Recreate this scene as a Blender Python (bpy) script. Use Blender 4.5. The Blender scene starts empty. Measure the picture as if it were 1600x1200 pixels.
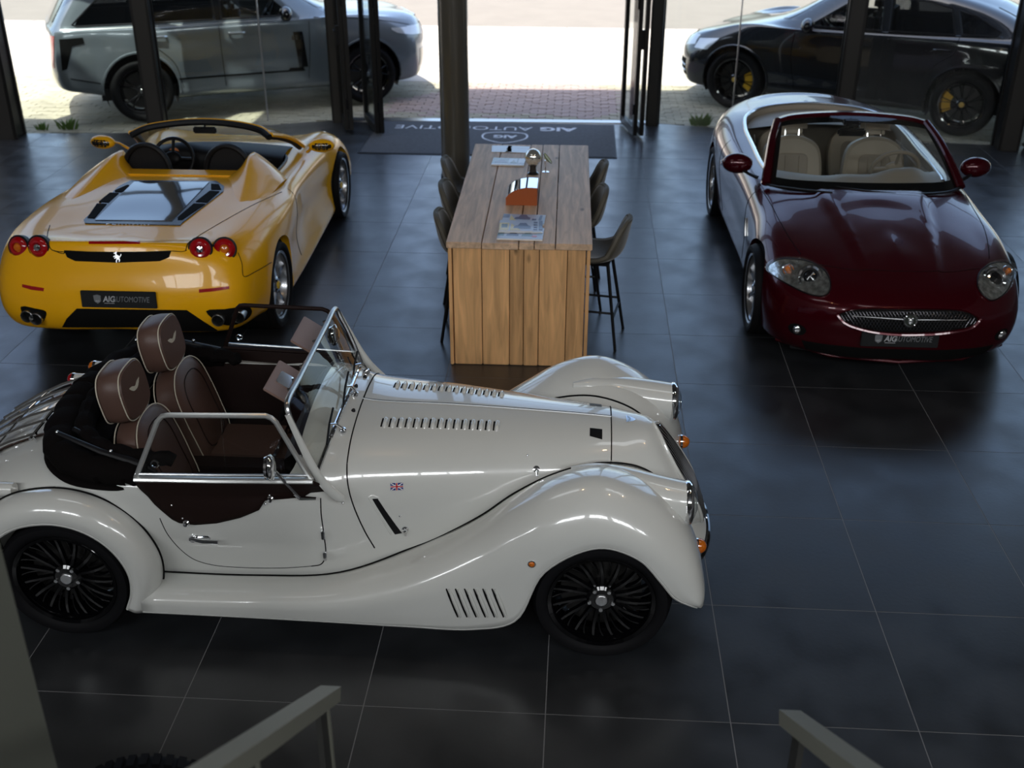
import bpy, bmesh, math, random
import numpy as np
from mathutils import Vector, Matrix
from mathutils.bvhtree import BVHTree
PI = math.pi
R = math.radians
SC = bpy.context.scene
COL = SC.collection
rnd = random.Random(7)

# ------------------------------------------------------------------ camera
FPX = 1725.0
PITCH, YAW, ROLL = 0.477235, -0.059622, 0.0029
CAM = Vector((-0.7343, -4.4150, 3.4871))
_fw = Vector((math.sin(YAW)*math.cos(PITCH), math.cos(YAW)*math.cos(PITCH), -math.sin(PITCH)))
_rt = Vector((math.cos(YAW), -math.sin(YAW), 0))
_up = _rt.cross(_fw)
_rt, _up = _rt*math.cos(ROLL)+_up*math.sin(ROLL), _up*math.cos(ROLL)-_rt*math.sin(ROLL)
cd = bpy.data.cameras.new('camera')
cam = bpy.data.objects.new('camera', cd)
COL.objects.link(cam)
cam.matrix_world = Matrix(((_rt.x, _up.x, -_fw.x, CAM.x), (_rt.y, _up.y, -_fw.y, CAM.y), (_rt.z, _up.z, -_fw.z, CAM.z), (0, 0, 0, 1)))
cd.sensor_width = 36
cd.lens = 36*FPX/1600
cd.clip_start = 0.05
cd.clip_end = 3000
cd.dof.use_dof = True
cd.dof.focus_distance = 5.6
cd.dof.aperture_fstop = 2.4
SC.camera = cam

# ------------------------------------------------------------------ world, sun, large lights, exposure
SC.view_settings.view_transform = 'Standard'
SC.view_settings.look = 'None'
SC.view_settings.gamma = 1.0
SC.view_settings.use_curve_mapping = False
SC.view_settings.exposure = 0.0
w = bpy.data.worlds.new('world')
SC.world = w
w.use_nodes = True
nt = w.node_tree
nt.nodes.clear()
wo = nt.nodes.new('ShaderNodeOutputWorld')
bg = nt.nodes.new('ShaderNodeBackground')
sky = nt.nodes.new('ShaderNodeTexSky')
sky.sky_type = 'NISHITA'
sky.sun_disc = False
sky.sun_elevation = R(58)
sky.sun_rotation = R(200)
sky.air_density = 1.0
sky.dust_density = 4.5
sky.ozone_density = 1.0
bg.inputs['Strength'].default_value = 0.58
nt.links.new(sky.outputs[0], bg.inputs[0])
nt.links.new(bg.outputs[0], wo.inputs[0])

def light(name, kind, loc, rot=(0, 0, 0), **k):
    l = bpy.data.lights.new(name, kind)
    for a, v in k.items():
        setattr(l, a, v)
    o = bpy.data.objects.new(name, l)
    COL.objects.link(o)
    o.location = loc
    o.rotation_euler = rot
    return o
# the sun stands behind the building, a little to the left, high up
sd = Vector((0.12, 0.30, -0.90)).normalized()
so = light('sun', 'SUN', (0, 0, 20), energy=11.0, angle=R(0.6), color=(1.0, 0.95, 0.86))
so.rotation_euler = sd.to_track_quat('-Z', 'Y').to_euler()
# daylight through the row of high windows in the wall behind the camera
BACKWIN = [(-6.6, 2.6), (-3.4, 2.6), (-0.2, 2.6), (3.0, 2.6), (5.6, 1.6)]
for x, wd_ in BACKWIN:
    light('back_window_daylight', 'AREA', (x, -6.42, 4.80), rot=(R(78), 0, 0), energy=136*wd_/2.6, shape='RECTANGLE', size=wd_, size_y=0.9, color=(0.95, 0.975, 1.0))
# two weak fill lights, added under the ceiling for highlights on upper surfaces
for (x, y, e) in ((-3.4, 0.4, 9), (1.6, 0.4, 9)):
    light('ceiling_fill_light', 'AREA', (x, y, 5.38), energy=e, shape='RECTANGLE', size=2.0, size_y=0.5, color=(0.93, 0.97, 1.0))
# warm spots under the ceiling
for (x, y) in ((-1.9, 0.2), (0.9, -0.6), (2.2, 0.1)):
    light('warm_spot', 'POINT', (x, y, 4.9), energy=14, shadow_soft_size=0.06, color=(1.0, 0.62, 0.30))

# ------------------------------------------------------------------ helpers
def camera_ray(u, v):
    return CAM.copy(), (_fw + _rt*((u-800)/FPX) + _up*((600-v)/FPX)).normalized()

def link_nodes(nt, a, ao, b, bi):
    nt.links.new(a.outputs[ao], b.inputs[bi])

def mat(name, col, rough=0.5, metal=0.0, coat=0.0, coat_rough=0.03, spec=0.5, noise=0.0, nscale=8.0, bump=0.0, bscale=60.0,
        emit=None, estr=0.0, alpha=1.0, trans=0.0, ior=1.45, sheen=0.0, stretch=None, rvar=0.0):
    m = bpy.data.materials.new(name)
    m.use_nodes = True
    nt = m.node_tree
    b = nt.nodes['Principled BSDF']
    c4 = (*col, 1)
    b.inputs['Base Color'].default_value = c4
    b.inputs['Roughness'].default_value = rough
    b.inputs['Metallic'].default_value = metal
    b.inputs['Coat Weight'].default_value = coat
    b.inputs['Coat Roughness'].default_value = coat_rough
    b.inputs['Specular IOR Level'].default_value = spec
    b.inputs['IOR'].default_value = ior
    b.inputs['Transmission Weight'].default_value = trans
    b.inputs['Alpha'].default_value = alpha
    b.inputs['Sheen Weight'].default_value = sheen
    if emit:
        b.inputs['Emission Color'].default_value = (*emit, 1)
        b.inputs['Emission Strength'].default_value = estr
    tc = nt.nodes.new('ShaderNodeTexCoord')
    src = (tc, 'Object')
    if stretch:
        mp = nt.nodes.new('ShaderNodeMapping')
        mp.inputs['Scale'].default_value = stretch
        nt.links.new(tc.outputs['Object'], mp.inputs['Vector'])
        src = (mp, 'Vector')
    if noise > 0 or rvar > 0:
        n = nt.nodes.new('ShaderNodeTexNoise')
        n.inputs['Scale'].default_value = nscale
        n.inputs['Detail'].default_value = 5
        nt.links.new(src[0].outputs[src[1]], n.inputs['Vector'])
        if noise > 0:
            cr_ = nt.nodes.new('ShaderNodeValToRGB')
            cr_.color_ramp.elements[0].position = 0.3
            cr_.color_ramp.elements[1].position = 0.7
            cr_.color_ramp.elements[0].color = (*[max(0, c*(1-noise)) for c in col], 1)
            cr_.color_ramp.elements[1].color = (*[min(1, c*(1+noise)) for c in col], 1)
            nt.links.new(n.outputs['Fac'], cr_.inputs[0])
            nt.links.new(cr_.outputs[0], b.inputs['Base Color'])
        if rvar > 0:
            mr = nt.nodes.new('ShaderNodeMapRange')
            mr.inputs['To Min'].default_value = max(0.02, rough-rvar)
            mr.inputs['To Max'].default_value = min(1, rough+rvar)
            mr.inputs['From Min'].default_value = 0.3
            mr.inputs['From Max'].default_value = 0.7
            nt.links.new(n.outputs['Fac'], mr.inputs['Value'])
            nt.links.new(mr.outputs[0], b.inputs['Roughness'])
    if bump > 0:
        n2 = nt.nodes.new('ShaderNodeTexNoise')
        n2.inputs['Scale'].default_value = bscale
        n2.inputs['Detail'].default_value = 4
        nt.links.new(src[0].outputs[src[1]], n2.inputs['Vector'])
        bp = nt.nodes.new('ShaderNodeBump')
        bp.inputs['Strength'].default_value = bump
        bp.inputs['Distance'].default_value = 0.01
        nt.links.new(n2.outputs['Fac'], bp.inputs['Height'])
        nt.links.new(bp.outputs[0], b.inputs['Normal'])
    return m

def thin_glass(name, tint=(0.93, 0.97, 0.95), refl=1.0, rough=0.0):
    """sheet glass without refraction: fresnel mix of a tinted see-through and a mirror reflection"""
    m = bpy.data.materials.new(name)
    m.use_nodes = True
    nt = m.node_tree
    nt.nodes.clear()
    out = nt.nodes.new('ShaderNodeOutputMaterial')
    mx = nt.nodes.new('ShaderNodeMixShader')
    tr = nt.nodes.new('ShaderNodeBsdfTransparent')
    gl = nt.nodes.new('ShaderNodeBsdfGlossy')
    fr = nt.nodes.new('ShaderNodeFresnel')
    ge = nt.nodes.new('ShaderNodeNewGeometry')          # same reflection from both faces of the sheet
    mi = nt.nodes.new('ShaderNodeMapRange')
    mi.inputs['To Min'].default_value = 1.5
    mi.inputs['To Max'].default_value = 1/1.5
    nt.links.new(ge.outputs['Backfacing'], mi.inputs['Value'])
    nt.links.new(mi.outputs[0], fr.inputs['IOR'])
    ma = nt.nodes.new('ShaderNodeMath')
    ma.operation = 'MULTIPLY'
    ma.inputs[1].default_value = refl
    ma.use_clamp = True
    tr.inputs['Color'].default_value = (*tint, 1)
    gl.inputs['Color'].default_value = (1, 1, 1, 1)
    gl.inputs['Roughness'].default_value = rough
    nt.links.new(fr.outputs[0], ma.inputs[0])
    nt.links.new(ma.outputs[0], mx.inputs[0])
    nt.links.new(tr.outputs[0], mx.inputs[1])
    nt.links.new(gl.outputs[0], mx.inputs[2])
    nt.links.new(mx.outputs[0], out.inputs[0])
    return m

def tag(o, label=None, cat=None, group=None, kind=None):
    if label: o['label'] = label
    if cat: o['category'] = cat
    if group: o['group'] = group
    if kind: o['kind'] = kind
    return o

def empty(name, loc=(0, 0, 0), rz=0.0, scale=1.0):
    o = bpy.data.objects.new(name, None)
    COL.objects.link(o)
    o.location = loc
    o.rotation_euler = (0, 0, rz)
    o.scale = (scale, scale, scale)
    o.empty_display_size = 0.1
    return o

def children(o):
    return [c for c in KIDS.get(o.name, [])]
KIDS = {}

def copy_tree(o, parent=None):
    c = o.copy()
    COL.objects.link(c)
    c.parent = parent
    if parent: KIDS.setdefault(parent.name, []).append(c)
    for ch in list(KIDS.get(o.name, [])):
        copy_tree(ch, c)
    return c

def mesh_obj(name, verts, faces, m, parent=None, smooth=True, ang=40, mats=None, fm=None):
    me = bpy.data.meshes.new(name)
    me.from_pydata([tuple(v) for v in verts], [], faces)
    if mats:
        for q in mats: me.materials.append(q)
        me.polygons.foreach_set('material_index', fm)
    elif m: me.materials.append(m)
    if smooth:
        me.polygons.foreach_set('use_smooth', [True]*len(me.polygons))
        if ang < 180: me.set_sharp_from_angle(angle=R(ang))
    me.update()
    o = bpy.data.objects.new(name, me)
    COL.objects.link(o)
    if parent:
        o.parent = parent
        KIDS.setdefault(parent.name, []).append(o)
    return o

class MB:
    """collects simple solids and links them as one mesh object"""
    def __init__(s):
        s.v, s.f = [], []
    def add(s, vs, fs, M=None):
        n = len(s.v)
        s.v += [tuple(M @ Vector(v)) for v in vs] if M else [tuple(v) for v in vs]
        s.f += [tuple(i+n for i in f) for f in fs]
        return s
    def box(s, c, d, M=None, bev=0.0):
        x, y, z = c
        a, b, h = d[0]/2, d[1]/2, d[2]/2
        if bev <= 0:
            vs = [(x+i*a, y+j*b, z+k*h) for i in (-1, 1) for j in (-1, 1) for k in (-1, 1)]
            fs = [(0, 1, 3, 2), (4, 6, 7, 5), (0, 4, 5, 1), (2, 3, 7, 6), (0, 2, 6, 4), (1, 5, 7, 3)]
            return s.add(vs, fs, M)
        bm = bmesh.new()
        bmesh.ops.create_cube(bm, size=1)
        for v in bm.verts: v.co = Vector((v.co.x*d[0], v.co.y*d[1], v.co.z*d[2]))
        bmesh.ops.bevel(bm, geom=list(bm.edges), offset=bev, segments=2, affect='EDGES')
        bm.verts.index_update()
        vs = [(v.co.x+x, v.co.y+y, v.co.z+z) for v in bm.verts]
        fs = [[v.index for v in f.verts] for f in bm.faces]
        bm.free()
        return s.add(vs, fs, M)
    def tube(s, pts, r, n=8, closed=False, cap=True, M=None, flat=1.0, up=None):
        P = [Vector(p) for p in pts]
        N = len(P)
        rs = r if hasattr(r, '__len__') else [r]*N
        vs, fs = [], []
        ref = Vector(up) if up else None
        prev = None
        for i, p in enumerate(P):
            a = P[(i-1) % N] if (closed or i > 0) else P[0]
            b = P[(i+1) % N] if (closed or i < N-1) else P[-1]
            t = (b-a)
            if t.length < 1e-9: t = Vector((0, 0, 1))
            t.normalize()
            if ref is not None: side = t.cross(ref)
            elif prev is not None: side = prev-t*prev.dot(t)
            else: side = t.cross(Vector((0, 0, 1)) if abs(t.z) < 0.9 else Vector((1, 0, 0)))
            if side.length < 1e-6: side = t.cross(Vector((0.3, 1, 0.2)))
            side.normalize()
            prev = side
            u2 = t.cross(side)
            for k in range(n):
                q = 2*PI*k/n
                vs.append(p+side*(math.cos(q)*rs[i])+u2*(math.sin(q)*rs[i]*flat))
        for i in range(N if closed else N-1):
            j = (i+1) % N
            for k in range(n):
                l = (k+1) % n
                fs.append((i*n+k, i*n+l, j*n+l, j*n+k))
        if cap and not closed:
            fs.append(tuple(range(n-1, -1, -1)))
            fs.append(tuple((N-1)*n+k for k in range(n)))
        return s.add(vs, fs, M)
    def lathe(s, prof, n=32, M=None, axis='z', a0=0.0, a1=2*PI):
        """prof: list of (r, h); around z, or around y when axis == 'y'"""
        full = abs(a1-a0-2*PI) < 1e-6
        cnt = n if full else n+1
        vs, fs = [], []
        for r, h in prof:
            for k in range(cnt):
                q = a0+(a1-a0)*k/n
                c, d = r*math.cos(q), r*math.sin(q)
                vs.append((c, d, h) if axis == 'z' else ((c, h, d) if axis == 'y' else (h, c, d)))
        for i in range(len(prof)-1):
            for k in range(n):
                l = (k+1) % cnt
                fs.append((i*cnt+k, i*cnt+l, (i+1)*cnt+l, (i+1)*cnt+k))
        return s.add(vs, fs, M)
    def cyl(s, a, b, r, n=16, r2=None):
        return s.tube([a, b], [r, r if r2 is None else r2], n)
    def ball(s, c, r, n=12, sc=(1, 1, 1), M=None):
        prof = [(max(1e-4, math.sin(PI*i/n))*1.0, -math.cos(PI*i/n)) for i in range(n+1)]
        m2 = Matrix.Translation(Vector(c)) @ Matrix.Diagonal((r*sc[0], r*sc[1], r*sc[2], 1))
        return s.lathe(prof, n*2, (M @ m2) if M else m2)
    def prism(s, poly, h0, h1, axis='z', M=None):
        n = len(poly)
        def p3(a, b, h):
            return (a, b, h) if axis == 'z' else ((a, h, b) if axis == 'y' else (h, a, b))
        vs = [p3(a, b, h0) for a, b in poly]+[p3(a, b, h1) for a, b in poly]
        fs = [tuple(range(n-1, -1, -1)), tuple(range(n, 2*n))]+[(i, (i+1) % n, n+(i+1) % n, n+i) for i in range(n)]
        return s.add(vs, fs, M)
    def build(s, name, m, parent=None, smooth=True, ang=35, fix=True):
        o = mesh_obj(name, s.v, s.f, m, parent, smooth, ang)
        if fix: fix_normals(o.data)
        if smooth:
            o.data.polygons.foreach_set('use_smooth', [True]*len(o.data.polygons))
            if ang < 180: o.data.set_sharp_from_angle(angle=R(ang))
        return o

def fix_normals(me):
    bm = bmesh.new()
    bm.from_mesh(me)
    bmesh.ops.remove_doubles(bm, verts=bm.verts, dist=1e-6)
    bmesh.ops.recalc_face_normals(bm, faces=bm.faces)
    bm.to_mesh(me)
    bm.free()

def crv(P, sub, closed=False, pad0=None, pad1=None):
    """centripetal Catmull-Rom through P (n,...,3) along axis 0, sub steps per segment"""
    P = np.asarray(P, float)
    n = P.shape[0]
    if closed:
        P = np.concatenate([P[-2:-1] if np.allclose(P[0], P[-1]) else P[-1:], P, P[:1] if not np.allclose(P[0], P[-1]) else P[1:2], P[1:2]], 0)
        n0, n1 = 1, P.shape[0]-2
    else:
        a = P[:1]*2-P[1:2] if pad0 is None else pad0[None]
        b = P[-1:]*2-P[-2:-1] if pad1 is None else pad1[None]
        P = np.concatenate([a, P, b], 0)
        n0, n1 = 1, n
    d = np.sqrt(np.linalg.norm(np.diff(P, axis=0), axis=-1, keepdims=True))+1e-5
    s = np.diff(P, axis=0)/d
    T = (s[:-1]*d[1:]+s[1:]*d[:-1])/(d[:-1]+d[1:])      # tangent at P[1:-1]
    out = []
    for i in range(n0, n1):
        p0, p1, t0, t1, h = P[i], P[i+1], T[i-1], T[min(i, T.shape[0]-1)], d[i]
        for k in range(sub):
            u = k/sub
            out.append((2*u**3-3*u**2+1)*p0+(u**3-2*u*u+u)*h*t0+(3*u*u-2*u**3)*p1+(u**3-u*u)*h*t1)
    if not closed: out.append(P[n1])
    return np.array(out)

def sm(pts, sub=6, closed=True):
    P = np.array([list(p)+[0] if len(p) == 2 else list(p) for p in pts], float)
    o = crv(P, sub, closed)
    return [tuple(q[:len(pts[0])]) for q in o]

def ell(cx, cy, a, b, n=28, rot=0.0):
    c, s = math.cos(rot), math.sin(rot)
    return [(cx+a*math.cos(2*PI*k/n)*c-b*math.sin(2*PI*k/n)*s, cy+a*math.cos(2*PI*k/n)*s+b*math.sin(2*PI*k/n)*c) for k in range(n)]

def rrect(cx, cy, w, h, r, n=4):
    o = []
    for (sx, sy, a0) in ((1, 1, 0), (-1, 1, 90), (-1, -1, 180), (1, -1, 270)):
        for k in range(n+1):
            q = R(a0+90*k/n)
            o.append((cx+sx*(w/2-r)+r*math.cos(q), cy+sy*(h/2-r)+r*math.sin(q)))
    return o

MIR = np.array([1, -1, 1.0])
def grid_mesh(P, su, sv, mirror_cols=False, mirror_last=False):
    """P (columns, rings, 3) control net -> dense vertex grid"""
    P = np.asarray(P, float)
    G = crv(P, su, pad0=P[1]*MIR if mirror_cols else None, pad1=P[-2]*MIR if mirror_cols else None)
    Q = np.swapaxes(G, 0, 1)
    Q = crv(Q, sv, pad1=Q[-2]*MIR if mirror_last else None)
    return np.swapaxes(Q, 0, 1)

def grid_faces(nu, nv, closed_v=False):
    f = []
    for i in range(nu-1):
        for j in range(nv if closed_v else nv-1):
            k = (j+1) % nv
            f.append((i*nv+j, i*nv+k, (i+1)*nv+k, (i+1)*nv+j))
    return f

def half_shell(P, su, sv, mirror_cols=True, mirror_last=True, both=True, doubles=1e-5):
    """bmesh of a control net for y >= 0, mirrored to both sides"""
    G = grid_mesh(P, su, sv, mirror_cols, mirror_last)
    nu, nv = G.shape[:2]
    V = G.reshape(-1, 3)
    bm = bmesh.new()
    for s in ((1, -1) if both else (1,)):
        vs = [bm.verts.new((v[0], v[1]*s, v[2])) for v in V]
        for f in grid_faces(nu, nv):
            q = []
            for i in f:
                if not any((vs[i].co-w.co).length < 1e-7 for w in q): q.append(vs[i])
            if len(q) >= 3:
                try: bm.faces.new(q if s > 0 else q[::-1])
                except ValueError: pass
    bmesh.ops.remove_doubles(bm, verts=bm.verts, dist=doubles)
    bmesh.ops.recalc_face_normals(bm, faces=bm.faces)
    return bm

def orient(bm, inside):
    """make normals point away from the point inside"""
    c = Vector(inside)
    s = sum(((f.calc_center_median()-c).normalized().dot(f.normal))*f.calc_area() for f in bm.faces)
    if s < 0: bmesh.ops.reverse_faces(bm, faces=list(bm.faces))

def bm_obj(bm, name, m, parent=None, ang=60, solid=0.0, free=True):
    me = bpy.data.meshes.new(name)
    bm.to_mesh(me)
    if free: bm.free()
    me.materials.append(m)
    me.polygons.foreach_set('use_smooth', [True]*len(me.polygons))
    me.set_sharp_from_angle(angle=R(ang))
    o = bpy.data.objects.new(name, me)
    COL.objects.link(o)
    if parent:
        o.parent = parent
        KIDS.setdefault(parent.name, []).append(o)
    if solid:
        md = o.modifiers.new('shell', 'SOLIDIFY')
        md.thickness = solid
        md.offset = -1
        md.use_even_offset = False
    return o

# ---- maps from a flat outline onto a curved body: (a, b) -> ray in the car's own space
def side_map(s):
    return dict(ray=lambda a, b: (Vector((a, s*4, b)), Vector((0, -s, 0))), to=lambda c: (c.x, c.z), ok=lambda f: f.calc_center_median().y*s > 0.02)
TOP = dict(ray=lambda a, b: (Vector((a, b, 5)), Vector((0, 0, -1))), to=lambda c: (c.x, c.y), ok=lambda f: f.normal.z > 0.05)
FRONT = dict(ray=lambda a, b: (Vector((7, a, b)), Vector((-1, 0, 0))), to=lambda c: (c.y, c.z), ok=lambda f: f.calc_center_median().x > 1.0)
REAR = dict(ray=lambda a, b: (Vector((-7, a, b)), Vector((1, 0, 0))), to=lambda c: (c.y, c.z), ok=lambda f: f.calc_center_median().x < -1.0)

def seen_map(root):
    """outline given as it is seen in the photograph; every point is cast onto the body, so it stays a detail of the body"""
    Mi = root_matrix(root).inverted()
    def ray(u, v):
        o, d = camera_ray(u, v)
        a = Mi @ o
        b = Mi @ (o+d)
        return a, (b-a).normalized()
    return dict(ray=ray, to=None, ok=None)

def root_matrix(o):
    return Matrix.LocRotScale(o.location, o.rotation_euler, o.scale)

def inside(pt, poly):
    x, y = pt
    c = False
    n = len(poly)
    j = n-1
    for i in range(n):
        xi, yi = poly[i]
        xj, yj = poly[j]
        if (yi > y) != (yj > y) and x < (xj-xi)*(y-yi)/(yj-yi)+xi: c = not c
        j = i
    return c

def nearest_on(pt, poly):
    P = np.asarray(poly, float)
    Q = np.roll(P, -1, 0)
    d = Q-P
    t = np.clip(((np.array(pt)-P)*d).sum(1)/np.maximum((d*d).sum(1), 1e-12), 0, 1)
    X = P+d*t[:, None]
    k = np.argmin(((X-np.array(pt))**2).sum(1))
    return tuple(X[k])

def cut(bm, bvh, poly, mp, lip=0.0, lipdir=None):
    """open a hole of the given outline in a body, its edge snapped to the outline"""
    to, ok, ray = mp['to'], mp['ok'], mp['ray']
    xs = [p[0] for p in poly]
    ys = [p[1] for p in poly]
    bb = (min(xs), max(xs), min(ys), max(ys))
    dead = []
    for f in bm.faces:
        c = to(f.calc_center_median())
        if bb[0] <= c[0] <= bb[1] and bb[2] <= c[1] <= bb[3] and ok(f) and inside(c, poly): dead.append(f)
    dv = {v for f in dead for v in f.verts}
    ds = set(dead)
    edge = [v for v in dv if any(f not in ds for f in v.link_faces)]
    bmesh.ops.delete(bm, geom=dead, context='FACES')
    edge = [v for v in edge if v.is_valid]
    for v in edge:
        q = nearest_on(to(v.co), poly)
        o, d = ray(*q)
        h = bvh.ray_cast(o, d)
        if h[0] is not None and (h[0]-v.co).length < 0.12: v.co = h[0]
    if lip:
        es = [e for e in bm.edges if e.is_boundary and e.verts[0] in set(edge) and e.verts[1] in set(edge)]
        r = bmesh.ops.extrude_edge_only(bm, edges=es)
        for g in r['geom']:
            if isinstance(g, bmesh.types.BMVert): g.co += Vector(lipdir)*lip

def flat_cells(poly, res):
    """grid fill of an outline: 2D vertices, faces; border snapped onto the outline"""
    xs = [p[0] for p in poly]
    ys = [p[1] for p in poly]
    x0, x1, y0, y1 = min(xs), max(xs), min(ys), max(ys)
    nx = max(2, int(math.ceil((x1-x0)/res)))
    ny = max(2, int(math.ceil((y1-y0)/res)))
    V, F, idx = [], [], {}
    def vid(i, j):
        if (i, j) not in idx:
            idx[(i, j)] = len(V)
            V.append([x0+(x1-x0)*i/nx, y0+(y1-y0)*j/ny])
        return idx[(i, j)]
    cells = set()
    for i in range(nx):
        for j in range(ny):
            if inside((x0+(x1-x0)*(i+.5)/nx, y0+(y1-y0)*(j+.5)/ny), poly): cells.add((i, j))
    for i, j in cells:
        F.append((vid(i, j), vid(i+1, j), vid(i+1, j+1), vid(i, j+1)))
    cnt = {}
    for f in F:
        for k in range(4):
            e = tuple(sorted((f[k], f[(k+1) % 4])))
            cnt[e] = cnt.get(e, 0)+1
    bverts = {v for e, c in cnt.items() if c == 1 for v in e}
    for v in bverts:
        V[v] = list(nearest_on(V[v], poly))
    bl = list(bverts)
    if bl:
        B = np.array([V[v] for v in bl])
        used = set()
        for p in poly:
            k = int(np.argmin(((B-np.array(p))**2).sum(1)))
            if k not in used and np.linalg.norm(B[k]-np.array(p)) < res*0.75:
                used.add(k)
                V[bl[k]] = list(p)
    border = []
    for f in F:
        for k in range(4):
            a, b = f[k], f[(k+1) % 4]
            if cnt[tuple(sorted((a, b)))] == 1: border.append((a, b))
    return V, F, border

def patch(bvh, poly, mp, name, m, parent, res=0.02, off=0.004, thick=0.006, mirror=False, smooth=True, maxd=None):
    """a thin plate that follows the body under a flat outline"""
    V, F, border = flat_cells(poly, res)
    P, N, good = [], [], []
    for a, b in V:
        o, d = mp['ray'](a, b)
        h = bvh.ray_cast(o, d)
        if h[0] is None:
            P.append(Vector()); N.append(Vector()); good.append(False)
            continue
        n = h[1] if h[1].dot(d) < 0 else -h[1]
        P.append(h[0]); N.append(n); good.append(True)
    F = [f for f in F if all(good[i] for i in f)]
    if maxd: F = [f for f in F if max((P[f[0]]-P[f[2]]).length, (P[f[1]]-P[f[3]]).length) < maxd]
    if not F: return None
    acc = [Vector() for _ in V]
    for f in F:                                      # even out the normals over the plate
        s = N[f[0]]+N[f[1]]+N[f[2]]+N[f[3]]
        for i in f: acc[i] += s
    N = [a.normalized() if a.length > 0 else n for a, n in zip(acc, N)]
    top = [P[i]+N[i]*off for i in range(len(V))]
    vs = list(top)
    fs = list(F)
    low = {}
    fset = {i for f in F for i in f}
    for a, b in border:
        if a in fset and b in fset:
            for q in (a, b):
                if q not in low:
                    low[q] = (len(vs), len(vs)+1)
                    vs += [top[q], P[q]-N[q]*thick]
            fs.append((low[a][0], low[b][0], low[b][1], low[a][1]))
    used = sorted({i for f in fs for i in f})
    re = {o: k for k, o in enumerate(used)}
    vs = [vs[i] for i in used]
    fs = [tuple(re[i] for i in f) for f in fs]
    # face direction
    f = fs[0]
    n = (vs[f[1]]-vs[f[0]]).cross(vs[f[2]]-vs[f[0]])
    if n.dot(N[F[0][0]]) < 0: fs = [t[::-1] for t in fs]
    o = mesh_obj(name, vs, fs, m, parent, smooth, 50)
    if mirror:
        o2 = mesh_obj(name, [(v[0], -v[1], v[2]) for v in vs], [t[::-1] for t in fs], m, parent, smooth, 50)
        return o, o2
    return o

def on_body(bvh, mp, a, b, off=0.0):
    o, d = mp['ray'](a, b)
    h = bvh.ray_cast(o, d)
    if h[0] is None: return None, None
    n = h[1] if h[1].dot(d) < 0 else -h[1]
    return h[0]+n*off, n

def seam(bvh, pts, mp, r, name, m, parent, off=0.0, closed=False, mirror=False, sub=6, n=5, step=None, flat=1.0, straight=False):
    if straight:
        P = []
        L = list(pts)+([pts[0]] if closed else [])
        for a, b in zip(L[:-1], L[1:]):
            k = max(2, int(math.hypot(a[0]-b[0], a[1]-b[1])/(step or 0.05)))
            P += [(a[0]+(b[0]-a[0])*i/k, a[1]+(b[1]-a[1])*i/k) for i in range(k)]
        if not closed: P.append(tuple(pts[-1]))
    else:
        P = sm(pts, sub, closed)
    Q = []
    for a, b in P:
        p, nn = on_body(bvh, mp, a, b, off)
        if p is not None: Q.append(p)
    if len(Q) < 2: return None
    o = MB().tube(Q, r, n, closed, flat=flat).build(name, m, parent)
    if mirror:
        MB().tube([(p.x, -p.y, p.z) for p in Q], r, n, closed, flat=flat).build(name, m, parent)
    return o

def frame_at(p, n, up=Vector((0, 0, 1))):
    """matrix whose z is the normal n and whose y is as near up as possible"""
    n = n.normalized()
    x = up.cross(n)
    if x.length < 1e-4: x = Vector((0, 1, 0)).cross(n)
    x.normalize()
    y = n.cross(x)
    return Matrix(((x.x, y.x, n.x, p.x), (x.y, y.y, n.y, p.y), (x.z, y.z, n.z, p.z), (0, 0, 0, 1)))

def text(body, size, M, name, m, parent, ext=0.0006, align='CENTER', shear=0.0, sx=1.0, spacing=1.0, bold=0.0):
    c = bpy.data.curves.new(name, 'FONT')
    c.body = body
    c.size = size
    c.extrude = ext
    c.align_x = align
    c.align_y = 'CENTER'
    c.shear = shear
    c.space_character = spacing
    c.offset = bold
    c.resolution_u = 3
    t = bpy.data.objects.new(name, c)
    me = bpy.data.meshes.new_from_object(t)
    bpy.data.objects.remove(t)
    me.materials.clear()
    me.materials.append(m)
    o = bpy.data.objects.new(name, me)
    COL.objects.link(o)
    if parent:
        o.parent = parent
        KIDS.setdefault(parent.name, []).append(o)
    o.matrix_local = M @ Matrix.Diagonal((sx, 1, 1, 1))
    return o
# ------------------------------------------------------------------ materials
M = {}
M['tile'] = mat('anthracite_tile', (0.018, 0.0195, 0.022), 0.36, spec=0.9, coat=0.25, coat_rough=0.22, noise=0.30, nscale=3.0, rvar=0.10, bump=0.05, bscale=40)
M['grout'] = mat('grout', (0.20, 0.20, 0.205), 0.9)
M['frame'] = mat('dark_bronze_frame', (0.012, 0.0115, 0.011), 0.40, metal=0.0, spec=.3)
M['frame_sheen'] = mat('bronze_face_sheen', (0.035, 0.033, 0.030), 0.42, spec=.3)  # lighter than the frame: reflected light on post faces put into the colour
M['pane'] = thin_glass('window_glass', (0.86, 0.90, 0.89), 0.55)
M['column'] = mat('taupe_column_paint', (0.085, 0.077, 0.062), 0.30, coat=0.5)
M['wall'] = mat('wall_plaster', (0.16, 0.15, 0.14), 0.85, noise=0.05, nscale=3)
M['ceil'] = mat('ceiling_paint', (0.10, 0.10, 0.10), 0.8)
M['brick'] = mat('clinker', (0.31, 0.24, 0.21), 0.8, noise=0.25, nscale=1.3, bump=0.3, bscale=40)
M['brick2'] = mat('clinker_moss', (0.30, 0.275, 0.20), 0.85, noise=0.25, nscale=1.7, bump=0.3, bscale=40)
M['sand'] = mat('joint_sand', (0.24, 0.215, 0.18), 0.95, noise=0.3, nscale=5)
M['yard'] = mat('yard_paving', (0.42, 0.39, 0.34), 0.85, noise=0.06, nscale=2.5)
M['road'] = mat('road_asphalt', (0.135, 0.124, 0.108), 0.9, noise=0.05, nscale=2)
M['mat'] = mat('grey_blue_carpet', (0.045, 0.050, 0.062), 0.9, noise=0.25, nscale=30, sheen=0.1)
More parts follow.
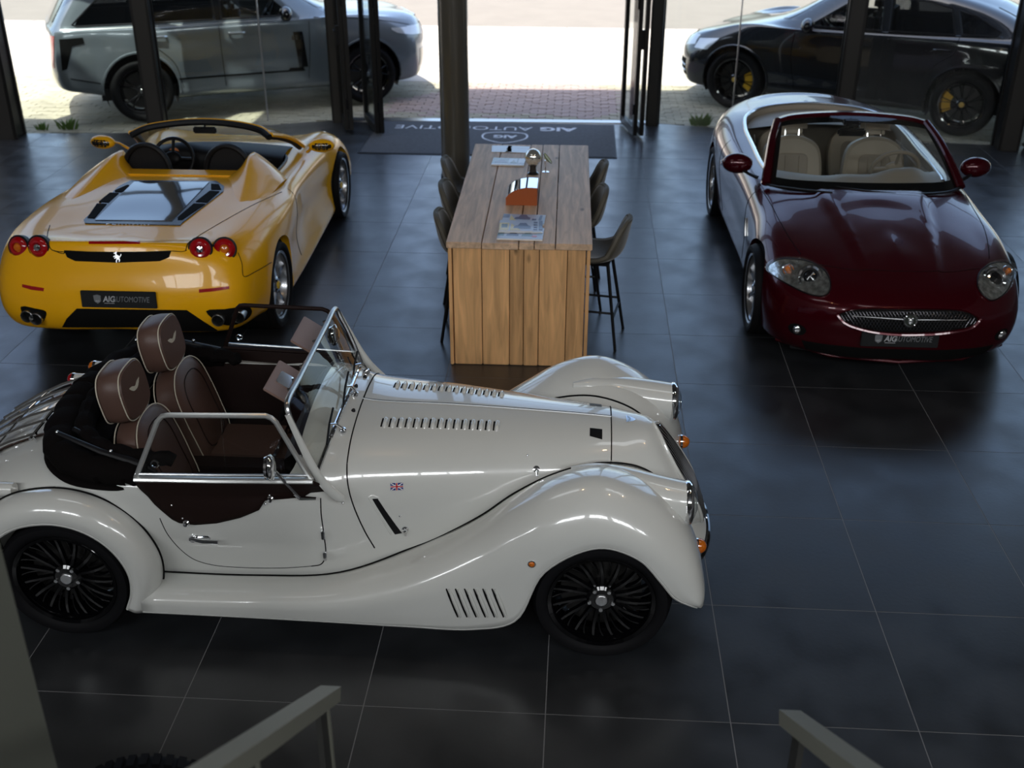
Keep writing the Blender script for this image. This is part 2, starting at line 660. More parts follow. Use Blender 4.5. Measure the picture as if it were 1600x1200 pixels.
M['matedge'] = mat('mat_rubber_edge', (0.012, 0.012, 0.014), 0.6)
M['print'] = mat('pale_print', (0.72, 0.74, 0.78), 0.8)
M['white'] = mat('white_print', (0.72, 0.73, 0.74), 0.5)
M['rubber'] = mat('tyre_rubber', (0.006, 0.006, 0.007), 0.65, spec=.15, bump=0.1, bscale=120)
M['gloss_black'] = mat('gloss_black', (0.006, 0.006, 0.007), 0.08, coat=1.0)
M['satin_black'] = mat('satin_black', (0.007, 0.007, 0.008), 0.42, spec=.25)
M['chrome'] = mat('chrome', (0.82, 0.83, 0.85), 0.06, metal=1.0)
M['alu'] = mat('brushed_aluminium', (0.50, 0.51, 0.52), 0.28, metal=1.0)
M['disc'] = mat('dark_disc_steel', (0.035, 0.034, 0.033), 0.35, metal=.6)
M['silver'] = mat('silver_wheel_paint', (0.42, 0.43, 0.45), 0.25, metal=0.8, coat=0.6)
M['lens'] = thin_glass('clear_lens', (0.95, 0.97, 0.97), 1.3)
M['carglass'] = thin_glass('car_glass', (0.80, 0.81, 0.79), 0.8)
M['darkglass'] = thin_glass('privacy_glass', (0.14, 0.15, 0.16), 1.3)
M['amber'] = mat('amber_lens', (0.80, 0.20, 0.01), 0.12, coat=1.0, trans=0.35)
M['red'] = mat('red_lens', (0.42, 0.004, 0.008), 0.12, coat=1.0, trans=0.2)
M['seamdark'] = mat('shadow_gap', (0.006, 0.006, 0.006), 0.8, spec=.08)
M['plate'] = mat('black_plate', (0.010, 0.011, 0.012), 0.6, spec=0.3)
M['platetxt'] = mat('grey_plate_print', (0.16, 0.17, 0.18), 0.5)
M['platetxt2'] = mat('pale_plate_print', (0.45, 0.46, 0.48), 0.5)

def struct(o): return tag(o, kind='structure')

# ------------------------------------------------------------------ floor with its tiles, one by one
TS = 0.8
XO, YO = 0.0, 0.0
fac = [(-8.9, 8.35), (-7.66, 8.56), (-5.85, 8.72), (-3.80, 9.50), (0.22, 9.64), (2.40, 9.03), (4.22, 8.87), (6.6, 8.7)]
ys_fac = lambda x: float(np.interp(x, [p[0] for p in fac], [p[1] for p in fac]))
floor = struct(MB().prism([(-8.9, -6.5), (6.6, -6.5)]+[(x, y) for x, y in reversed(fac)], -0.2, -0.0012).build('floor', M['grout'], smooth=False))
tmesh = {}
def tile_poly(x0, x1, y0, y1):
    """tile outline clipped by the glass front"""
    if max(y1, y1) <= min(ys_fac(x0), ys_fac(x1), ys_fac((x0+x1)/2)): return [(x0, y0), (x1, y0), (x1, y1), (x0, y1)]
    xs = sorted({x0, x1} | {p[0] for p in fac if x0 < p[0] < x1})
    top = [(x, min(y1, ys_fac(x)-0.01)) for x in xs]
    if max(t[1] for t in top) <= y0+0.03: return None
    top = [(x, max(y, y0+0.01)) for x, y in top]
    return [(x0, y0), (x1, y0)]+top[::-1]
g = 0.0022
cnt = 0
for j in range(-3, 13):
    for i in range(-11, 8):
        x0, x1, y0, y1 = XO+i*TS+g, XO+(i+1)*TS-g, YO+j*TS+g, YO+(j+1)*TS-g
        # only the field the camera could see is laid tile by tile
        yc = (y0+y1)/2
        xc = (x0+x1)/2
        if abs(xc+0.73-0.06*(yc+4.4)*-1) > 0.62*(yc+4.4)*0.95+1.6: continue
        full = y1 <= min(ys_fac(x0), ys_fac(x1))-0.01
        dz = rnd.uniform(-0.0004, 0.0004)
        if full:
            if 'f' not in tmesh:
                b = MB().box((0, 0, -0.004), (TS-2*g, TS-2*g, 0.008))
                tmesh['f'] = b.build('tile', M['tile'], floor, smooth=False)
                o = tmesh['f']
            else:
                o = tmesh['f'].copy()
                COL.objects.link(o)
            o.location = (xc, yc, dz)
        else:
            P = tile_poly(x0, x1, y0, y1)
            if P is None: continue
            o = MB().prism(P, -0.008, dz).build('tile', M['tile'], floor, smooth=False)
        cnt += 1
print('tiles', cnt)

# ------------------------------------------------------------------ ground outside
struct(MB().prism([(-600, 7.6), (600, 7.6), (600, 11.9), (-600, 11.9)], -0.5, -0.075).build('ground', M['sand'], smooth=False))
struct(MB().prism([(-600, 11.9), (600, 11.9), (600, 16.48), (-600, 16.48)], -0.5, -0.012).build('yard', M['yard'], smooth=False))
struct(MB().prism([(-600, 16.62), (600, 16.62), (600, 1500), (-600, 1500)], -0.5, -0.06).build('road', M['road'], smooth=False))
kerb = struct(MB().box((0, 16.55, -0.25), (0.02, 0.02, 0.02)).build('kerb', M['yard'], smooth=False))
for i in range(22):
    MB().box((-11.5+i*1.0, 16.55, -0.12), (0.99, 0.14, 0.22), bev=0.01).build('kerb_stone', M['yard'], kerb, smooth=False)
pave = struct(MB().box((-0.8, 10.5, -0.08), (20, 0.4, 0.01)).build('paving', M['sand'], smooth=False))
bl, bw, bh = 0.208, 0.103, 0.05
near, rest = [], []
j = 0
y = 8.45
while y < 11.85:
    x = -9.8+(j % 2)*bl*0.5
    while x < 7.6:
        if y > ys_fac(min(max(x, -8.9), 6.6))+0.06:
            d = abs(x+1.3)*0.8+(y-9.5)
            near.append((d, x, y))
        x += bl
    y += bw
    j += 1
near.sort()
vis = [q for q in near if -3.3 < q[1] < -0.15][:290]
vs = {(q[1], q[2]) for q in vis}
b0 = None
for d, x, y in vis:
    m = M['brick2'] if y < 9.95+0.25*rnd.random() and rnd.random() < 0.6 else M['brick']
    key = m.name
    if key not in tmesh:
        tmesh[key] = MB().box((0, 0, -bh/2), (bl-0.007, bw-0.007, bh), bev=0.004).build('brick', m, pave, smooth=False)
        o = tmesh[key]
    else:
        o = tmesh[key].copy()
        COL.objects.link(o)
    o.location = (x, y, -0.014+rnd.uniform(-0.003, 0.003))
    o.rotation_euler = (rnd.uniform(-.01, .01), rnd.uniform(-.01, .01), rnd.uniform(-.012, .012))
mb = MB()
for d, x, y in near:
    if (x, y) not in vs:
        z = -0.014+rnd.uniform(-0.003, 0.003)
        a, b = (bl-0.007)/2, (bw-0.007)/2
        mb.add([(x-a, y-b, z), (x+a, y-b, z), (x+a, y+b, z), (x-a, y+b, z), (x-a, y-b, z-.05), (x+a, y-b, z-.05), (x+a, y+b, z-.05), (x-a, y+b, z-.05)],
               [(0, 1, 2, 3), (0, 4, 5, 1), (1, 5, 6, 2), (2, 6, 7, 3), (3, 7, 4, 0)])
o = mesh_obj('brick_field', mb.v, mb.f, M['brick2'], pave, False)
o['kind'] = 'stuff'

# ------------------------------------------------------------------ glass front: posts, panes, bars
ZT = 5.45
def post(x, y, ang, wdt, dep, name, m=None):
    Mx = Matrix.Translation((x, y, 0)) @ Matrix.Rotation(ang, 4, 'Z')
    b = MB().box((0, -dep/2+0.05, ZT/2), (wdt, dep, ZT), Mx)
    o = struct(b.build(name, m or M['frame'], smooth=False))
    MB().box((0, -dep+0.048, ZT/2), (wdt*0.72, 0.012, ZT), Mx).build('cover_strip', M['frame_sheen'], o, smooth=False)  # strip carries the painted reflection tone of the post's front face
    MB().box((wdt/2+0.008, -0.02, ZT/2), (0.018, 0.05, ZT), Mx).build('glazing_bead', M['frame'], o, smooth=False)
    MB().box((-wdt/2-0.008, -0.02, ZT/2), (0.018, 0.05, ZT), Mx).build('glazing_bead', M['frame'], o, smooth=False)
    return o
post(-7.60, 8.56, R(8), 0.26, 0.34, 'trim_1')
post(-5.85, 8.74, R(14), 0.20, 0.34, 'trim_2')
post(-3.80, 9.50, R(10), 0.11, 0.20, 'trim_3')
post(0.20, 9.62, R(-8), 0.14, 0.20, 'trim_4')
post(2.42, 9.03, R(-10), 0.20, 0.26, 'trim_5')
post(4.30, 8.87, R(-4), 0.24, 0.30, 'trim_6')
o = struct(MB().tube([(4.5, 8.75, 0.02), (5.1, 8.75, 0.62), (5.7, 8.75, 1.2)], 0.035, 6).build('trim_7', M['frame']))
segs = [((-7.62, 8.56), (-5.85, 8.74), None), ((-5.85, 8.74), (-3.80, 9.50), 0.60), ((0.20, 9.62), (2.42, 9.03), 0.43), ((2.42, 9.03), (4.30, 8.87), None), ((4.30, 8.87), (6.6, 8.70), None)]
for k, (a, b, jf) in enumerate(segs):
    a, b = Vector((*a, 0)), Vector((*b, 0))
    d = (b-a).normalized()
    n = Vector((-d.y, d.x, 0))
    root = struct(MB().add([tuple(a-n*.03+Vector((0, 0, 3.16))), tuple(b-n*.03+Vector((0, 0, 3.16))), tuple(b+n*.03+Vector((0, 0, 3.16))), tuple(a+n*.03+Vector((0, 0, 3.16))),
                     tuple(a-n*.03+Vector((0, 0, 3.26))), tuple(b-n*.03+Vector((0, 0, 3.26))), tuple(b+n*.03+Vector((0, 0, 3.26))), tuple(a+n*.03+Vector((0, 0, 3.26)))],
                    [(0, 1, 2, 3), (4, 5, 6, 7), (0, 1, 5, 4), (1, 2, 6, 5), (2, 3, 7, 6), (3, 0, 4, 7)]).build('window_%d' % (k+1), M['frame'], smooth=False))
    cuts = [0, 1] if jf is None else [0, jf, 1]
    for c0, c1 in zip(cuts[:-1], cuts[1:]):
        p, q = a+(b-a)*c0+d*0.004, a+(b-a)*c1-d*0.004
        for z0, z1 in ((0.0, 3.16), (3.26, ZT)):
            mesh_obj('pane', [(p.x, p.y, z0), (q.x, q.y, z0), (q.x, q.y, z1), (p.x, p.y, z1)], [(0, 1, 2, 3)], M['pane'], root, False)
    if jf is not None:
        p = a+(b-a)*jf
        MB().box((p.x, p.y, 1.6), (0.016, 0.016, 3.1)).build('glass_joint', M['alu'], root, smooth=False)
# above the open door
struct(MB().box((-1.8, 9.58, 3.2), (4.0, 0.12, 0.14)).build('door_1', M['frame'], smooth=False))
door = bpy.data.objects['door_1']
mesh_obj('pane', [(-3.75, 9.56, 3.27), (0.15, 9.60, 3.27), (0.15, 9.60, ZT), (-3.75, 9.56, ZT)], [(0, 1, 2, 3)], M['pane'], door, False)
MB().box((-1.8, 9.58, 4.3), (0.12, 0.1, 2.2)).build('mullion', M['frame'], door, smooth=False)
MB().prism([(-3.75, 9.44), (0.15, 9.58), (0.15, 9.70), (-3.75, 9.60)], -0.03, 0.012).build('threshold', M['alu'], door, smooth=False)
def leaf(x0, y0, x1, y1, t=0.05, st=0.065, handle=False):
    a, b = Vector((x0, y0, 0)), Vector((x1, y1, 0))
    L = (b-a).length
    Mx = Matrix.Translation(a) @ Matrix.Rotation(math.atan2(b.y-a.y, b.x-a.x), 4, 'Z')
    f = MB()
    f.box((st/2, 0, 1.58), (st, t, 3.10), Mx, bev=0.006)
    f.box((L-st/2, 0, 1.58), (st, t, 3.10), Mx, bev=0.006)
    f.box((L/2, 0, 0.075), (L-2*st, t, 0.09), Mx)
    f.box((L/2, 0, 3.09), (L-2*st, t, 0.08), Mx)
    o = f.build('door_leaf', M['frame'], door, smooth=False)
    g_ = [Mx @ Vector(v) for v in ((st, 0, .12), (L-st, 0, .12), (L-st, 0, 3.05), (st, 0, 3.05))]
    mesh_obj('pane', g_, [(0, 1, 2, 3)], M['pane'], o, False)
    for z in (0.35, 1.55, 2.75):
        MB().cyl(Mx @ Vector((0.0, t/2+.008, z-.06)), Mx @ Vector((0.0, t/2+.008, z+.06)), 0.014, 8).build('hinge', M['satin_black'], o)
    if handle:
        MB().box((L-st/2, -t/2-.02, 1.15), (0.03, 0.04, 0.22), Mx).box((L-st/2-.05, -t/2-.05, 1.2), (0.13, 0.018, 0.02), Mx).build('handle', M['satin_black'], o, smooth=False)
leaf(-3.72, 9.42, -3.56, 8.90, handle=True)
leaf(-3.50, 8.88, -3.62, 9.42)
leaf(-3.10, 8.76, -3.44, 9.56)
leaf(-3.44, 9.50, -3.16, 8.76)
leaf(-0.05, 8.86, -0.19, 9.58)
leaf(-0.08, 9.58, 0.03, 8.86, handle=True)

# ------------------------------------------------------------------ walls and roof around the hall
struct(MB().box((-8.95, 0.35, 2.7), (0.2, 13.9, 5.6)).build('wall_left', M['wall'], smooth=False))
struct(MB().prism([(-9.05, 8.3), (-7.76, 8.42), (-7.76, 8.62), (-9.05, 8.6)], 0, 2.2).build('wall_front', mat('grey_pier', (0.22, 0.22, 0.19), 0.7), smooth=False))
struct(MB().box((6.65, 1.0, 2.7), (0.2, 15.4, 5.6)).build('wall_right', M['wall'], smooth=False))
wbk = struct(MB().box((-1.15, -6.6, 2.7), (15.8, 0.2, 5.6)).build('wall_back', M['wall'], smooth=False))
for k, (x, wd_) in enumerate(BACKWIN):
    fr = MB()
    for q in (-wd_/2, -wd_/6, wd_/6, wd_/2): fr.box((x+q, -6.30, 4.80), (.07, .06, 1.0))
    for z in (4.30, 5.30): fr.box((x, -6.30, z), (wd_+.07, .06, .07))
    struct(fr.build('window_%d' % (11+k), M['frame'], smooth=False))
# roof slab
ro = MB()
xs = [-9.0, -6.0, -3.2, -2.6, 0.2, 1.0, 3.8, 6.7]
rows = [(-6.6, -3.25), (-3.25, -1.95), (-1.95, 1.05), (1.05, 2.15), (2.15, 7.3)]
for r_, (y0, y1) in enumerate(rows):
    for a, b in zip(xs[:-1], xs[1:]):
        hole = False and (a, b) in ((-6.0, -3.2), (-2.6, 0.2), (1.0, 3.8))
        if not hole: ro.box(((a+b)/2, (y0+y1)/2, ZT+0.12), (b-a, y1-y0, 0.24))
ro.prism([(-5.6, 7.3), (6.7, 7.3), (6.7, 8.85), (4.22, 8.95), (2.4, 9.1), (0.2, 9.7), (-3.8, 9.55), (-5.6, 8.9)], ZT, ZT+0.24)
roof = struct(ro.build('ceiling', M['ceil'], smooth=False))
mesh_obj('added_roof_pane', [(-9.0, 7.3, ZT+.1), (-5.6, 7.3, ZT+.1), (-5.6, 8.9, ZT+.1), (-9.0, 8.6, ZT+.1)], [(0, 1, 2, 3)], M['pane'], roof, False)  # unseen glass strip, invented so sun reaches the ground outside on the left

for (x, y) in ((-3.4, .4), (1.6, .4)): MB().box((x, y, ZT-.03), (2.1, .6, .05)).build('fill_light_housing', M['wall'], roof, smooth=False)  # housings of the added ceiling fill lights
for (x, y) in ((-1.9, .2), (.9, -.6), (2.2, .1)): MB().cyl((x, y, 5.0), (x, y, ZT), .03, 10).lathe([(.09, 4.86), (.06, 5.0), (.0005, 5.02)], 16, Matrix.Translation((x, y, 0))).build('spot_lamp_shade', M['frame'], roof)

# column by the table
col = MB().lathe([(0.152, 0), (0.152, 0.02), (0.152, ZT)], 48, Matrix.Translation((-2.03, 7.10, 0))).build('column', M['column'])
struct(col)
MB().lathe([(0.152, 0.0), (0.162, 0.0), (0.162, 0.04), (0.153, 0.045)], 48, Matrix.Translation((-2.03, 7.10, 0))).build('base_ring', M['frame'], col)

# entrance mat
mt = MB().box((-1.775, 8.72, 0.004), (2.98, 1.50, 0.008)).build('entrance_mat', M['matedge'], smooth=False)
MB().box((-1.775, 8.72, 0.007), (2.93, 1.45, 0.008)).build('carpet_field', M['mat'], mt, smooth=False)
tag(mt, 'blue-grey entrance mat with pale upside-down lettering, inside the open doors', 'mat')
RZ = Matrix.Rotation(PI, 4, 'Z')
text('AIG', 0.235, Matrix.Translation((-0.99, 9.19, 0.0118)) @ RZ, 'lettering', M['print'], mt, bold=0.008, sx=1.15)
text('AUTOMOTIVE', 0.235, Matrix.Translation((-2.16, 9.19, 0.0118)) @ RZ, 'lettering', M['print'], mt, sx=1.15, bold=-0.002)
text('AIG', 0.17, Matrix.Translation((-1.62, 8.80, 0.0118)) @ RZ, 'lettering', M['print'], mt, bold=0.006)
MB().tube([(x-1.62, y+8.78, 0.0115) for x, y in sm([(-.24, .16), (0, .22), (.24, .16), (.26, -.05), (.14, -.2), (0, -.27), (-.14, -.2), (-.26, -.05)], 4)], 0.012, 4, closed=True, flat=0.1).build('crest_outline', M['print'], mt)
# ------------------------------------------------------------------ wheels: face towards -y, centre at the origin
def make_wheel(parent, loc, side, Rt, wt, Rr, style, m_rim, caliper=None, steer=0.0, rot=0.0, disc=True, capm=None):
    """side -1: outer face towards -y; +1: towards +y"""
    Mx = Matrix.Translation(loc) @ Matrix.Rotation(steer, 4, 'Z') @ Matrix.Diagonal((1, -side, 1, 1))
    flip = side > 0
    def B(mb, name, m, par, **k):
        return mb.build(name, m, par, **k)
    hw = wt/2
    rim = MB()
    # barrel and lip
    rim.lathe([(Rr-0.012, -hw+0.012), (Rr+0.004, -hw+0.006), (Rr+0.010, -hw+0.012), (Rr+0.006, -hw+0.022), (Rr-0.012, -hw+0.026), (Rr-0.022, -hw+0.05), (Rr-0.034, 0.0), (Rr-0.02, hw-0.02), (Rr, hw)], 56, Mx, axis='y')
    yf = -hw+0.03
    def spoke(q, prof, w0, w1, dep=0.022, curve=0.0, y0=0.0, y1=0.0, r0=0.06, r1=None):
        r1 = r1 or Rr-0.014
        vs, fs = [], []
        n = 7
        for i in range(n):
            t = i/(n-1)
            r = r0+(r1-r0)*t
            w_ = w0+(w1-w0)*t
            a = q+curve*t*t
            y = yf+y0+(y1-y0)*t-prof*math.sin(PI*t)
            c, s = math.cos(a), math.sin(a)
            for (ww, yy) in ((-w_, y+dep), (-w_*0.72, y), (w_*0.72, y), (w_, y+dep)):
                vs.append((c*r-s*ww, yy, s*r+c*ww))
        for i in range(n-1):
            for k in range(4):
                l = (k+1) % 4
                fs.append((i*4+k, i*4+l, (i+1)*4+l, (i+1)*4+k))
        fs.append((0, 1, 2, 3))
        fs.append(tuple((n-1)*4+k for k in (3, 2, 1, 0)))
        rim.add(vs, fs, Mx)
    if style == 'turbine':
        for k in range(15): spoke(rot+2*PI*k/15, 0.006, 0.010, 0.007, y0=0.016, y1=0.004, curve=0.10, r0=0.055)
        for k in range(15): spoke(rot+2*PI*(k+.42)/15, 0.004, 0.004, 0.005, y0=0.03, y1=0.008, curve=0.16, r0=Rr*0.5)
    elif style == 'five_split':
        for k in range(5):
            for d in (-0.085, 0.085): spoke(rot+2*PI*k/5+d*1.3, -0.012, 0.013, 0.012, y0=0.006, y1=0.004, r0=0.05, curve=d*1.4)
    elif style == 'five':
        for k in range(5):
            spoke(rot+2*PI*k/5, -0.012, 0.030, 0.020, y0=0.008, y1=0.004, r0=0.045, dep=0.03)
    elif style == 'seven':
        for k in range(7): spoke(rot+2*PI*k/7, -0.008, 0.022, 0.028, y0=0.010, y1=0.003, r0=0.045, dep=0.03)
    elif style == 'seven_split':
        for k in range(7):
            for d in (-0.07, 0.07): spoke(rot+2*PI*k/7+d, -0.006, 0.010, 0.012, y0=0.02, y1=0.004, r0=0.05, curve=d*1.2)
    elif style == 'multi':
        for k in range(10):
            for d in (-0.05, 0.05): spoke(rot+2*PI*k/10+d, -0.004, 0.005, 0.006, y0=0.018, y1=0.004, r0=0.06, curve=d*1.5)
    rim.lathe([(0.0005, yf+0.0), (0.055, yf+0.002), (0.068, yf+0.012), (0.074, yf+0.05), (0.074, yf+0.09)], 30, Mx, axis='y')
    w_ = B(rim, 'wheel', m_rim, parent)
    # tyre with grooves
    g0 = Rt
    prof = [(Rr+0.002, -hw+0.02), (Rr+0.010, -hw+0.004), (Rr+(Rt-Rr)*0.45, -hw-0.008), (Rr+(Rt-Rr)*0.75, -hw-0.004), (Rt-0.014, -hw+0.010), (Rt-0.004, -hw+0.026)]
    for k in range(4):
        y = -hw+0.035+(wt-0.07)*(k+0.5)/4
        prof += [(g0-0.001, y-0.016), (g0-0.008, y-0.004), (g0-0.008, y+0.004), (g0-0.001, y+0.016)]
    prof += [(Rt-0.004, hw-0.026), (Rt-0.014, hw-0.01), (Rr+(Rt-Rr)*0.6, hw+0.006), (Rr, hw-0.01)]
    ty = MB().lathe(prof, 72, Mx, axis='y')
    B(ty, 'tyre', M['rubber'], w_, ang=50)
    cp = MB().lathe([(0.0005, yf-0.008), (0.026, yf-0.008), (0.032, yf-0.003), (0.034, yf+0.004)], 20, Mx, axis='y')
    B(cp, 'hub_cap', capm or M['alu'], w_)
    nb = MB()
    for k in range(5):
        a = rot+2*PI*(k+.5)/5
        nb.lathe([(0.0005, yf-0.004), (0.009, yf-0.004), (0.010, yf+0.012)], 8, Mx @ Matrix.Translation((math.cos(a)*0.056, 0, math.sin(a)*0.056)), axis='y')
    B(nb, 'wheel_nuts', M['alu'] if style == 'turbine' else M['satin_black'], w_)
    if disc:
        dm = MB().lathe([(0.07, yf+0.075), (Rr*0.78, yf+0.075), (Rr*0.78, yf+0.10), (0.07, yf+0.10)], 40, Mx, axis='y')
        B(dm, 'brake_disc', M['alu'] if style in ('five', 'seven') else M['disc'], w_)
        if caliper:
            cm = MB().lathe([(Rr*0.50, yf+0.035), (Rr*0.88, yf+0.035), (Rr*0.88, yf+0.13), (Rr*0.50, yf+0.13)], 12, Mx, axis='y', a0=R(150 if loc[0] > 0 else -30), a1=R(215 if loc[0] > 0 else 35))
            B(cm, 'brake_caliper', caliper, w_)
    return w_

def wheel_well(parent, x, z, r, y0, y1, name='wheel_arch_liner', m=None):
    """half-round liner above a wheel"""
    b = MB()
    prof = []
    n = 20
    for y in (y0, y1):
        for k in range(n+1):
            a = R(-25)+R(230)*k/n
            prof.append((x+r*math.cos(a), y, z+r*math.sin(a)))
    fs = [(k, k+1, n+2+k, n+1+k) for k in range(n)]
    b.add(prof, fs)
    b.f.append(tuple(range(0, n+1)))
    return b.build(name, m or M['satin_black'], parent, ang=60)
# ================================================================== the classic roadster
def build_roadster():
    root = empty('classic_roadster', (-1.80, 0.35, 0))
    tag(root, 'pale grey open classic roadster with flowing wings, brown leather seats and gloss black wheels', 'car')
    paint = mat('pearl_grey_paint', (0.61, 0.615, 0.585), 0.22, coat=1.0, coat_rough=0.02)
    brown = mat('brown_leather', (0.088, 0.048, 0.037), 0.42, bump=0.12, bscale=180)
    brownd = mat('dark_brown_leather', (0.014, 0.007, 0.006), 0.5, spec=.25, bump=0.12, bscale=180)
    piping = mat('cream_piping', (0.55, 0.50, 0.40), 0.5)
    cloth = mat('dark_mohair', (0.005, 0.004, 0.004), 0.95, spec=.08, bump=0.2, bscale=90)
    visor_m = mat('visor_brown', (.24, .155, .125), .5)
    frame_m = mat('satin_frame', (.62, .63, .62), .3, metal=.75)
    wheel_m = mat('deep_gloss_black', (0.002, 0.002, 0.0025), 0.05, spec=.5)
    trim = mat('brown_side_panel', (0.014, 0.007, 0.006), 0.6, spec=.15)
    # ---------------- main body: bottom ... centre line, from nose to tail
    S = [
     [(1.745,.08,.31),(1.735,.13,.37),(1.705,.155,.46),(1.655,.16,.55),(1.60,.15,.64),(1.545,.11,.73),(1.505,.06,.795),(1.475,0,.825)],
     [(1.66,.165,.31),(1.64,.205,.40),(1.60,.218,.50),(1.56,.215,.60),(1.515,.20,.69),(1.47,.15,.772),(1.443,.08,.822),(1.425,0,.836)],
     [(1.38,.27,.30),(1.38,.29,.42),(1.38,.295,.54),(1.38,.285,.64),(1.36,.255,.725),(1.35,.19,.787),(1.35,.10,.832),(1.35,0,.843)],
     [(1.27,.30,.30),(1.27,.315,.42),(1.27,.32,.54),(1.27,.31,.65),(1.27,.275,.735),(1.27,.205,.800),(1.27,.11,.843),(1.27,0,.855)],
     [(.9,.37,.29),(.9,.39,.42),(.9,.395,.54),(.9,.385,.66),(.9,.34,.762),(.9,.255,.827),(.9,.135,.866),(.9,0,.878)],
     [(.5,.455,.28),(.5,.47,.42),(.5,.475,.55),(.5,.462,.675),(.5,.41,.785),(.5,.305,.850),(.5,.16,.886),(.5,0,.896)],
     [(.18,.525,.27),(.13,.54,.42),(.09,.545,.56),(.06,.53,.69),(.04,.47,.805),(.04,.35,.872),(.04,.18,.905),(.04,0,.913)],
     [(.05,.56,.26),(.01,.575,.42),(-.02,.585,.56),(-.04,.57,.70),(-.06,.50,.83),(-.07,.37,.905),(-.07,.19,.945),(-.07,0,.956)],
     [(-.13,.585,.26),(-.15,.605,.42),(-.16,.62,.56),(-.17,.61,.70),(-.17,.545,.83),(-.16,.39,.915),(-.16,.2,.955),(-.16,0,.966)],
     [(-.5,.59,.25),(-.5,.625,.42),(-.5,.65,.56),(-.5,.655,.68),(-.5,.64,.765),(-.5,.60,.79),(-.5,.3,.80),(-.5,0,.80)],
     [(-.86,.59,.25),(-.86,.635,.42),(-.86,.665,.56),(-.86,.67,.68),(-.86,.655,.775),(-.86,.61,.80),(-.86,.3,.81),(-.86,0,.81)],
     [(-1.15,.57,.25),(-1.15,.62,.42),(-1.15,.655,.56),(-1.15,.66,.68),(-1.15,.635,.775),(-1.15,.57,.82),(-1.15,.3,.845),(-1.15,0,.85)],
     [(-1.5,.54,.26),(-1.5,.59,.40),(-1.5,.615,.52),(-1.5,.61,.62),(-1.5,.57,.705),(-1.5,.47,.755),(-1.5,.25,.785),(-1.5,0,.79)],
     [(-1.83,.48,.28),(-1.85,.51,.38),(-1.86,.52,.45),(-1.86,.50,.52),(-1.86,.45,.57),(-1.86,.36,.60),(-1.86,.18,.62),(-1.86,0,.625)],
     [(-1.98,.40,.30),(-2.03,.42,.34),(-2.05,.42,.38),(-2.06,.40,.42),(-2.05,.36,.45),(-2.04,.28,.47),(-2.04,.14,.48),(-2.04,0,.485)]]
    bm = half_shell(S, 8, 5, mirror_cols=False)
    orient(bm, (0, 0, 0.4))
    bvh = BVHTree.FromBMesh(bm)
    PX = seen_map(root)
    SM, SP = side_map(-1), side_map(1)
    open_poly = rrect(-0.64, 0, 0.94, 1.19, 0.10, 6)
    cut(bm, bvh, open_poly, TOP, lip=0.05, lipdir=(0, 0, -1))
    body = bm_obj(bm, 'body', paint, root, 50)
    # ---------------- front wing with running board
    F = [
     [(-.89,.600,.262),(-.89,.64,.27),(-.89,.69,.275),(-.89,.745,.272),(-.89,.785,.255),(-.89,.80,.235),(-.89,.802,.21),(-.89,.80,.18)],
     [(-.4,.603,.265),(-.4,.645,.275),(-.4,.69,.280),(-.4,.745,.277),(-.4,.785,.260),(-.4,.80,.235),(-.4,.802,.21),(-.4,.80,.175)],
     [(0,.582,.285),(0,.625,.300),(0,.67,.308),(0,.73,.305),(0,.782,.284),(0,.802,.25),(0,.804,.21),(0,.80,.168)],
     [(.35,.49,.385),(.35,.56,.405),(.35,.63,.418),(.35,.70,.415),(.35,.765,.380),(.35,.80,.325),(.35,.805,.24),(.35,.80,.160)],
     [(.65,.445,.535),(.65,.51,.565),(.65,.59,.585),(.65,.67,.580),(.65,.750,.530),(.65,.795,.44),(.65,.806,.30),(.65,.80,.160)],
     [(.82,.41,.655),(.82,.48,.690),(.82,.565,.712),(.82,.65,.705),(.82,.745,.645),(.825,.795,.54),(.83,.806,.38),(.84,.80,.215)],
     [(1.0,.375,.745),(1.0,.46,.795),(1.0,.55,.824),(1.0,.645,.822),(1.0,.74,.76),(1.0,.79,.68),(.99,.806,.585),(.975,.80,.500)],
     [(1.2,.33,.785),(1.2,.44,.845),(1.2,.545,.874),(1.2,.645,.874),(1.2,.74,.815),(1.2,.79,.74),(1.205,.806,.68),(1.21,.80,.640)],
     [(1.39,.28,.745),(1.39,.42,.80),(1.39,.545,.823),(1.39,.655,.812),(1.39,.745,.748),(1.39,.79,.685),(1.395,.804,.63),(1.39,.80,.585)],
     [(1.50,.25,.66),(1.53,.40,.71),(1.54,.53,.722),(1.545,.645,.70),(1.54,.735,.64),(1.53,.785,.575),(1.52,.80,.515),(1.495,.80,.465)],
     [(1.58,.26,.52),(1.63,.42,.56),(1.65,.54,.565),(1.655,.64,.545),(1.65,.73,.50),(1.63,.775,.455),(1.60,.79,.415),(1.56,.79,.375)],
     [(1.62,.32,.39),(1.67,.45,.41),(1.695,.55,.41),(1.70,.63,.40),(1.70,.70,.38),(1.69,.75,.355),(1.67,.775,.335),(1.635,.775,.325)],
     [(1.66,.40,.31),(1.685,.48,.315),(1.70,.56,.31),(1.705,.63,.30),(1.705,.68,.295),(1.70,.725,.295),(1.685,.75,.295),(1.665,.755,.30)]]
    for s in (-1, 1):
        F_ = [[(c[0][0]-.01, c[0][1]-.11*min(1, max(.25, (c[0][0]+.3)*1.2)), c[0][2]-.035)]+c for c in F]
        G = grid_mesh(F_, 7, 5)
        nu, nv = G.shape[:2]
        V = G.reshape(-1, 3)*np.array([1, s, 1])
        b2 = bmesh.new()
        vs = [b2.verts.new(v) for v in V]
        for f in grid_faces(nu, nv): b2.faces.new([vs[i] for i in f])
        bmesh.ops.recalc_face_normals(b2, faces=b2.faces)
        orient(b2, (0.4, s*.45, -.5))
        wing = bm_obj(b2, 'front_wing', paint, root, 70, solid=0.014)
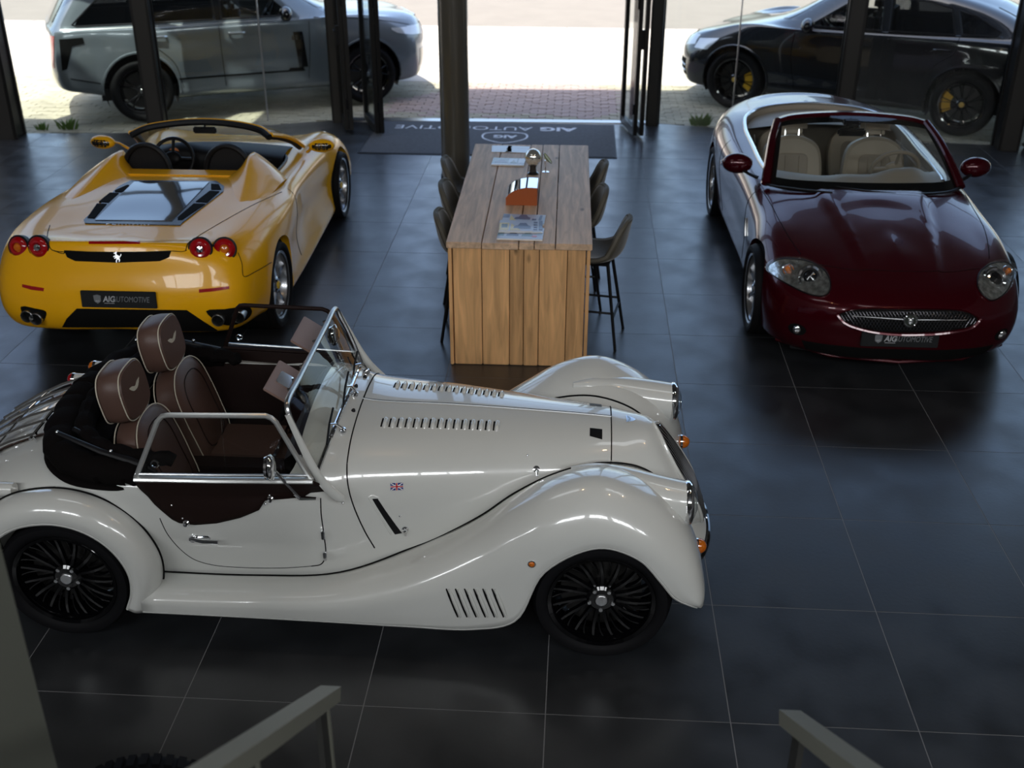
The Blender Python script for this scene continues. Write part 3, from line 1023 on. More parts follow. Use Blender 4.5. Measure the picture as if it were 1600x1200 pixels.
        if s < 0:
            b3 = bmesh.new(); b3.from_mesh(wing.data)
            wb = BVHTree.FromBMesh(b3); b3.free()
        # bead between wing and body
        e = G[:, 5]*np.array([1, s, 1])
        MB().tube([tuple(p+np.array([0, s*0.004, 0.004])) for p in e], 0.0048, 6).build('wing_beading', M['seamdark'], root)
        # rolled lip along the free edge
        e = G[:, -1]*np.array([1, s, 1])
        MB().tube([tuple(p-np.array([0, s*0.006, 0])) for p in e], 0.008, 6).build('wing_lip', paint, wing)
        # rear wing, swept round the wheel
        cx, cz = -1.25, 0.31
        A = [-22, -5, 12, 30, 48, 66, 84, 102, 120, 138, 156, 172]
        rows = []
        for a in A:
            c, d = math.cos(R(a)), math.sin(R(a))
            grow = 1+0.10*max(0, (a-100)/80)
            f_ = 1.0
            row = []
            for (r, y) in ((.415, .575), (.435, .62), (.452, .665), (.457, .71), (.445, .755), (.42, .785), (.385, .803), (.345, .800)):
                rr = r*grow*f_
                if a < 10: rr = r*(1-0.006*(10-a)*0.3)
                row.append((cx+rr*c*(1.0 if a > 60 else 0.97+0.0005*a), s*y, cz+rr*d*1.0))
            rows.append(row)
        G2 = grid_mesh(rows, 5, 4)
        nu, nv = G2.shape[:2]
        b2 = bmesh.new()
        vs = [b2.verts.new(v) for v in G2.reshape(-1, 3)]
        for f in grid_faces(nu, nv): b2.faces.new([vs[i] for i in f])
        bmesh.ops.recalc_face_normals(b2, faces=b2.faces)
        orient(b2, (-1.25, s*.6, .1))
        rw = bm_obj(b2, 'rear_wing', paint, root, 70, solid=0.014)
        MB().tube([tuple(p) for p in np.array([[cx+(np.hypot(q[0]-cx, q[2]-cz)+.002)*(q[0]-cx)/np.hypot(q[0]-cx, q[2]-cz), s*.668, cz+(np.hypot(q[0]-cx, q[2]-cz)+.002)*(q[2]-cz)/np.hypot(q[0]-cx, q[2]-cz)] for q in G2[:, 8]])], 0.0055, 6).build('wing_beading', M['seamdark'], root)
        MB().tube([tuple(p) for p in G2[:, -1]-np.array([0, s*.006, 0])], 0.009, 6).build('wing_lip', paint, rw)
        # body side between rear wing and tail, wheel wells
        wheel_well(root, -1.25, .31, .40, s*.30, s*.72)
        wheel_well(root, 1.235, .31, .325, s*.40, s*.70)
    # floor pan
    MB().prism([(-2.0, -.42), (-2.0, .42), (-.9, .56), (0, .52), (1.2, .28), (1.65, .12), (1.65, -.12), (1.2, -.28), (0, -.52), (-.9, -.56)], .20, .27).build('floor_pan', M['satin_black'], root, smooth=False)
    # ---------------- grille
    per = [np.array(p) for p in S[0]]
    left = crv(np.array(per), 6)
    full = [tuple(p) for p in left]+[(p[0], -p[1], p[2]) for p in left[::-1][1:]]
    MB().tube([(p[0]+.004, p[1], p[2]) for p in full], .009, 8, closed=True).build('grille_surround', paint, root)
    gp = [(p[0]-.03, p[1], p[2]) for p in full]
    zz_ = [p[2] for p in left]; xx_ = [p[0] for p in left]; ww_ = [p[1] for p in left]
    gx_ = lambda z: float(np.interp(z, zz_, xx_))
    gw_ = lambda z: max(.004, float(np.interp(z, zz_, ww_)))
    gv_ = [(gx_(z)-.012+.020*(1-t*t), t*gw_(z)*.97, z) for z in np.linspace(.312, .822, 20) for t in np.linspace(-1, 1, 9)]
    mesh_obj('grille_mesh', gv_, grid_faces(20, 9), M['satin_black'], root, True)
    zmin, zmax = .335, .815
    for k in range(15):
        y = (k-7)*0.0215
        zs = [p for p in left if p[1] >= abs(y)-1e-6]
        if not zs: continue
        z0 = min(p[2] for p in zs)
        z1 = max(p[2] for p in zs)
        if k == 7: z1 = zmax
        pts = []
        for i in range(12):
            z = z0+(z1-z0)*i/11
            x = gx_(z)+.004+.020*max(0, 1-(y/max(.02, gw_(z)))**2)
            pts.append((x, y, z))
        MB().tube(pts, .0046, 6).build('grille_bar', M['chrome'] if k % 1 == 0 else M['chrome'], root)
    # ---------------- headlights in their pods
    for s in (-1, 1):
        st = [(1.615, .49, .690, .099), (1.56, .488, .695, .103), (1.47, .480, .710, .104), (1.38, .466, .732, .097), (1.29, .45, .760, .080), (1.18, .435, .792, .050), (1.08, .425, .80, .018)]
        C = crv(np.array(st), 4)
        vs = []
        n = 24
        for (x, y, z, r) in C:
            for k in range(n):
                a = 2*PI*k/n
                vs.append((x, s*y+r*math.cos(a), z+r*math.sin(a)))
        fs = grid_faces(len(C), n, True)
        b = MB(); b.add(vs, fs); pod = b.build('headlight_pod', paint, root)
        Mx = Matrix.Translation((1.612, s*.49, .690)) @ Matrix.Rotation(PI/2, 4, 'Y')
        MB().lathe([(.098, -.012), (.104, -.004), (.105, .008), (.098, .020), (.088, .026), (.086, .018)], 36, Mx).build('chrome_rim', M['chrome'], pod)
        MB().lathe([(.088, .018), (.07, .034), (.04, .046), (.0005, .050)], 36, Mx).build('lamp_glass', M['lens'], pod)
        MB().lathe([(.086, .012), (.06, -.02), (.0005, -.035)], 28, Mx).build('reflector', M['chrome'], pod)
        # indicators on short stalks
        p = Vector((1.685, s*.483, .447))
        MB().cyl(p-Vector((.075, 0, -.005)), p-Vector((.012, 0, 0)), .026, 14, .030).build('indicator_stalk', M['satin_black'], root)
        MB().cyl(p-Vector((.014, 0, 0)), p-Vector((.002, 0, 0)), .038, 18).build('indicator_ring', M['chrome'], root)
        MB().ball(p, .037, 8, (1.05, 1, 1)).build('indicator_lens', M['amber'], root)
    # bumper lip under the grille
    bp = [(1.69, -.34, .26), (1.73, -.27, .27), (1.765, -.14, .28), (1.775, 0, .282), (1.765, .14, .28), (1.73, .27, .27), (1.69, .34, .26)]
    P = crv(np.array(bp), 6)
    b = MB()
    vs = [tuple(p) for p in P]+[(p[0]-.09, p[1]*.93, p[2]+.085) for p in P]
    b.add(vs, [(i, i+1, len(P)+i+1, len(P)+i) for i in range(len(P)-1)])
    b.build('front_valance', paint, root)
    MB().tube([(p[0]+.012, p[1]*1.02, p[2]-.012) for p in P], .013, 8).build('splitter_trim', M['gloss_black'], root)
    for s in (-1, 1):
        MB().tube([(1.60, s*.30, .42), (1.68, s*.335, .33), (1.70, s*.36, .27)], .012, 6).build('valance_stay', M['satin_black'], root)
    # ---------------- seams on the bonnet
    seam(bvh, [(-.0+.04, -.002), (1.27, -.002)], TOP, .0045, 'bonnet_hinge', M['alu'], root, off=.001, sub=24)
    seam(bvh, [(.04, .006), (1.27, .006)], TOP, .003, 'bonnet_gap', M['seamdark'], root, off=.001, sub=24)
    for s, mp in ((-1, SM), (1, SP)):
        seam(bvh, [(.045, .0), (.045, s*.18), (.045, s*.35), (.046, s*.455)], TOP, .0036, 'scuttle_gap', M['seamdark'], root, sub=8)
        seam(bvh, [(.046, .815), (.055, .74), (.08, .64), (.125, .50), (.165, .40)], mp, .0036, 'scuttle_gap', M['seamdark'], root)
        seam(bvh, [(1.27, .0), (1.27, s*.11), (1.27, s*.20), (1.27, s*.262)], TOP, .0034, 'nose_gap', M['seamdark'], root)
        seam(bvh, [(1.27, .76), (1.275, .72), (1.285, .68)], mp, .0034, 'nose_gap', M['seamdark'], root)
        # door shut lines
        seam(bvh, [(-.06, .70), (-.06, .62), (-.055, .50), (-.06, .38), (-.085, .335), (-.13, .325)], mp, .003, 'door_gap', M['seamdark'], root, sub=5)
        seam(bvh, [(-.79, .62), (-.77, .52), (-.73, .42), (-.68, .355), (-.60, .32), (-.48, .308), (-.3, .31), (-.13, .325)], mp, .0022, 'door_gap', M['seamdark'], root, sub=5)
        for z in (.52, .40):
            b = MB(); b.box((-.055, s*.612, z), (.016, .016, .048), bev=.003); b.build('door_hinge', M['chrome'], root, smooth=False)
    # ---------------- louvres on the bonnet top
    def louver(bv, mp, a, b, la, lw, ang_, name, m=paint, hgt=.010):
        p, n = on_body(bv, mp, a, b)
        if p is None: return
        fr = frame_at(p, n, Vector((0, 1 if abs(n.y) < .8 else 0, 0 if abs(n.y) < .8 else 1)))
        Mx = fr @ Matrix.Rotation(ang_, 4, 'Z')
        vs, fs = [], []
        nn = 7
        for i in range(nn):
            t = -1+2*i/(nn-1)
            e = math.sqrt(max(0, 1-abs(t)**4))
            h = hgt*e
            for (u, hh) in ((-1, 0), (-.55, .75), (0, 1), (.55, .8), (1, 0.0)):
                vs.append((u*lw/2*(0.55+.45*e), t*la/2, h*hh-.001))
        for i in range(nn-1):
            for k in range(4): fs.append((i*5+k, i*5+k+1, (i+1)*5+k+1, (i+1)*5+k))
        MB().add(vs, fs, Mx).build(name, m, root, ang=80)
    for s in (-1, 1):
        for k in range(15):
            t = k/14
            louver(bvh, TOP, .185+.535*t, s*(.195-.032*t), .078, .026, 0, 'bonnet_louver', hgt=.021)
            seam(bvh, [(.185+.535*t-.0155, s*(.195-.032*t)+q) for q in (-.032, 0, .032)], TOP, .0045, 'louver_mouth', M['seamdark'], root, sub=1, n=4)
        # black vents near the nose and their scoops
        patch(bvh, [(1.165, s*.115), (1.225, s*.115), (1.225, s*.175), (1.165, s*.165)], TOP, 'bonnet_vent', M['satin_black'], root, res=.012, off=.002)
    patch_h = [(-.001, -.001)]
    # side slot with its black insert, flag badge, catches
    for s, mp in ((-1, SM), (1, SP)):
        patch(bvh, [(.165, .665), (.19, .665), (.295, .475), (.262, .470)], mp, 'side_slot', M['satin_black'], root, res=.012, off=.002)
        seam(bvh, [(.150, .675), (.165, .680), (.195, .668)], mp, .004, 'slot_rim', paint, root)
        seam(bvh, [(.15, .67), (.20, .57), (.245, .47)], mp, .004, 'slot_rim', paint, root)
    fp, fn = on_body(bvh, PX, 620, 760)
    fr = frame_at(fp, fn) @ Matrix.Translation((0, 0, .002))
    fl = MB().box((0, 0, 0), (.058, .034, .004), fr).build('flag_badge', mat('badge_blue', (.02, .03, .18), .2, coat=1), root, smooth=False)
    wr = MB().box((0, 0, .002), (.058, .009, .003), fr).box((0, 0, .002), (.010, .034, .003), fr)
    for a in (.53, -.53): wr.box((0, 0, .0015), (.062, .004, .002), fr @ Matrix.Rotation(a, 4, 'Z'))
    wr.build('flag_white_crosses', M['white'], fl, smooth=False)
    MB().box((0, 0, .003), (.058, .005, .003), fr).box((0, 0, .003), (.006, .034, .003), fr).build('flag_red_cross', mat('badge_red', (.5, .01, .02), .2, coat=1), fl, smooth=False)
    for (u, v) in ((633, 827), (838, 733), (845, 608)):
        p, n = on_body(bvh, PX, u, v)
        if p is None: continue
        fr = frame_at(p, n)
        MB().lathe([(.0005, .026), (.009, .024), (.010, .014), (.006, .010), (.006, .006), (.016, .004), (.017, 0)], 14, fr).box((0, -.020, .006), (.010, .028, .008), fr, bev=.002).build('bonnet_catch', M['chrome'], root)
    for (u, v) in ((625, 806), (824, 712)):
        p, n = on_body(bvh, PX, u, v)
        if p is not None: MB().ball(p+n*.002, .006, 6).build('rivet', M['chrome'], root)
    for (u, v) in ((570, 590), (556, 604), (552, 642)):
        p, n = on_body(bvh, PX, u, v)
        if p is not None:
            fr = frame_at(p, n)
            MB().lathe([(.0005, .016), (.006, .012), (.010, .004), (.011, 0)], 10, fr).build('washer_jet', M['satin_black'], root)
    # winged emblem helper: a disc between two swept wings
    def wings(Mx, sc, m, par, name='winged_emblem'):
        b = MB()
        b.prism([(x*sc, y*sc) for x, y in ell(0, 0, .13, .16, 16)], 0, .02*sc, M=Mx)
        for q in (-1, 1):
            pl = [(.08, .14), (.5, .34), (1.0, .40), (.93, .26), (.82, .20), (.75, .10), (.62, .04), (.52, -.05), (.34, -.12), (.1, -.16)]
            pl = [(q*x*sc, y*sc) for x, y in pl]
            if q < 0: pl = pl[::-1]
            b.prism(pl, 0, .012*sc, M=Mx)
        return b.build(name, m, par, smooth=False)
    p, n = on_body(bvh, TOP, 1.365, 0)
    xdir = Vector((1, 0, 0))
    zz = n; yy = (Vector((1, 0, 0))-zz*zz.x).normalized()*-1; xx = yy.cross(zz)
    fr = Matrix(((xx.x, yy.x, zz.x, p.x), (xx.y, yy.y, zz.y, p.y), (xx.z, yy.z, zz.z, p.z), (0, 0, 0, 1)))
    MB().prism([(-.035, .022), (.035, .022), (.018, -.012), (0, -.026), (-.018, -.012)], 0, .004, M=fr).build('nose_badge', M['chrome'], root, smooth=False)
    wings(fr @ Matrix.Translation((0, .004, .004)), .032, M['alu'], root, 'nose_wings')
    # side repeater and slanted vents on the wing
    PXW = PX
    p, n = on_body(wb, PX, 831, 881)
    if p is not None:
        MB().lathe([(.018, 0), (.018, .004), (.014, .006)], 16, frame_at(p, n)).build('repeater_ring', M['chrome'], root)
        MB().ball(p+n*.004, .014, 7, (1, .6, 1)).build('side_repeater', M['amber'], root)
    for k in range(6):
        x0 = 702+14.3*k
        for s in (-1, 1):
            pts = []
            for t in (0, .25, .5, .75, 1):
                q, n = on_body(wb, PX, x0+18*t, 920+44*t)
                if q is not None: pts.append(Vector((q.x, q.y*(-s), q.z))+Vector((0, n.y*(-s), 0))*.002 if s > 0 else q+n*.002)
            if len(pts) == 5:
                MB().tube(pts, [.005, .011, .0125, .011, .005], 8, flat=.8).build('wing_louver', paint, root)
                MB().tube([v+Vector((-.0135, 0, -.0)) for v in pts], [.003, .005, .005, .005, .003], 6).build('louver_slot', M['seamdark'], root)
    # ---------------- wheels
    for (x, s, st) in ((1.235, -1, 0), (1.235, 1, 0), (-1.25, -1, 0), (-1.25, 1, 0)):
        make_wheel(root, (x, s*.665, .315), s, .315, .225, .240, 'turbine', wheel_m, steer=st, rot=.3)
    # ---------------- cockpit
    tub = MB()
    ox = [(-1.11, .585), (-.17, .585), (-.17, -.585), (-1.11, -.585)]
    tub.add([(x, y, .79) for x, y in ox]+[(x, y*.9, .28) for x, y in ox], [(0, 1, 5, 4), (1, 2, 6, 5), (2, 3, 7, 6), (3, 0, 4, 7), (4, 5, 6, 7)])
    tub.build('cockpit_lining', brownd, root, smooth=False)
    MB().box((-.62, 0, .40), (.8, .16, .24), bev=.03).build('transmission_tunnel', brownd, root)
    # dashboard
    ds = [(-.16, .54, .80), (-.20, .53, .87), (-.215, .0, .915)]
    b = MB()
    pr = [(-.15, .93), (-.20, .93), (-.235, .90), (-.235, .70), (-.15, .62)]
    b.add([(x, -.50, z-.05) for x, z in pr]+[(x, -.25, z) for x, z in pr]+[(x, .25, z) for x, z in pr]+[(x, .50, z-.05) for x, z in pr],
          grid_faces(4, 5, True))
    b.build('dashboard', brownd, root)
    for y in (-.06, .06, .20, .34): MB().lathe([(.045, .004), (.042, .01), (.0005, .008)], 20, Matrix.Translation((-.236, y, .82)) @ Matrix.Rotation(-PI/2, 4, 'Y')).build('dial', M['chrome'], root)
    Mw = Matrix.Translation((-.38, .27, .80)) @ Matrix.Rotation(R(-65), 4, 'Y')
    sw = MB().tube([(.165*math.cos(a), .165*math.sin(a), 0) for a in np.linspace(0, 2*PI, 33)[:-1]], .013, 8, closed=True, M=Mw)
    for a in (0, 2.3, -2.3): sw.tube([(0, 0, -.02), (.155*math.cos(a), .155*math.sin(a), 0)], .010, 6, M=Mw)
    sw.ball((0, 0, -.01), .035, 8, (1, 1, .5), Mw).build('steering_wheel', M['satin_black'], root)
    MB().cyl((-.37, .27, .79), (-.2, .27, .70), .025, 10).build('steering_column', M['satin_black'], root)
    for s in (-1, 1):
        yc = s*.265
        lean = R(17)
        # cushion
        b = MB().box((-.66, yc, .43), (.46, .42, .14), bev=.05)
        cu = b.build('seat_cushion', brown, root)
        def slab(outline, th, taper=.82):
            """upholstered slab in its own plane: outline (across, up), thickness along x"""
            n = len(outline)
            vs = []
            cx_ = sum(p[0] for p in outline)/n
            cy_ = sum(p[1] for p in outline)/n
            for (xx_, k) in ((0, taper), (th*.16, .97), (th*.5, 1.0), (th*.84, .97), (th, taper)):
                vs += [(xx_, cx_+(p[0]-cx_)*k, cy_+(p[1]-cy_)*k) for p in outline]
            fs = grid_faces(5, n, True)
            fs += [tuple(range(n)), tuple(range(4*n, 5*n))]
            return vs, fs
        Mb = Matrix.Translation((-.93, yc, .42)) @ Matrix.Rotation(-lean, 4, 'Y')
        ol = sm([(-.20, .0), (-.225, .15), (-.225, .32), (-.20, .43), (-.12, .50), (0, .52), (.12, .50), (.20, .43), (.225, .32), (.225, .15), (.20, .0), (0, -.02)], 4)
        vs, fs = slab(ol, .14)
        sb = MB().add(vs, fs, Mb).build('seat_back', brown, root)
        MB().tube([(.128, p[0]*.97, p[1]*.97+.01) for p in ol], .0032, 6, closed=True, M=Mb).build('piping', piping, sb)
        MB().tube([(.012, p[0]*.99, p[1]*.99) for p in ol], .0032, 6, closed=True, M=Mb).build('piping', piping, sb)
        ip = sm([(-.11, .06), (-.13, .24), (-.12, .38), (-.07, .44), (.07, .44), (.12, .38), (.13, .24), (.11, .06)], 4)
        MB().tube([(.141, p[0], p[1]) for p in ip], .0035, 5, closed=True, M=Mb).build('stitched_panel', brownd, sb)
        Mh = Matrix.Translation((-1.085, yc, .925)) @ Matrix.Rotation(-R(9), 4, 'Y')
        oh = sm([(-.135, .03), (-.15, .10), (-.145, .19), (-.105, .245), (0, .26), (.105, .245), (.145, .19), (.15, .10), (.135, .03), (.08, .0), (-.08, .0)], 4)
        vs, fs = slab(oh, .125, .9)
        hr = MB().add(vs, fs, Mh).build('headrest', brown, root)
        MB().tube([(.116, p[0]*.96, p[1]*.96+.004) for p in oh], .0032, 6, closed=True, M=Mh).build('piping', piping, hr)
        MB().tube([(.008, p[0]*.98, p[1]*.98+.002) for p in oh], .0032, 6, closed=True, M=Mh).build('piping', piping, hr)
        Me = Mh @ Matrix(((0, 0, 1, .127), (1, 0, 0, 0), (0, 1, 0, .135), (0, 0, 0, 1)))
        wings(Me, .062, piping, hr, 'embroidered_wings')
        # belt
        MB().tube([(-1.02, yc+s*.17, .78), (-.90, yc+s*.21, .62), (-.80, yc+s*.23, .48)], .026, 6, flat=.12, up=(0, 1, 0)).build('seat_belt', M['satin_black'], root)
        MB().cyl((-1.02, yc+s*.20, .72), (-.93, yc+s*.235, .60), .006, 6).build('belt_stalk', M['chrome'], root)
    # ---------------- windscreen
    top_z, bot_z = 1.163, .0
    def wsx(y, t):   # t 0 bottom 1 top
        return (-.015-.03*(y/.55)**2)*(1-t)+(-.183)*t
    bot = [(-.02-.05*(y/.55)**2, y, .955-.115*(abs(y)/.52)**2.2) for y in np.linspace(-.555, .555, 17)]
    topc = [(-.185, y, 1.163) for y in np.linspace(-.535, .535, 9)]
    ring = [(-.02-.05, -.575, .80), (-.13, -.567, 1.0), (-.168, -.558, 1.10), (-.180, -.548, 1.145), (-.186, -.525, 1.163)]+[(-.187, y, 1.165) for y in (-.3, 0, .3)]
    ring += [(p[0], -p[1], p[2]) for p in ring[:5][::-1]]
    ringd = [tuple(p) for p in crv(np.array(ring), 5)]
    wsf = MB().tube(ringd, .0125, 8, flat=1.0).build('windscreen_frame', M['alu'], root)
    MB().tube([tuple(p) for p in bot], .010, 8).build('windscreen_base_rail', M['chrome'], wsf)
    vs, fs = [], []
    nyy = 17
    for i, y in enumerate(np.linspace(-.545, .545, nyy)):
        b_ = bot[i]
        zt = 1.16-(.03 if abs(y) > .54 else 0)
        for t in np.linspace(0, 1, 5):
            vs.append((b_[0]*(1-t)+(-.185)*t, y, b_[2]*(1-t)+zt*t))
    fs = grid_faces(nyy, 5)
    mesh_obj('windscreen_glass', vs, fs, M['carglass'], wsf, True)
    for s in (-1, 1):
        pts = [(-.178, s*.565, 1.125), (-.13, s*.580, 1.00), (-.075, s*.595, .87), (-.03, s*.602, .79), (.03, s*.600, .725), (.055, s*.598, .70)]
        pts = [tuple(p) for p in crv(np.array(pts), 4)]
        n_ = len(pts)
        MB().tube(pts, [.013+.012*min(1, i/n_*1.6) if i < n_-3 else .025-.006*(i-n_+4) for i in range(n_)], 10, flat=.65, up=(0, 1, 0)).build('windscreen_stanchion', paint, wsf)
        MB().ball((.05, s*.615, .703), .006, 6).build('stanchion_bolt', M['chrome'], wsf)
    # wipers
    for y in (-.31, 0, .31):
        p, n = on_body(bvh, TOP, -.0, y)
        MB().lathe([(.018, 0), (.018, .012), (.012, .026), (.0005, .03)], 16, frame_at(p, n)).build('wiper_pivot', M['chrome'], root)
        q = Vector((-.045-.05*(y/.55)**2, y-.045, 1.0-.115*(abs(y)/.52)**2.2))
        MB().tube([p+n*.024, (p+q)/2+n*.03, q+Vector((.012, 0, .0))], [.006, .006, .004], 6).build('wiper_arm', M['chrome'], root)
        e = [q+Vector((.008, 0, -.005))+Vector((.02, -.13, -.025)), q+Vector((.014, 0, 0)), q+Vector((.008, .0, .0))+Vector((-.0, .12, .02))]
        MB().tube(e, .0055, 6).build('wiper_blade', M['satin_black'], root)
    # sun visors
    for y, mir in ((-.24, True), (.28, False)):
        Mv = Matrix.Translation((-.275, y, 1.115)) @ Matrix.Rotation(R(-62), 4, 'Y') @ Matrix.Rotation(R(90), 4, 'Z')
        Mv = Matrix.Translation((-.275, y, 1.118)) @ Matrix.Rotation(R(33), 4, 'Y')
        v = MB().box((0, 0, 0), (.135, .30, .012), Mv, bev=.004).build('sun_visor', visor_m, root)
        if mir:
            MB().prism(rrect(.0, .01, .07, .11, .012), .007, .009, M=Mv).build('visor_mirror', M['chrome'], v, smooth=False)
        for q in (-.12, .12): MB().cyl((-.195, y+q, 1.15), (-.225, y+q, 1.14), .007, 8).build('visor_hinge', M['chrome'], v)
    # ---------------- side screens
    for s in (-1, 1):
        A_ = [(-.86, s*.685, .845), (-.80, s*.655, .98), (-.745, s*.625, 1.105), (-.725, s*.615, 1.125), (-.70, s*.612, 1.13), (-.5, s*.602, 1.13), (-.27, s*.59, 1.13), (-.245, s*.59, 1.12), (-.225, s*.592, 1.10), (-.16, s*.605, .97), (-.10, s*.625, .86), (-.075, s*.64, .835)]
        fr = MB().tube(A_, .0120, 8).build('side_screen', frame_m if s < 0 else trim, root)
        MB().tube([(-.865, s*.688, .842), (-.5, s*.672, .838), (-.07, s*.642, .834)], .012, 8, flat=1.7, up=(0, 1, 0)).build('sill_rail', frame_m if s < 0 else trim, fr)
        MB().tube([(-.86, s*.685, .865), (-.5, s*.665, .861), (-.09, s*.635, .857)], .006, 6).build('slide_rail', M['alu'], fr)
        poly = [A_[0], A_[1], A_[2], A_[4], A_[6], A_[8], A_[9], A_[10], A_[11]]
        mesh_obj('sliding_pane', poly, [tuple(range(len(poly)))], M['carglass'], fr, False)
        MB().tube([(-.465, s*.606, 1.125), (-.455, s*.66, .865)], .004, 4, flat=.4).build('pane_edge', M['lens'], fr)
        MB().lathe([(.018, -.002), (.020, .0), (.018, .006), (.013, .006), (.012, .0)], 20, frame_at(Vector((-.77, s*.668, .91)), Vector((0, s, .25)))).build('finger_ring', M['chrome'], fr)
        # brown flap below the rail: lower edge as on the door
        lo = [(-.85, .78), (-.86, .80), (-.865, .835), (-.07, .832), (-.02, .76), (-.02, .73), (-.10, .735), (-.13, .72), (-.30, .715), (-.33, .67), (-.42, .63), (-.53, .60), (-.63, .59), (-.70, .60), (-.73, .62), (-.80, .70)]
        vs2, F2, bd = flat_cells(lo, .02)
        def skin(a, b):
            h = bvh.ray_cast(Vector((a, s*3, min(b, .74))), Vector((0, -s, 0)))
            y0 = abs(h[0].y) if h[0] is not None else .62
            if b > .74:
                yt = .672+(.642-.672)*(a+.5)/.43 if a > -.5 else .672+(.688-.672)*(-.5-a)/.365
                t = (b-.74)/.10
                return (a, s*((y0+.007)*(1-t)+(yt+.006)*t), b)
            return (a, s*(y0+.007), b)
        V3 = [skin(a, b) for a, b in vs2]
        o = mesh_obj('side_flap', V3, F2, trim, fr, True, 60)
        md = o.modifiers.new('t', 'SOLIDIFY'); md.thickness = .006; md.offset = 0
        for (a, b) in ((-.72, .70), (-.68, .63), (-.28, .74), (-.30, .70)):
            c = skin(a, b)
            MB().ball((c[0], c[1]+s*.004, c[2]), .006, 6).build('press_stud', M['chrome'], fr)
        for (a, b) in ((-.665, .605), (-.275, .725)):
            c = skin(a, b)
            MB().lathe([(.016, 0), (.016, .01), (.010, .016), (.010, .026), (.0005, .028)], 12, frame_at(Vector(c), Vector((0, s, 0)))).build('thumb_screw', M['chrome'], fr)
        # door handle
        h = bvh.ray_cast(Vector((-.60, s*3, .50)), Vector((0, -s, 0)))[0]
        if h is not None:
            dh = MB().tube([(-.67, h.y+s*.012, .502), (-.60, h.y+s*.030, .502), (-.53, h.y+s*.030, .502)], [.008, .013, .012], 10).lathe([(.020, 0), (.018, .016), (.0005, .018)], 14, frame_at(Vector((-.655, h.y, .502)), Vector((0, s, 0))))
            dh.build('door_handle', M['chrome'], root)
            MB().prism(rrect(-.625, .502, .10, .034, .016), h.y, h.y+s*.006, axis='y').build('handle_plate', M['chrome'], root)
        # door mirror on its arm
        base = Vector((-.14, s*.635, .735))
        MB().tube([base+Vector((.075, 0, .0)), base, base+Vector((-.02, s*.01, .03))], [.008, .013, .010], 8, flat=.7).build('mirror_foot', M['chrome'], root)
        MB().tube([base+Vector((0, 0, 0)), base+Vector((-.05, s*.03, .10)), base+Vector((-.085, s*.055, .175))], [.008, .008, .007], 8).build('mirror_arm', M['chrome'], root)
        Mm = Matrix.Translation(base+Vector((-.10, s*.06, .195))) @ Matrix.Rotation(R(-8)*s, 4, 'Z')
        b = MB().ball((0, 0, 0), .062, 10, (.42, .9, 1.0), Mm)
        mr_ = b.build('door_mirror', M['chrome'], root)
        MB().lathe([(.0005, -.027), (.050, -.024), (.056, -.012)], 24, Mm @ Matrix.Rotation(PI/2, 4, 'Y')).build('mirror_glass', M['chrome'], mr_)
    # ---------------- folded hood around the rear of the cockpit
    U = [(-.84, -.60, .815), (-1.0, -.615, .83), (-1.17, -.585, .85), (-1.30, -.45, .865), (-1.36, -.2, .875), (-1.37, 0, .88), (-1.36, .2, .875), (-1.30, .45, .865), (-1.17, .585, .85), (-1.0, .615, .83), (-.84, .60, .815)]
    U = crv(np.array(U), 6)
    nU = len(U)
    def wob(i, a=0.006): return a*math.sin(i*1.7)+a*.6*math.sin(i*3.1+1)
    MB().tube([(p[0]+wob(i), p[1]*1.0, p[2]+wob(i+5)) for i, p in enumerate(U)], [.05+.035*math.sin(PI*i/(nU-1))**.5+wob(i*2, .004) for i in range(nU)], 12, flat=.85).build('folded_hood', cloth, root)
    MB().tube([(p[0]+.10, p[1]*.88, p[2]+.035+wob(i+3)) for i, p in enumerate(U)], [.030+.018*math.sin(PI*i/(nU-1))**.5+wob(i, .003) for i in range(nU)], 10).build('folded_hood_roll', cloth, root)
    # hood cover skirt over the body edge
    MB().tube([(p[0]-.03, p[1]*1.04, p[2]-.06) for p in U], [.055*max(.12, math.sin(PI*i/(nU-1)))**.35 for i in range(nU)], 10, flat=.5, up=(0, 0, 1)).build('hood_envelope', cloth, root)
    patch(bvh, [(-1.10, -.58), (-1.10, .58), (-1.30, .50), (-1.42, .30), (-1.44, 0), (-1.42, -.30), (-1.30, -.50)], TOP, 'hood_cover', cloth, root, res=.06, off=.02, thick=.0)
    MB().box((-1.13, 0, .60), (.05, 1.12, .46)).build('rear_bulkhead', cloth, root)
    for s in (-1, 1):
        MB().tube([(-1.28, s*.50, .955), (-1.05, s*.585, .915), (-.86, s*.60, .865)], [.012, .016, .020], 8, flat=.7).build('hood_bow', M['satin_black'], root)
        MB().tube([(-1.24, s*.42, .93), (-1.0, s*.55, .90), (-.80, s*.60, .82)], .012, 8).build('hood_bow', M['satin_black'], root)
        for t in ((-1.28, s*.50, .957), (-1.0, s*.59, .92), (-.87, s*.625, .80)): MB().ball(t, .009, 6).build('hood_stud', M['chrome'], root)
    # ---------------- tail: luggage rack, straps, lamps
    for k, y in enumerate((-.30, -.18, -.06, .06, .18, .30)):
        pts = []
        for x in (-1.48, -1.62, -1.76, -1.90):
            p, n = on_body(bvh, TOP, x, y)
            pts.append(p+n*.045)
        MB().tube(pts, .009, 8).build('luggage_rack_bar', M['chrome'], root)
    for x in (-1.50, -1.70, -1.90):
        pts = []
        for y in (-.33, -.1, .1, .33):
            p, n = on_body(bvh, TOP, x, y)
            pts.append(p+n*.04)
        MB().tube(pts, .008, 8).build('luggage_rack_rail', M['chrome'], root)
        for y in (-.30, .30):
            p, n = on_body(bvh, TOP, x, y)
            MB().cyl(p, p+n*.045, .007, 8).build('rack_foot', M['chrome'], root)
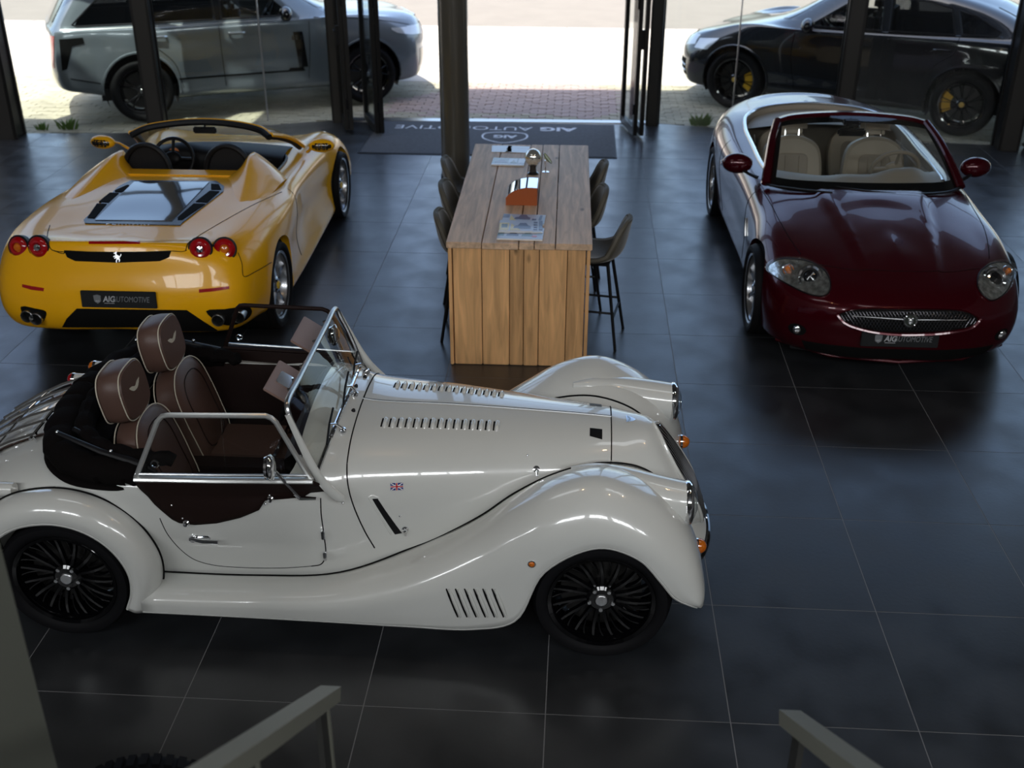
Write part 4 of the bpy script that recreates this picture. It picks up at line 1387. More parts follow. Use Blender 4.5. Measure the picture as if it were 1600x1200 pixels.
    for y in (-.24, .24):
        pts = []
        for x in (-1.42, -1.55, -1.7, -1.85, -1.95):
            p, n = on_body(bvh, TOP, x, y)
            pts.append(p+n*.006)
        MB().tube(pts, .016, 6, flat=.25, up=(0, 0, 1)).build('leather_strap', brown, root)
    for s in (-1, 1):
        for (x, y, z, mm) in ((-1.72, .60, .655, M['red']), (-1.60, .63, .72, M['amber'])):
            MB().cyl((x+.13, s*y, z-.0), (x+.01, s*y, z), .034, 16).build('lamp_housing', paint, root)
            MB().cyl((x+.012, s*y, z), (x-.004, s*y, z), .038, 16).build('lamp_ring', M['chrome'], root)
            MB().ball((x-.006, s*y, z), .035, 8, (.9, 1, 1)).build('tail_lamp', mm, root)
    MB().tube([(-2.10, -.5, .34), (-2.14, -.2, .34), (-2.15, 0, .34), (-2.14, .2, .34), (-2.10, .5, .34)], .022, 8).build('rear_bumper_bar', M['chrome'], root)
    return root
roadster = build_roadster()
# ================================================================== shared body builder for the modern cars
def shell_body(root, T, paint, wheels, arch_r, su=9, sv=6, warp=None, cuts=(), ang=40):
    """control net (columns from nose centre round the side to tail centre, rings from sill to centre line) -> body with open wheel arches"""
    bm = half_shell(T, su, sv)
    orient(bm, (0, 0, .4))
    if warp:
        bm.normal_update()
        for v in bm.verts: v.co = warp(v.co, v.normal)
    bm.normal_update()
    bvh = BVHTree.FromBMesh(bm)
    for x, z, r in wheels:
        for s in (-1, 1):
            mp = side_map(s)
            circ = ell(x, z, r, r, 48)
            o2 = dict(mp)
            o2['ok'] = lambda f, s=s: f.calc_center_median().y*s > .5
            cut(bm, bvh, circ, o2, lip=.07, lipdir=(0, -s, 0))
    for poly, mp in cuts: cut(bm, bvh, poly, mp)
    return bm_obj(bm, 'body', paint, root, ang), bvh

def plate_text(root, par, Mx, s=1.0):
    MB().prism([(x*s*.85, y*s*.9) for x, y in [(-.03, .03), (0, .038), (.03, .03), (.027, -.015), (0, -.034), (-.027, -.015)]], 0, .0006, M=Mx @ Matrix.Translation((-.145*s, 0, 0))).build('crest', M['platetxt'], par, smooth=False)
    text('AIG', .018*s, Mx @ Matrix.Translation((-.145*s, -.012*s, .001)), 'lettering', M['platetxt2'], par)
    text('AIG', .058*s, Mx @ Matrix.Translation((-.065*s, .002, .001)), 'lettering', M['platetxt2'], par, shear=.2, sx=.85, bold=.001)
    text('AUTOMOTIVE', .056*s, Mx @ Matrix.Translation((.085*s, .002, .001)), 'lettering', M['platetxt'], par, shear=.2, sx=.72)
    MB().box((-.065*s, -.026*s, .001), (.07*s, .003, .001), Mx).build('underline', M['platetxt2'], par, smooth=False)

def front_frame(p, tilt=0.0):
    return Matrix.Translation(p) @ Matrix.Rotation(PI/2, 4, 'Z') @ Matrix.Rotation(PI/2-tilt, 4, 'X')

def rear_frame(p, tilt=0.0):
    return Matrix.Translation(p) @ Matrix.Rotation(-PI/2, 4, 'Z') @ Matrix.Rotation(PI/2-tilt, 4, 'X')

def cabin_seat(par, x, yc, z, m, m2, h=.62, w=.50, lean=18, hr=True, name='seat'):
    st = MB().box((x+.18, yc, z), (.52, w, .16), bev=.06).build(name+'_cushion', m, par)
    Mb = Matrix.Translation((x-.06, yc, z)) @ Matrix.Rotation(-R(lean), 4, 'Y')
    ol = sm([(-w*.42, 0), (-w*.5, h*.3), (-w*.5, h*.62), (-w*.42, h*.86), (-w*.22, h*.97), (0, h), (w*.22, h*.97), (w*.42, h*.86), (w*.5, h*.62), (w*.5, h*.3), (w*.42, 0), (0, -.02)], 4)
    n = len(ol)
    cx = 0; cy = h/2
    vs = []
    for (xx, k) in ((0, .86), (.02, .97), (.07, 1), (.12, .97), (.14, .88), (.132, .70)):
        vs += [(xx, cx+(p[0]-cx)*k, cy+(p[1]-cy)*k) for p in ol]
    fs = grid_faces(6, n, True)+[tuple(range(n)), tuple(range(5*n, 6*n))]
    sb = MB().add(vs, fs, Mb).build(name+'_back', m, par)
    ip = rrect(0, h*.42, w*.50, h*.62, .05)
    MB().add([(.1365, p[0], p[1]) for p in ip], [tuple(range(len(ip)))], Mb).build('insert_panel', m2, sb, smooth=False)
    MB().tube([(.137, p[0], p[1]) for p in ip], .004, 5, closed=True, M=Mb).build('stitching', m2, sb)
    for q in (-.06, .06): MB().tube([(.139, q, h*.14), (.139, q, h*.70)], .0035, 4, M=Mb).build('stitching', m2, sb)
    if hr:
        MB().box((.06, 0, h+.09), (.09, .26, .15), Mb, bev=.04).build('headrest', m, sb)
        MB().tube([(.06, -.06, h-.02), (.06, -.06, h+.06)], .006, 6, M=Mb).tube([(.06, .06, h-.02), (.06, .06, h+.06)], .006, 6, M=Mb).build('headrest_posts', M['chrome'], sb)
    return st

def steering(par, p, m, r=.185, tilt=-62, hub=None):
    Mw = Matrix.Translation(p) @ Matrix.Rotation(R(tilt), 4, 'Y')
    sw = MB().tube([(r*math.cos(a), r*math.sin(a), 0) for a in np.linspace(0, 2*PI, 37)[:-1]], .016, 8, closed=True, M=Mw)
    for a in (PI/2, -PI/2, 0): sw.tube([(0, 0, .02), (r*.95*math.cos(a), r*.95*math.sin(a), 0)], .015, 6, M=Mw)
    sw.ball((0, 0, .02), .07, 8, (.9, 1.1, .45), Mw)
    return sw.build('steering_wheel', m, par)
# ================================================================== the yellow mid-engined convertible, seen from behind
def build_yellow():
    root = empty('sports_convertible', (-3.865, 4.44, 0), R(90.8), .985)
    tag(root, 'yellow open two-seat sports car seen from behind, round red tail lamps and glazed engine cover', 'car')
    paint = mat('modena_yellow_paint', (0.86, 0.42, 0.006), 0.24, coat=0.28, spec=.35, coat_rough=0.015)
    black = M['satin_black']
    leather = mat('black_leather', (0.008, 0.008, 0.009), 0.5, spec=.25, bump=.1, bscale=150)
    T = [
     [(2.08,0,.12),(2.22,0,.15),(2.27,0,.25),(2.28,0,.36),(2.24,0,.46),(2.15,0,.55),(2.0,0,.61),(1.8,0,.665),(1.6,0,.71),(1.4,0,.755)],
     [(2.05,.42,.12),(2.18,.44,.15),(2.22,.47,.25),(2.21,.48,.36),(2.17,.46,.47),(2.06,.42,.57),(1.92,.38,.64),(1.7,.25,.69),(1.5,.12,.735),(1.3,0,.775)],
     [(1.82,.78,.12),(1.92,.82,.16),(1.98,.86,.27),(1.97,.86,.40),(1.95,.82,.52),(1.86,.74,.64),(1.72,.62,.72),(1.55,.42,.72),(1.35,.22,.765),(1.2,0,.795)],
     [(1.3,.85,.14),(1.3,.90,.18),(1.3,.93,.33),(1.3,.94,.50),(1.3,.925,.66),(1.3,.87,.79),(1.3,.74,.84),(1.25,.50,.79),(1.15,.27,.80),(1.05,0,.825)],
     [(.85,.84,.13),(.85,.90,.16),(.85,.895,.28),(.85,.875,.45),(.85,.88,.62),(.85,.855,.77),(.85,.76,.84),(.85,.56,.85),(.85,.3,.86),(.85,0,.865)],
     [(.35,.84,.13),(.35,.91,.16),(.35,.89,.27),(.35,.86,.45),(.35,.87,.64),(.35,.85,.78),(.35,.77,.84),(.35,.58,.86),(.35,.3,.86),(.35,0,.86)],
     [(-.2,.84,.13),(-.2,.92,.16),(-.2,.895,.28),(-.2,.865,.47),(-.2,.88,.66),(-.2,.87,.79),(-.2,.79,.86),(-.25,.59,.90),(-.25,.3,.91),(-.25,0,.91)],
     [(-.7,.84,.13),(-.7,.93,.17),(-.7,.92,.30),(-.7,.92,.50),(-.7,.945,.70),(-.7,.92,.83),(-.7,.82,.895),(-.68,.58,.955),(-.66,.3,.965),(-.65,0,.965)],
     [(-1.3,.84,.15),(-1.3,.93,.20),(-1.3,.955,.34),(-1.3,.965,.52),(-1.3,.96,.72),(-1.27,.915,.855),(-1.25,.81,.915),(-1.2,.56,.94),(-1.15,.3,.955),(-1.1,0,.96)],
     [(-1.72,.82,.26),(-1.75,.90,.31),(-1.76,.935,.42),(-1.76,.94,.57),(-1.74,.925,.73),(-1.70,.875,.85),(-1.66,.77,.905),(-1.62,.52,.915),(-1.56,.28,.925),(-1.5,0,.93)],
     [(-2.0,.72,.28),(-2.05,.78,.32),(-2.09,.82,.43),(-2.085,.825,.58),(-2.04,.80,.73),(-1.99,.75,.85),(-1.93,.67,.905),(-1.84,.44,.912),(-1.78,.24,.92),(-1.7,0,.925)],
     [(-2.10,.42,.30),(-2.16,.46,.34),(-2.20,.47,.45),(-2.19,.47,.60),(-2.13,.46,.75),(-2.085,.44,.875),(-2.05,.41,.935),(-1.96,.25,.92),(-1.88,.13,.92),(-1.8,0,.922)],
     [(-2.12,0,.32),(-2.18,0,.36),(-2.22,0,.46),(-2.21,0,.60),(-2.16,0,.76),(-2.115,0,.89),(-2.08,0,.95),(-2.0,0,.93),(-1.93,0,.922),(-1.87,0,.922)]]
    opening = sm([(.62, 0), (.58, .45), (.42, .62), (0, .68), (-.28, .66), (-.40, .52), (-.43, 0), (-.40, -.52), (-.28, -.66), (0, -.68), (.42, -.62), (.58, -.45)], 4)
    body, bvh = shell_body(root, T, paint, [(1.3, .33, .365), (-1.3, .345, .375)], .37, cuts=[(opening, TOP)])
    PX = seen_map(root)
    for x, y in ((1.3, .33), (-1.3, .345)):
        for s in (-1, 1): wheel_well(root, x, y, .37, s*.45, s*.90)
    MB().prism([(-1.5, -.7), (-1.5, .7), (1.9, .72), (1.9, -.72)], .14, .20).build('floor_pan', black, root, smooth=False)
    for (x, z, r, w_) in ((1.3, .325, .325, .235), (-1.3, .342, .342, .29)):
        for s in (-1, 1):
            make_wheel(root, (x, s*(.945-w_/2), z), s, r, w_, .255, 'five', M['silver'], rot=.32, capm=mat('yellow_cap', (.7, .45, .02), .3) if x > 0 and s < 0 else bpy.data.materials['yellow_cap'])
    # rear wheel-arch edges
    # ---- roll fairings behind the seats
    for s in (-1, 1):
        st = []
        for (x, zp, yp, yi, yo, zb) in ((-.30, 1.085, .545, .46, .80, .90), (-.42, 1.09, .55, .40, .82, .93), (-.56, 1.065, .565, .37, .82, .945), (-.75, 1.02, .59, .40, .81, .94), (-.95, .975, .61, .44, .80, .93), (-1.15, .935, .63, .50, .77, .915)):
            st.append([(x, yi, zb), (x, (yi*.5+yp*.5)-.0, zb+(zp-zb)*.45), (x, yp-.02, zp-.006), (x, yp+.01, zp), (x, yp+(yo-yp)*.35, zb+(zp-zb)*.72), (x, yp+(yo-yp)*.7, zb+(zp-zb)*.28), (x, yo, zb-.03)])
        G = grid_mesh(st, 5, 3)*np.array([1, s, 1])
        nu, nv = G.shape[:2]
        b = MB(); b.add([tuple(v) for v in G.reshape(-1, 3)], grid_faces(nu, nv))
        b.f.append(tuple(range(nv)))
        b.build('roll_fairing', paint, root, ang=75)
        # hoop
        arc = [(-.34, s*(.335+.185*math.cos(a)), .93+.215*math.sin(a)) for a in np.linspace(-.15, PI+.15, 19)]
        hp = MB().tube(arc, .022, 8, flat=1.3).build('roll_hoop', leather, root)
        vs = arc+[(p[0]+.05, p[1], p[2]) for p in arc]
        MB().add([(-.33, p[1], p[2]) for p in arc], [tuple(range(len(arc)))]).build('hoop_pad', leather, hp, smooth=False)
        cabin_seat(root, -.22, s*.335, .33, leather, leather, h=.60, w=.48, lean=20, hr=False)
    MB().box((-.50, 0, .955), (.16, .9, .03), bev=.01).build('tonneau_ledge', paint, root)
    # ---- cabin
    tub = MB()
    ring = [(p[0], p[1]) for p in opening]
    n = len(ring)
    tub.add([(x, y, .85 if x > -.3 else .93) for x, y in ring]+[(x*.95, y*.96, .25) for x, y in ring], grid_faces(2, n, True)+[tuple(range(n, 2*n))])
    tub.build('cabin_lining', leather, root, ang=50)
    rim = []
    for x, y in ring:
        h = bvh.ray_cast(Vector((x, y, 3)), Vector((0, 0, -1)))
        rim.append((x, y, (h[0].z if h[0] else .87)+.004))
    MB().tube(rim, .011, 6, closed=True).build('opening_seal', black, root)
    dash = []
    for y in np.linspace(-.62, .62, 21):
        hump = .055*math.exp(-((y-.33)/.17)**2)
        f_ = .10*(abs(y)/.62)**2
        dash.append([(.86-f_, y, .86-.02*abs(y)), (.66-f_, y, .89+hump*.4-.02*abs(y)), (.50-f_, y, .895+hump-.03*abs(y)), (.40-f_, y, .86+hump*.6-.03*abs(y)), (.40-f_, y, .66), (.48-f_, y, .56)])
    G = grid_mesh(dash, 1, 3)
    nu, nv = G.shape[:2]
    MB().add([tuple(v) for v in G.reshape(-1, 3)], grid_faces(nu, nv)).build('dashboard', leather, root, ang=80)
    for y in (-.50, -.16, 0, .58):
        MB().lathe([(.045, 0), (.045, .01), (.034, .012), (.0005, .006)], 18, Matrix.Translation((.395-.10*(abs(y)/.62)**2, y, .80)) @ Matrix.Rotation(-PI/2, 4, 'Y')).build('air_vent', black, root)
    MB().lathe([(.05, 0), (.05, .012), (.0005, .012)], 20, Matrix.Translation((.39, .36, .87)) @ Matrix.Rotation(-PI/2+.2, 4, 'Y')).build('rev_counter', mat('amber_dial', (.55, .16, .02), .4), root)
    steering(root, (.26, .33, .86), black, .175, -66)
    MB().ball((.245, .33, .875), .028, 6, (.4, 1, 1)).build('horn_badge', bpy.data.materials['yellow_cap'], root)
    # ---- windscreen
    top = crv(np.array([(.08, .60, 1.13), (.17, .50, 1.165), (.24, .25, 1.195), (.26, 0, 1.205), (.24, -.25, 1.195), (.17, -.50, 1.165), (.08, -.60, 1.13)]), 5)
    base = crv(np.array([(.62, .735, .885), (.86, .55, .895), (1.0, .28, .885), (1.04, 0, .88), (1.0, -.28, .885), (.86, -.55, .895), (.62, -.735, .885)]), 5)
    n = len(top)
    vs = []
    for t, b_ in zip(top, base):
        for k in range(5):
            q = k/4
            p = t*(1-q)+b_*q
            vs.append((p[0], p[1], p[2]+.035*math.sin(PI*q)))
    wsf = MB().tube([tuple(p) for p in top], .016, 8, flat=.8).build('windscreen_header', paint, root)
    MB().tube([(p[0]-.026, p[1]*.985, p[2]-.016) for p in top], .028, 8).build('header_lining', leather, wsf)
    mesh_obj('windscreen_glass', vs, grid_faces(n, 5), M['carglass'], wsf)
    for s in (-1, 1):
        pl = [(.08, s*.60, 1.13), (.28, s*.665, 1.065), (.46, s*.71, .985), (.62, s*.74, .89)]
        pl = [tuple(p) for p in crv(np.array(pl), 4)]
        MB().tube(pl, .020, 8).build('windscreen_pillar', paint, wsf)
        MB().tube([(p[0]-.020, p[1]*.955, p[2]-.006) for p in pl], .026, 8).build('pillar_lining', leather, wsf)
        # mirrors
        base_p = Vector((.50, s*.80, .87))
        MB().tube([base_p, base_p+Vector((-.05, s*.07, .07)), base_p+Vector((-.12, s*.11, .10))], [.022, .016, .018], 8, flat=.6).build('mirror_arm', paint, root)
        Mm = Matrix.Translation((.34, s*.965, .975)) @ Matrix.Rotation(-s*.15, 4, 'Z')
        mr_ = MB().ball((0, 0, 0), .115, 10, (.55, 1.0, .52), Mm).build('door_mirror', paint, root)
        MB().ball((-.022, 0, 0), .098, 10, (.42, 1.0, .50), Mm).build('mirror_glass', M['gloss_black'], mr_)
    MB().box((.20, 0, 1.13), (.03, .20, .055), bev=.01).tube([(.20, 0, 1.15), (.235, 0, 1.19)], .01, 6).build('rear_view_mirror', black, wsf)
    # ---- glazed engine cover with vents
    fr_ = patch(bvh, [(205, 283), (338, 284), (350, 292), (349, 300), (284, 350), (282, 353), (133, 350), (131, 345), (186, 292)], PX, 'engine_cover_frame', mat('graphite_frame', (.05, .05, .055), .25, metal=.6), root, res=5, off=.008, thick=.004)
    patch(bvh, [(210, 286), (327, 286.5), (269, 347), (149, 346)], PX, 'engine_cover_glass', M['gloss_black'], root, res=5, off=.013, thick=.003)
    for pl in ([(199, 291), (206, 291), (190, 302), (176, 301)], [(172, 303), (186, 303.5), (170, 318), (155, 317)], [(152, 320), (167, 320.5), (148, 343), (137, 342)],
               [(330, 289), (342, 290), (346, 298), (330, 298)], [(328, 300), (343, 301), (324, 318), (306, 317)], [(303, 320), (321, 320.5), (285, 345), (274, 345)]):
        patch(bvh, pl, PX, 'engine_vent', M['seamdark'], root, res=4, off=.012, thick=.004)
    # ---- tail
    def at_px(u, v, off=0.0): return on_body(bvh, PX, u, v, off)
    for (u, v, inner) in ((30, 386, 0), (61, 386, 1), (313, 389, 1), (351, 389, 0)):
        p, n = at_px(u, v)
        if p is None: continue
        n = (n*.25+Vector((-1, .12*(1 if p.y > 0 else -1), .10))).normalized()
        fr = frame_at(p, n)
        rg = MB().lathe([(.080, -.04), (.084, .004), (.078, .012), (.072, .012)], 32, fr).build('tail_lamp', black, root)
        prof = [(.074, .006), (.066, .022), (.048, .032), (.034, .030), (.030, .018)]
        MB().lathe(prof, 32, fr).build('lamp_lens', M['red'], rg)
        MB().lathe([(.031, .018), (.022, .030), (.0005, .034)], 24, fr).build('lamp_centre', M['chrome'] if inner else M['amber'], rg)
    patch(bvh, [(139, 377.5), (219, 377.5), (219, 381.5), (139, 381.5)], PX, 'high_brake_light', M['red'], root, res=2.5, off=.004)
    patch(bvh, [(100, 391), (140, 393), (184, 393.5), (230, 393), (268, 391.5), (264, 402), (250, 408), (184, 410.5), (118, 408), (105, 402)], PX, 'rear_grille', M['seamdark'], root, res=5, off=.003)
    patch(bvh, [(35, 444), (50, 447), (69, 450), (68, 455), (50, 453), (35, 448.5)], PX, 'rear_reflector', M['red'], root, res=4, off=.003)
    patch(bvh, [(311, 452), (335, 450), (358, 447), (358, 451.5), (335, 455), (311, 457.5)], PX, 'rear_reflector', M['red'], root, res=4, off=.003)
    # emblem: a small rearing horse in chrome
    p, n = at_px(184, 402, .006)
    fr = frame_at(p, n) @ Matrix.Diagonal((1.0, 1.05, 1, 1))
    hs = [(-.010, -.034), (-.004, -.034), (-.003, -.020), (.004, -.012), (.012, -.020), (.008, -.030), (.013, -.030), (.019, -.018), (.013, -.006), (.018, .002), (.026, .010), (.028, .020), (.024, .022), (.021, .012), (.012, .006), (.008, .012), (-.002, .014), (-.006, .024), (-.002, .034), (-.010, .036), (-.016, .030), (-.024, .028), (-.023, .024), (-.014, .022), (-.012, .010), (-.022, .010), (-.028, .002), (-.024, 0), (-.018, .006), (-.012, .002), (-.022, -.006), (-.018, -.010), (-.008, -.004), (-.006, -.014), (-.010, -.022)]
    MB().prism(hs, 0, .003, M=fr).build('horse_emblem', M['alu'], root, smooth=False)
    # lettering on the lid
    p, n = at_px(200, 351, .002)
    fr = frame_at(p, n, Vector((1, 0, 0)))
    text('FERRARI', .048, fr @ Matrix.Translation((0, -.0, .001)), 'lid_lettering', M['alu'], root, ext=.002, sx=1.5, spacing=1.25)
    # number plate
    pc = Vector((-2.225, -.06, .592))
    fr = rear_frame(pc, R(6))
    pb = MB().box((0, 0, 0), (.52, .118, .016), fr, bev=.004).build('number_plate', M['plate'], root, smooth=False)
    plate_text(root, pb, fr @ Matrix.Translation((0, 0, .009)), 1.0)
    # diffuser: black centre under the bumper
    patch(bvh, [(120, 482), (180, 483), (292, 484.5), (318, 502), (345, 519), (200, 528), (92, 520), (104, 498)], PX, 'diffuser_panel', M['seamdark'], root, res=6, off=.006)
    MB().box((-1.80, 0, .30), (.3, 1.1, .10)).build('diffuser', black, root, smooth=False)
    for pl, pp in (([(322, 486), (350, 483), (390, 480), (393, 488), (385, 499), (362, 508), (342, 504)], ((343, 497), (375, 492))), ([(33, 479), (55, 482), (72, 487), (71, 497), (62, 506), (45, 500), (36, 490)], ((46, 491), (60, 495)))):
        patch(bvh, sm(pl, 3), PX, 'exhaust_recess', M['seamdark'], root, res=4, off=.004)
        for (u, v) in pp:
            p, n = at_px(u, v)
            if p is None: continue
            Mx = Matrix.Translation(p+Vector((-.015, 0, 0))) @ Matrix.Rotation(-PI/2, 4, 'Y')
            MB().lathe([(.036, -.10), (.042, .0), (.044, .03), (.040, .034), (.034, .02), (.032, -.05), (.0005, -.06)], 24, Mx).build('exhaust_tip', M['alu'], root)
    # ---- panel gaps
    for pl in ([(78, 352), (74, 368), (77, 384), (82, 391), (150, 394)], [(290, 392), (294, 380), (305, 372), (350, 345), (400, 318), (440, 300)], [(82, 391), (100, 396), (101, 391)], [(268, 392), (285, 393), (292, 391)],
               [(372, 395), (378, 412), (381, 432), (400, 424), (424, 410)]):
        seam(bvh, pl, PX, .0032, 'panel_gap', M['seamdark'], root, sub=5)
    # front lamps for completeness
    for s in (-1, 1):
        seam(bvh, [(-.55, .86), (-.60, .70), (-.60, .50), (-.50, .28)], side_map(s), .003, 'door_gap', M['seamdark'], root)
        patch(bvh, [(1.50, s*.66), (1.95, s*.62), (1.96, s*.74), (1.80, s*.84), (1.55, s*.86)], TOP, 'headlight', M['gloss_black'], root, res=.03, off=.003)
        patch(bvh, [(s*.32, .20), (s*.74, .20), (s*.76, .36), (s*.40, .38)], FRONT, 'front_intake', M['seamdark'], root, res=.03, off=.003)
    return root
yellow = build_yellow()
# ================================================================== the burgundy grand tourer, seen from the front
def build_red():
    root = empty('grand_tourer', (1.49, 4.70, 0), R(-89.6), .985)
    tag(root, 'dark burgundy open grand tourer facing the camera, beige leather cabin and oval black grille', 'car')
    paint = mat('burgundy_paint', (0.052, 0.0009, 0.005), 0.20, coat=0.55, spec=.35, coat_rough=0.012, metal=.35)
    beige = mat('beige_leather', (0.40, 0.35, 0.275), 0.45, bump=.1, bscale=150)
    beige2 = mat('beige_leather_insert', (0.31, 0.27, 0.215), 0.5, bump=.1, bscale=150)
    black = M['satin_black']
    T = [
     [(2.05,0,.14),(2.19,0,.16),(2.24,0,.24),(2.28,0,.36),(2.31,0,.45),(2.30,0,.57),(2.21,0,.64),(2.05,0,.70),(1.85,0,.765),(1.65,0,.815)],
     [(2.02,.40,.14),(2.15,.42,.16),(2.20,.44,.24),(2.23,.45,.36),(2.25,.45,.46),(2.23,.44,.57),(2.13,.41,.65),(1.97,.34,.715),(1.75,.18,.78),(1.5,0,.84)],
     [(1.78,.76,.14),(1.88,.80,.16),(1.94,.82,.24),(1.97,.83,.36),(1.97,.82,.47),(1.94,.79,.58),(1.85,.73,.68),(1.72,.58,.765),(1.55,.32,.825),(1.35,0,.87)],
     [(1.38,.85,.15),(1.38,.90,.18),(1.38,.925,.32),(1.38,.935,.48),(1.38,.925,.61),(1.38,.885,.72),(1.38,.80,.80),(1.32,.62,.845),(1.25,.33,.885),(1.15,0,.905)],
     [(.9,.82,.16),(.9,.87,.19),(.9,.885,.32),(.9,.895,.47),(.9,.90,.62),(.9,.88,.75),(.88,.82,.845),(.88,.66,.90),(.92,.36,.935),(.94,0,.945)],
     [(.4,.81,.16),(.4,.86,.19),(.4,.875,.32),(.4,.875,.47),(.4,.89,.62),(.4,.885,.78),(.4,.83,.875),(.4,.70,.915),(.4,.4,.93),(.4,0,.93)],
     [(-.2,.82,.16),(-.2,.87,.19),(-.2,.88,.32),(-.2,.88,.47),(-.2,.90,.64),(-.2,.90,.79),(-.2,.85,.885),(-.2,.72,.925),(-.2,.4,.935),(-.2,0,.935)],
     [(-.8,.84,.16),(-.8,.88,.19),(-.8,.90,.32),(-.8,.915,.48),(-.8,.935,.65),(-.8,.925,.81),(-.8,.86,.905),(-.8,.73,.95),(-.8,.4,.965),(-.8,0,.965)],
     [(-1.38,.84,.17),(-1.38,.90,.20),(-1.38,.93,.34),(-1.38,.945,.50),(-1.38,.945,.66),(-1.38,.915,.82),(-1.36,.84,.925),(-1.33,.71,.98),(-1.3,.4,1.01),(-1.28,0,1.015)],
     [(-1.78,.82,.18),(-1.78,.88,.22),(-1.79,.91,.36),(-1.79,.92,.52),(-1.78,.91,.68),(-1.74,.87,.84),(-1.68,.79,.94),(-1.6,.64,.99),(-1.52,.36,1.02),(-1.45,0,1.03)],
     [(-2.1,.73,.20),(-2.14,.77,.24),(-2.18,.78,.36),(-2.20,.78,.5),(-2.19,.76,.66),(-2.14,.72,.84),(-2.06,.64,.95),(-1.93,.48,.995),(-1.78,.26,1.02),(-1.62,0,1.035)],
     [(-2.25,.40,.21),(-2.30,.42,.25),(-2.35,.43,.36),(-2.38,.43,.5),(-2.37,.42,.66),(-2.32,.40,.86),(-2.26,.37,.985),(-2.12,.26,1.005),(-1.94,.14,1.02),(-1.78,0,1.03)],
     [(-2.28,0,.22),(-2.34,0,.26),(-2.39,0,.36),(-2.42,0,.5),(-2.41,0,.66),(-2.36,0,.87),(-2.30,0,1.005),(-2.18,0,1.01),(-2.02,0,1.018),(-1.88,0,1.022)]]
    rib = lambda x: .40-.16*max(0, min(1, (x-.85)/1.15))          # half width of the raised bonnet centre
    def warp(c, n):
        if .70 < c.x < 2.22 and n.z > .25:
            w_ = rib(c.x)
            a = abs(c.y)
            fade = min(1, max(0, (c.x-.70)/.1))*min(1, (2.22-c.x)/.45)
            h = 1/(1+math.exp((a-w_)/.012))
            return Vector((c.x, c.y, c.z+.016*fade*h+.010*fade*math.exp(-((a-w_+.01)/.02)**2)))
        return c
    opening = sm([(.66, 0), (.64, .42), (.52, .64), (.1, .705), (-.5, .715), (-1.0, .715), (-1.35, .655), (-1.60, .48), (-1.70, .22), (-1.72, 0), (-1.70, -.22), (-1.60, -.48), (-1.35, -.655), (-1.0, -.715), (-.5, -.715), (.1, -.705), (.52, -.64), (.64, -.42)], 4)
    body, bvh = shell_body(root, T, paint, [(1.376, .345, .375), (-1.376, .345, .375)], .37, su=12, sv=9, warp=warp, cuts=[(opening, TOP)])
    PX = seen_map(root)
    for x in (1.376, -1.376):
        for s in (-1, 1):
            wheel_well(root, x, .345, .37, s*.45, s*.88)
            make_wheel(root, (x, s*.815, .342), s, .342, .245, .262, 'seven', M['silver'], rot=.2)
    MB().prism([(-2.2, -.7), (-2.2, .7), (1.95, .7), (2.08, .3), (2.08, -.3), (1.95, -.7)], .12, .17).build('floor_pan', black, root, smooth=False)
    # opening: bright rim, lining
    rim = []
    for x, y in opening:
        h = bvh.ray_cast(Vector((x, y, 3)), Vector((0, 0, -1)))
        rim.append((x, y, (h[0].z if h[0] else .95)+.006))
    rr_ = [p for p in rim if p[0] < .45]
    k0 = next(i for i, p in enumerate(rim) if p[0] < .45)
    back = rim[k0:]+rim[:k0]
    back = [p for p in back if p[0] < .45]
    MB().tube(back, .018, 8, flat=.8, up=(0, 0, 1)).build('bright_waist_rim', mat('satin_bright_trim', (.80, .82, .82), .18, metal=.9), root)
    n = len(rim)
    MB().add([(p[0], p[1], p[2]-.012) for p in rim]+[(p[0]*.97, p[1]*.95, .28) for p in rim], grid_faces(2, n, True)+[tuple(range(n, 2*n))]).build('cabin_lining', beige2, root, ang=50)
    # tonneau behind the rear seats
    tn = [p for p in opening if p[0] < -1.12]
    tn = sorted(tn, key=lambda p: math.atan2(p[1], -(p[0]+1.2)))
    V2, F2, bd = flat_cells([(p[0]+.02, p[1]*.96) for p in tn], .05)
    mesh_obj('tonneau_cover', [(a, b, .985-.06*(abs(b)/.7)**2-.10*max(0, a+1.30)) for a, b in V2], F2, beige, root)
    # seats
    for s in (-1, 1):
        cabin_seat(root, -.42, s*.36, .40, beige, beige2, h=.62, w=.54, lean=17)
        cabin_seat(root, -1.12, s*.33, .46, beige, beige2, h=.46, w=.46, lean=14, hr=False, name='rear_seat')
        MB().box((-.35, s*.70, .66), (1.5, .06, .40), bev=.02).build('door_lining', beige, root)
        MB().tube([(-.78, s*.66, .96), (-.70, s*.64, .80), (-.55, s*.62, .55)], .024, 6, flat=.12, up=(0, 1, 0)).build('seat_belt', beige2, root)
    MB().box((-.25, 0, .45), (1.1, .20, .30), bev=.04).build('centre_console', beige2, root)
    dash = []
    for y in np.linspace(-.68, .68, 27):
        hump = .075*math.exp(-((y-.36)/.19)**4)+.030*math.exp(-(y/.20)**4)
        f_ = .22*(abs(y)/.68)**2
        dash.append([(.80-f_, y, .90), (.62-f_, y, .925+hump*.3), (.46-f_, y, .935+hump), (.36-f_, y, .91+hump*.8), (.33-f_, y, .80), (.38-f_, y, .60)])
    G = grid_mesh(dash, 1, 3)
    nu, nv = G.shape[:2]
    MB().add([tuple(v) for v in G.reshape(-1, 3)], grid_faces(nu, nv)).build('dashboard', beige, root, ang=80)
    steering(root, (.16, .36, .93), beige2, .19, -64)
    # windscreen frame and glass
    top = crv(np.array([(-.02, .60, 1.285), (-.08, .50, 1.30), (-.125, .25, 1.315), (-.14, 0, 1.32), (-.125, -.25, 1.315), (-.08, -.50, 1.30), (-.02, -.60, 1.285)]), 5)
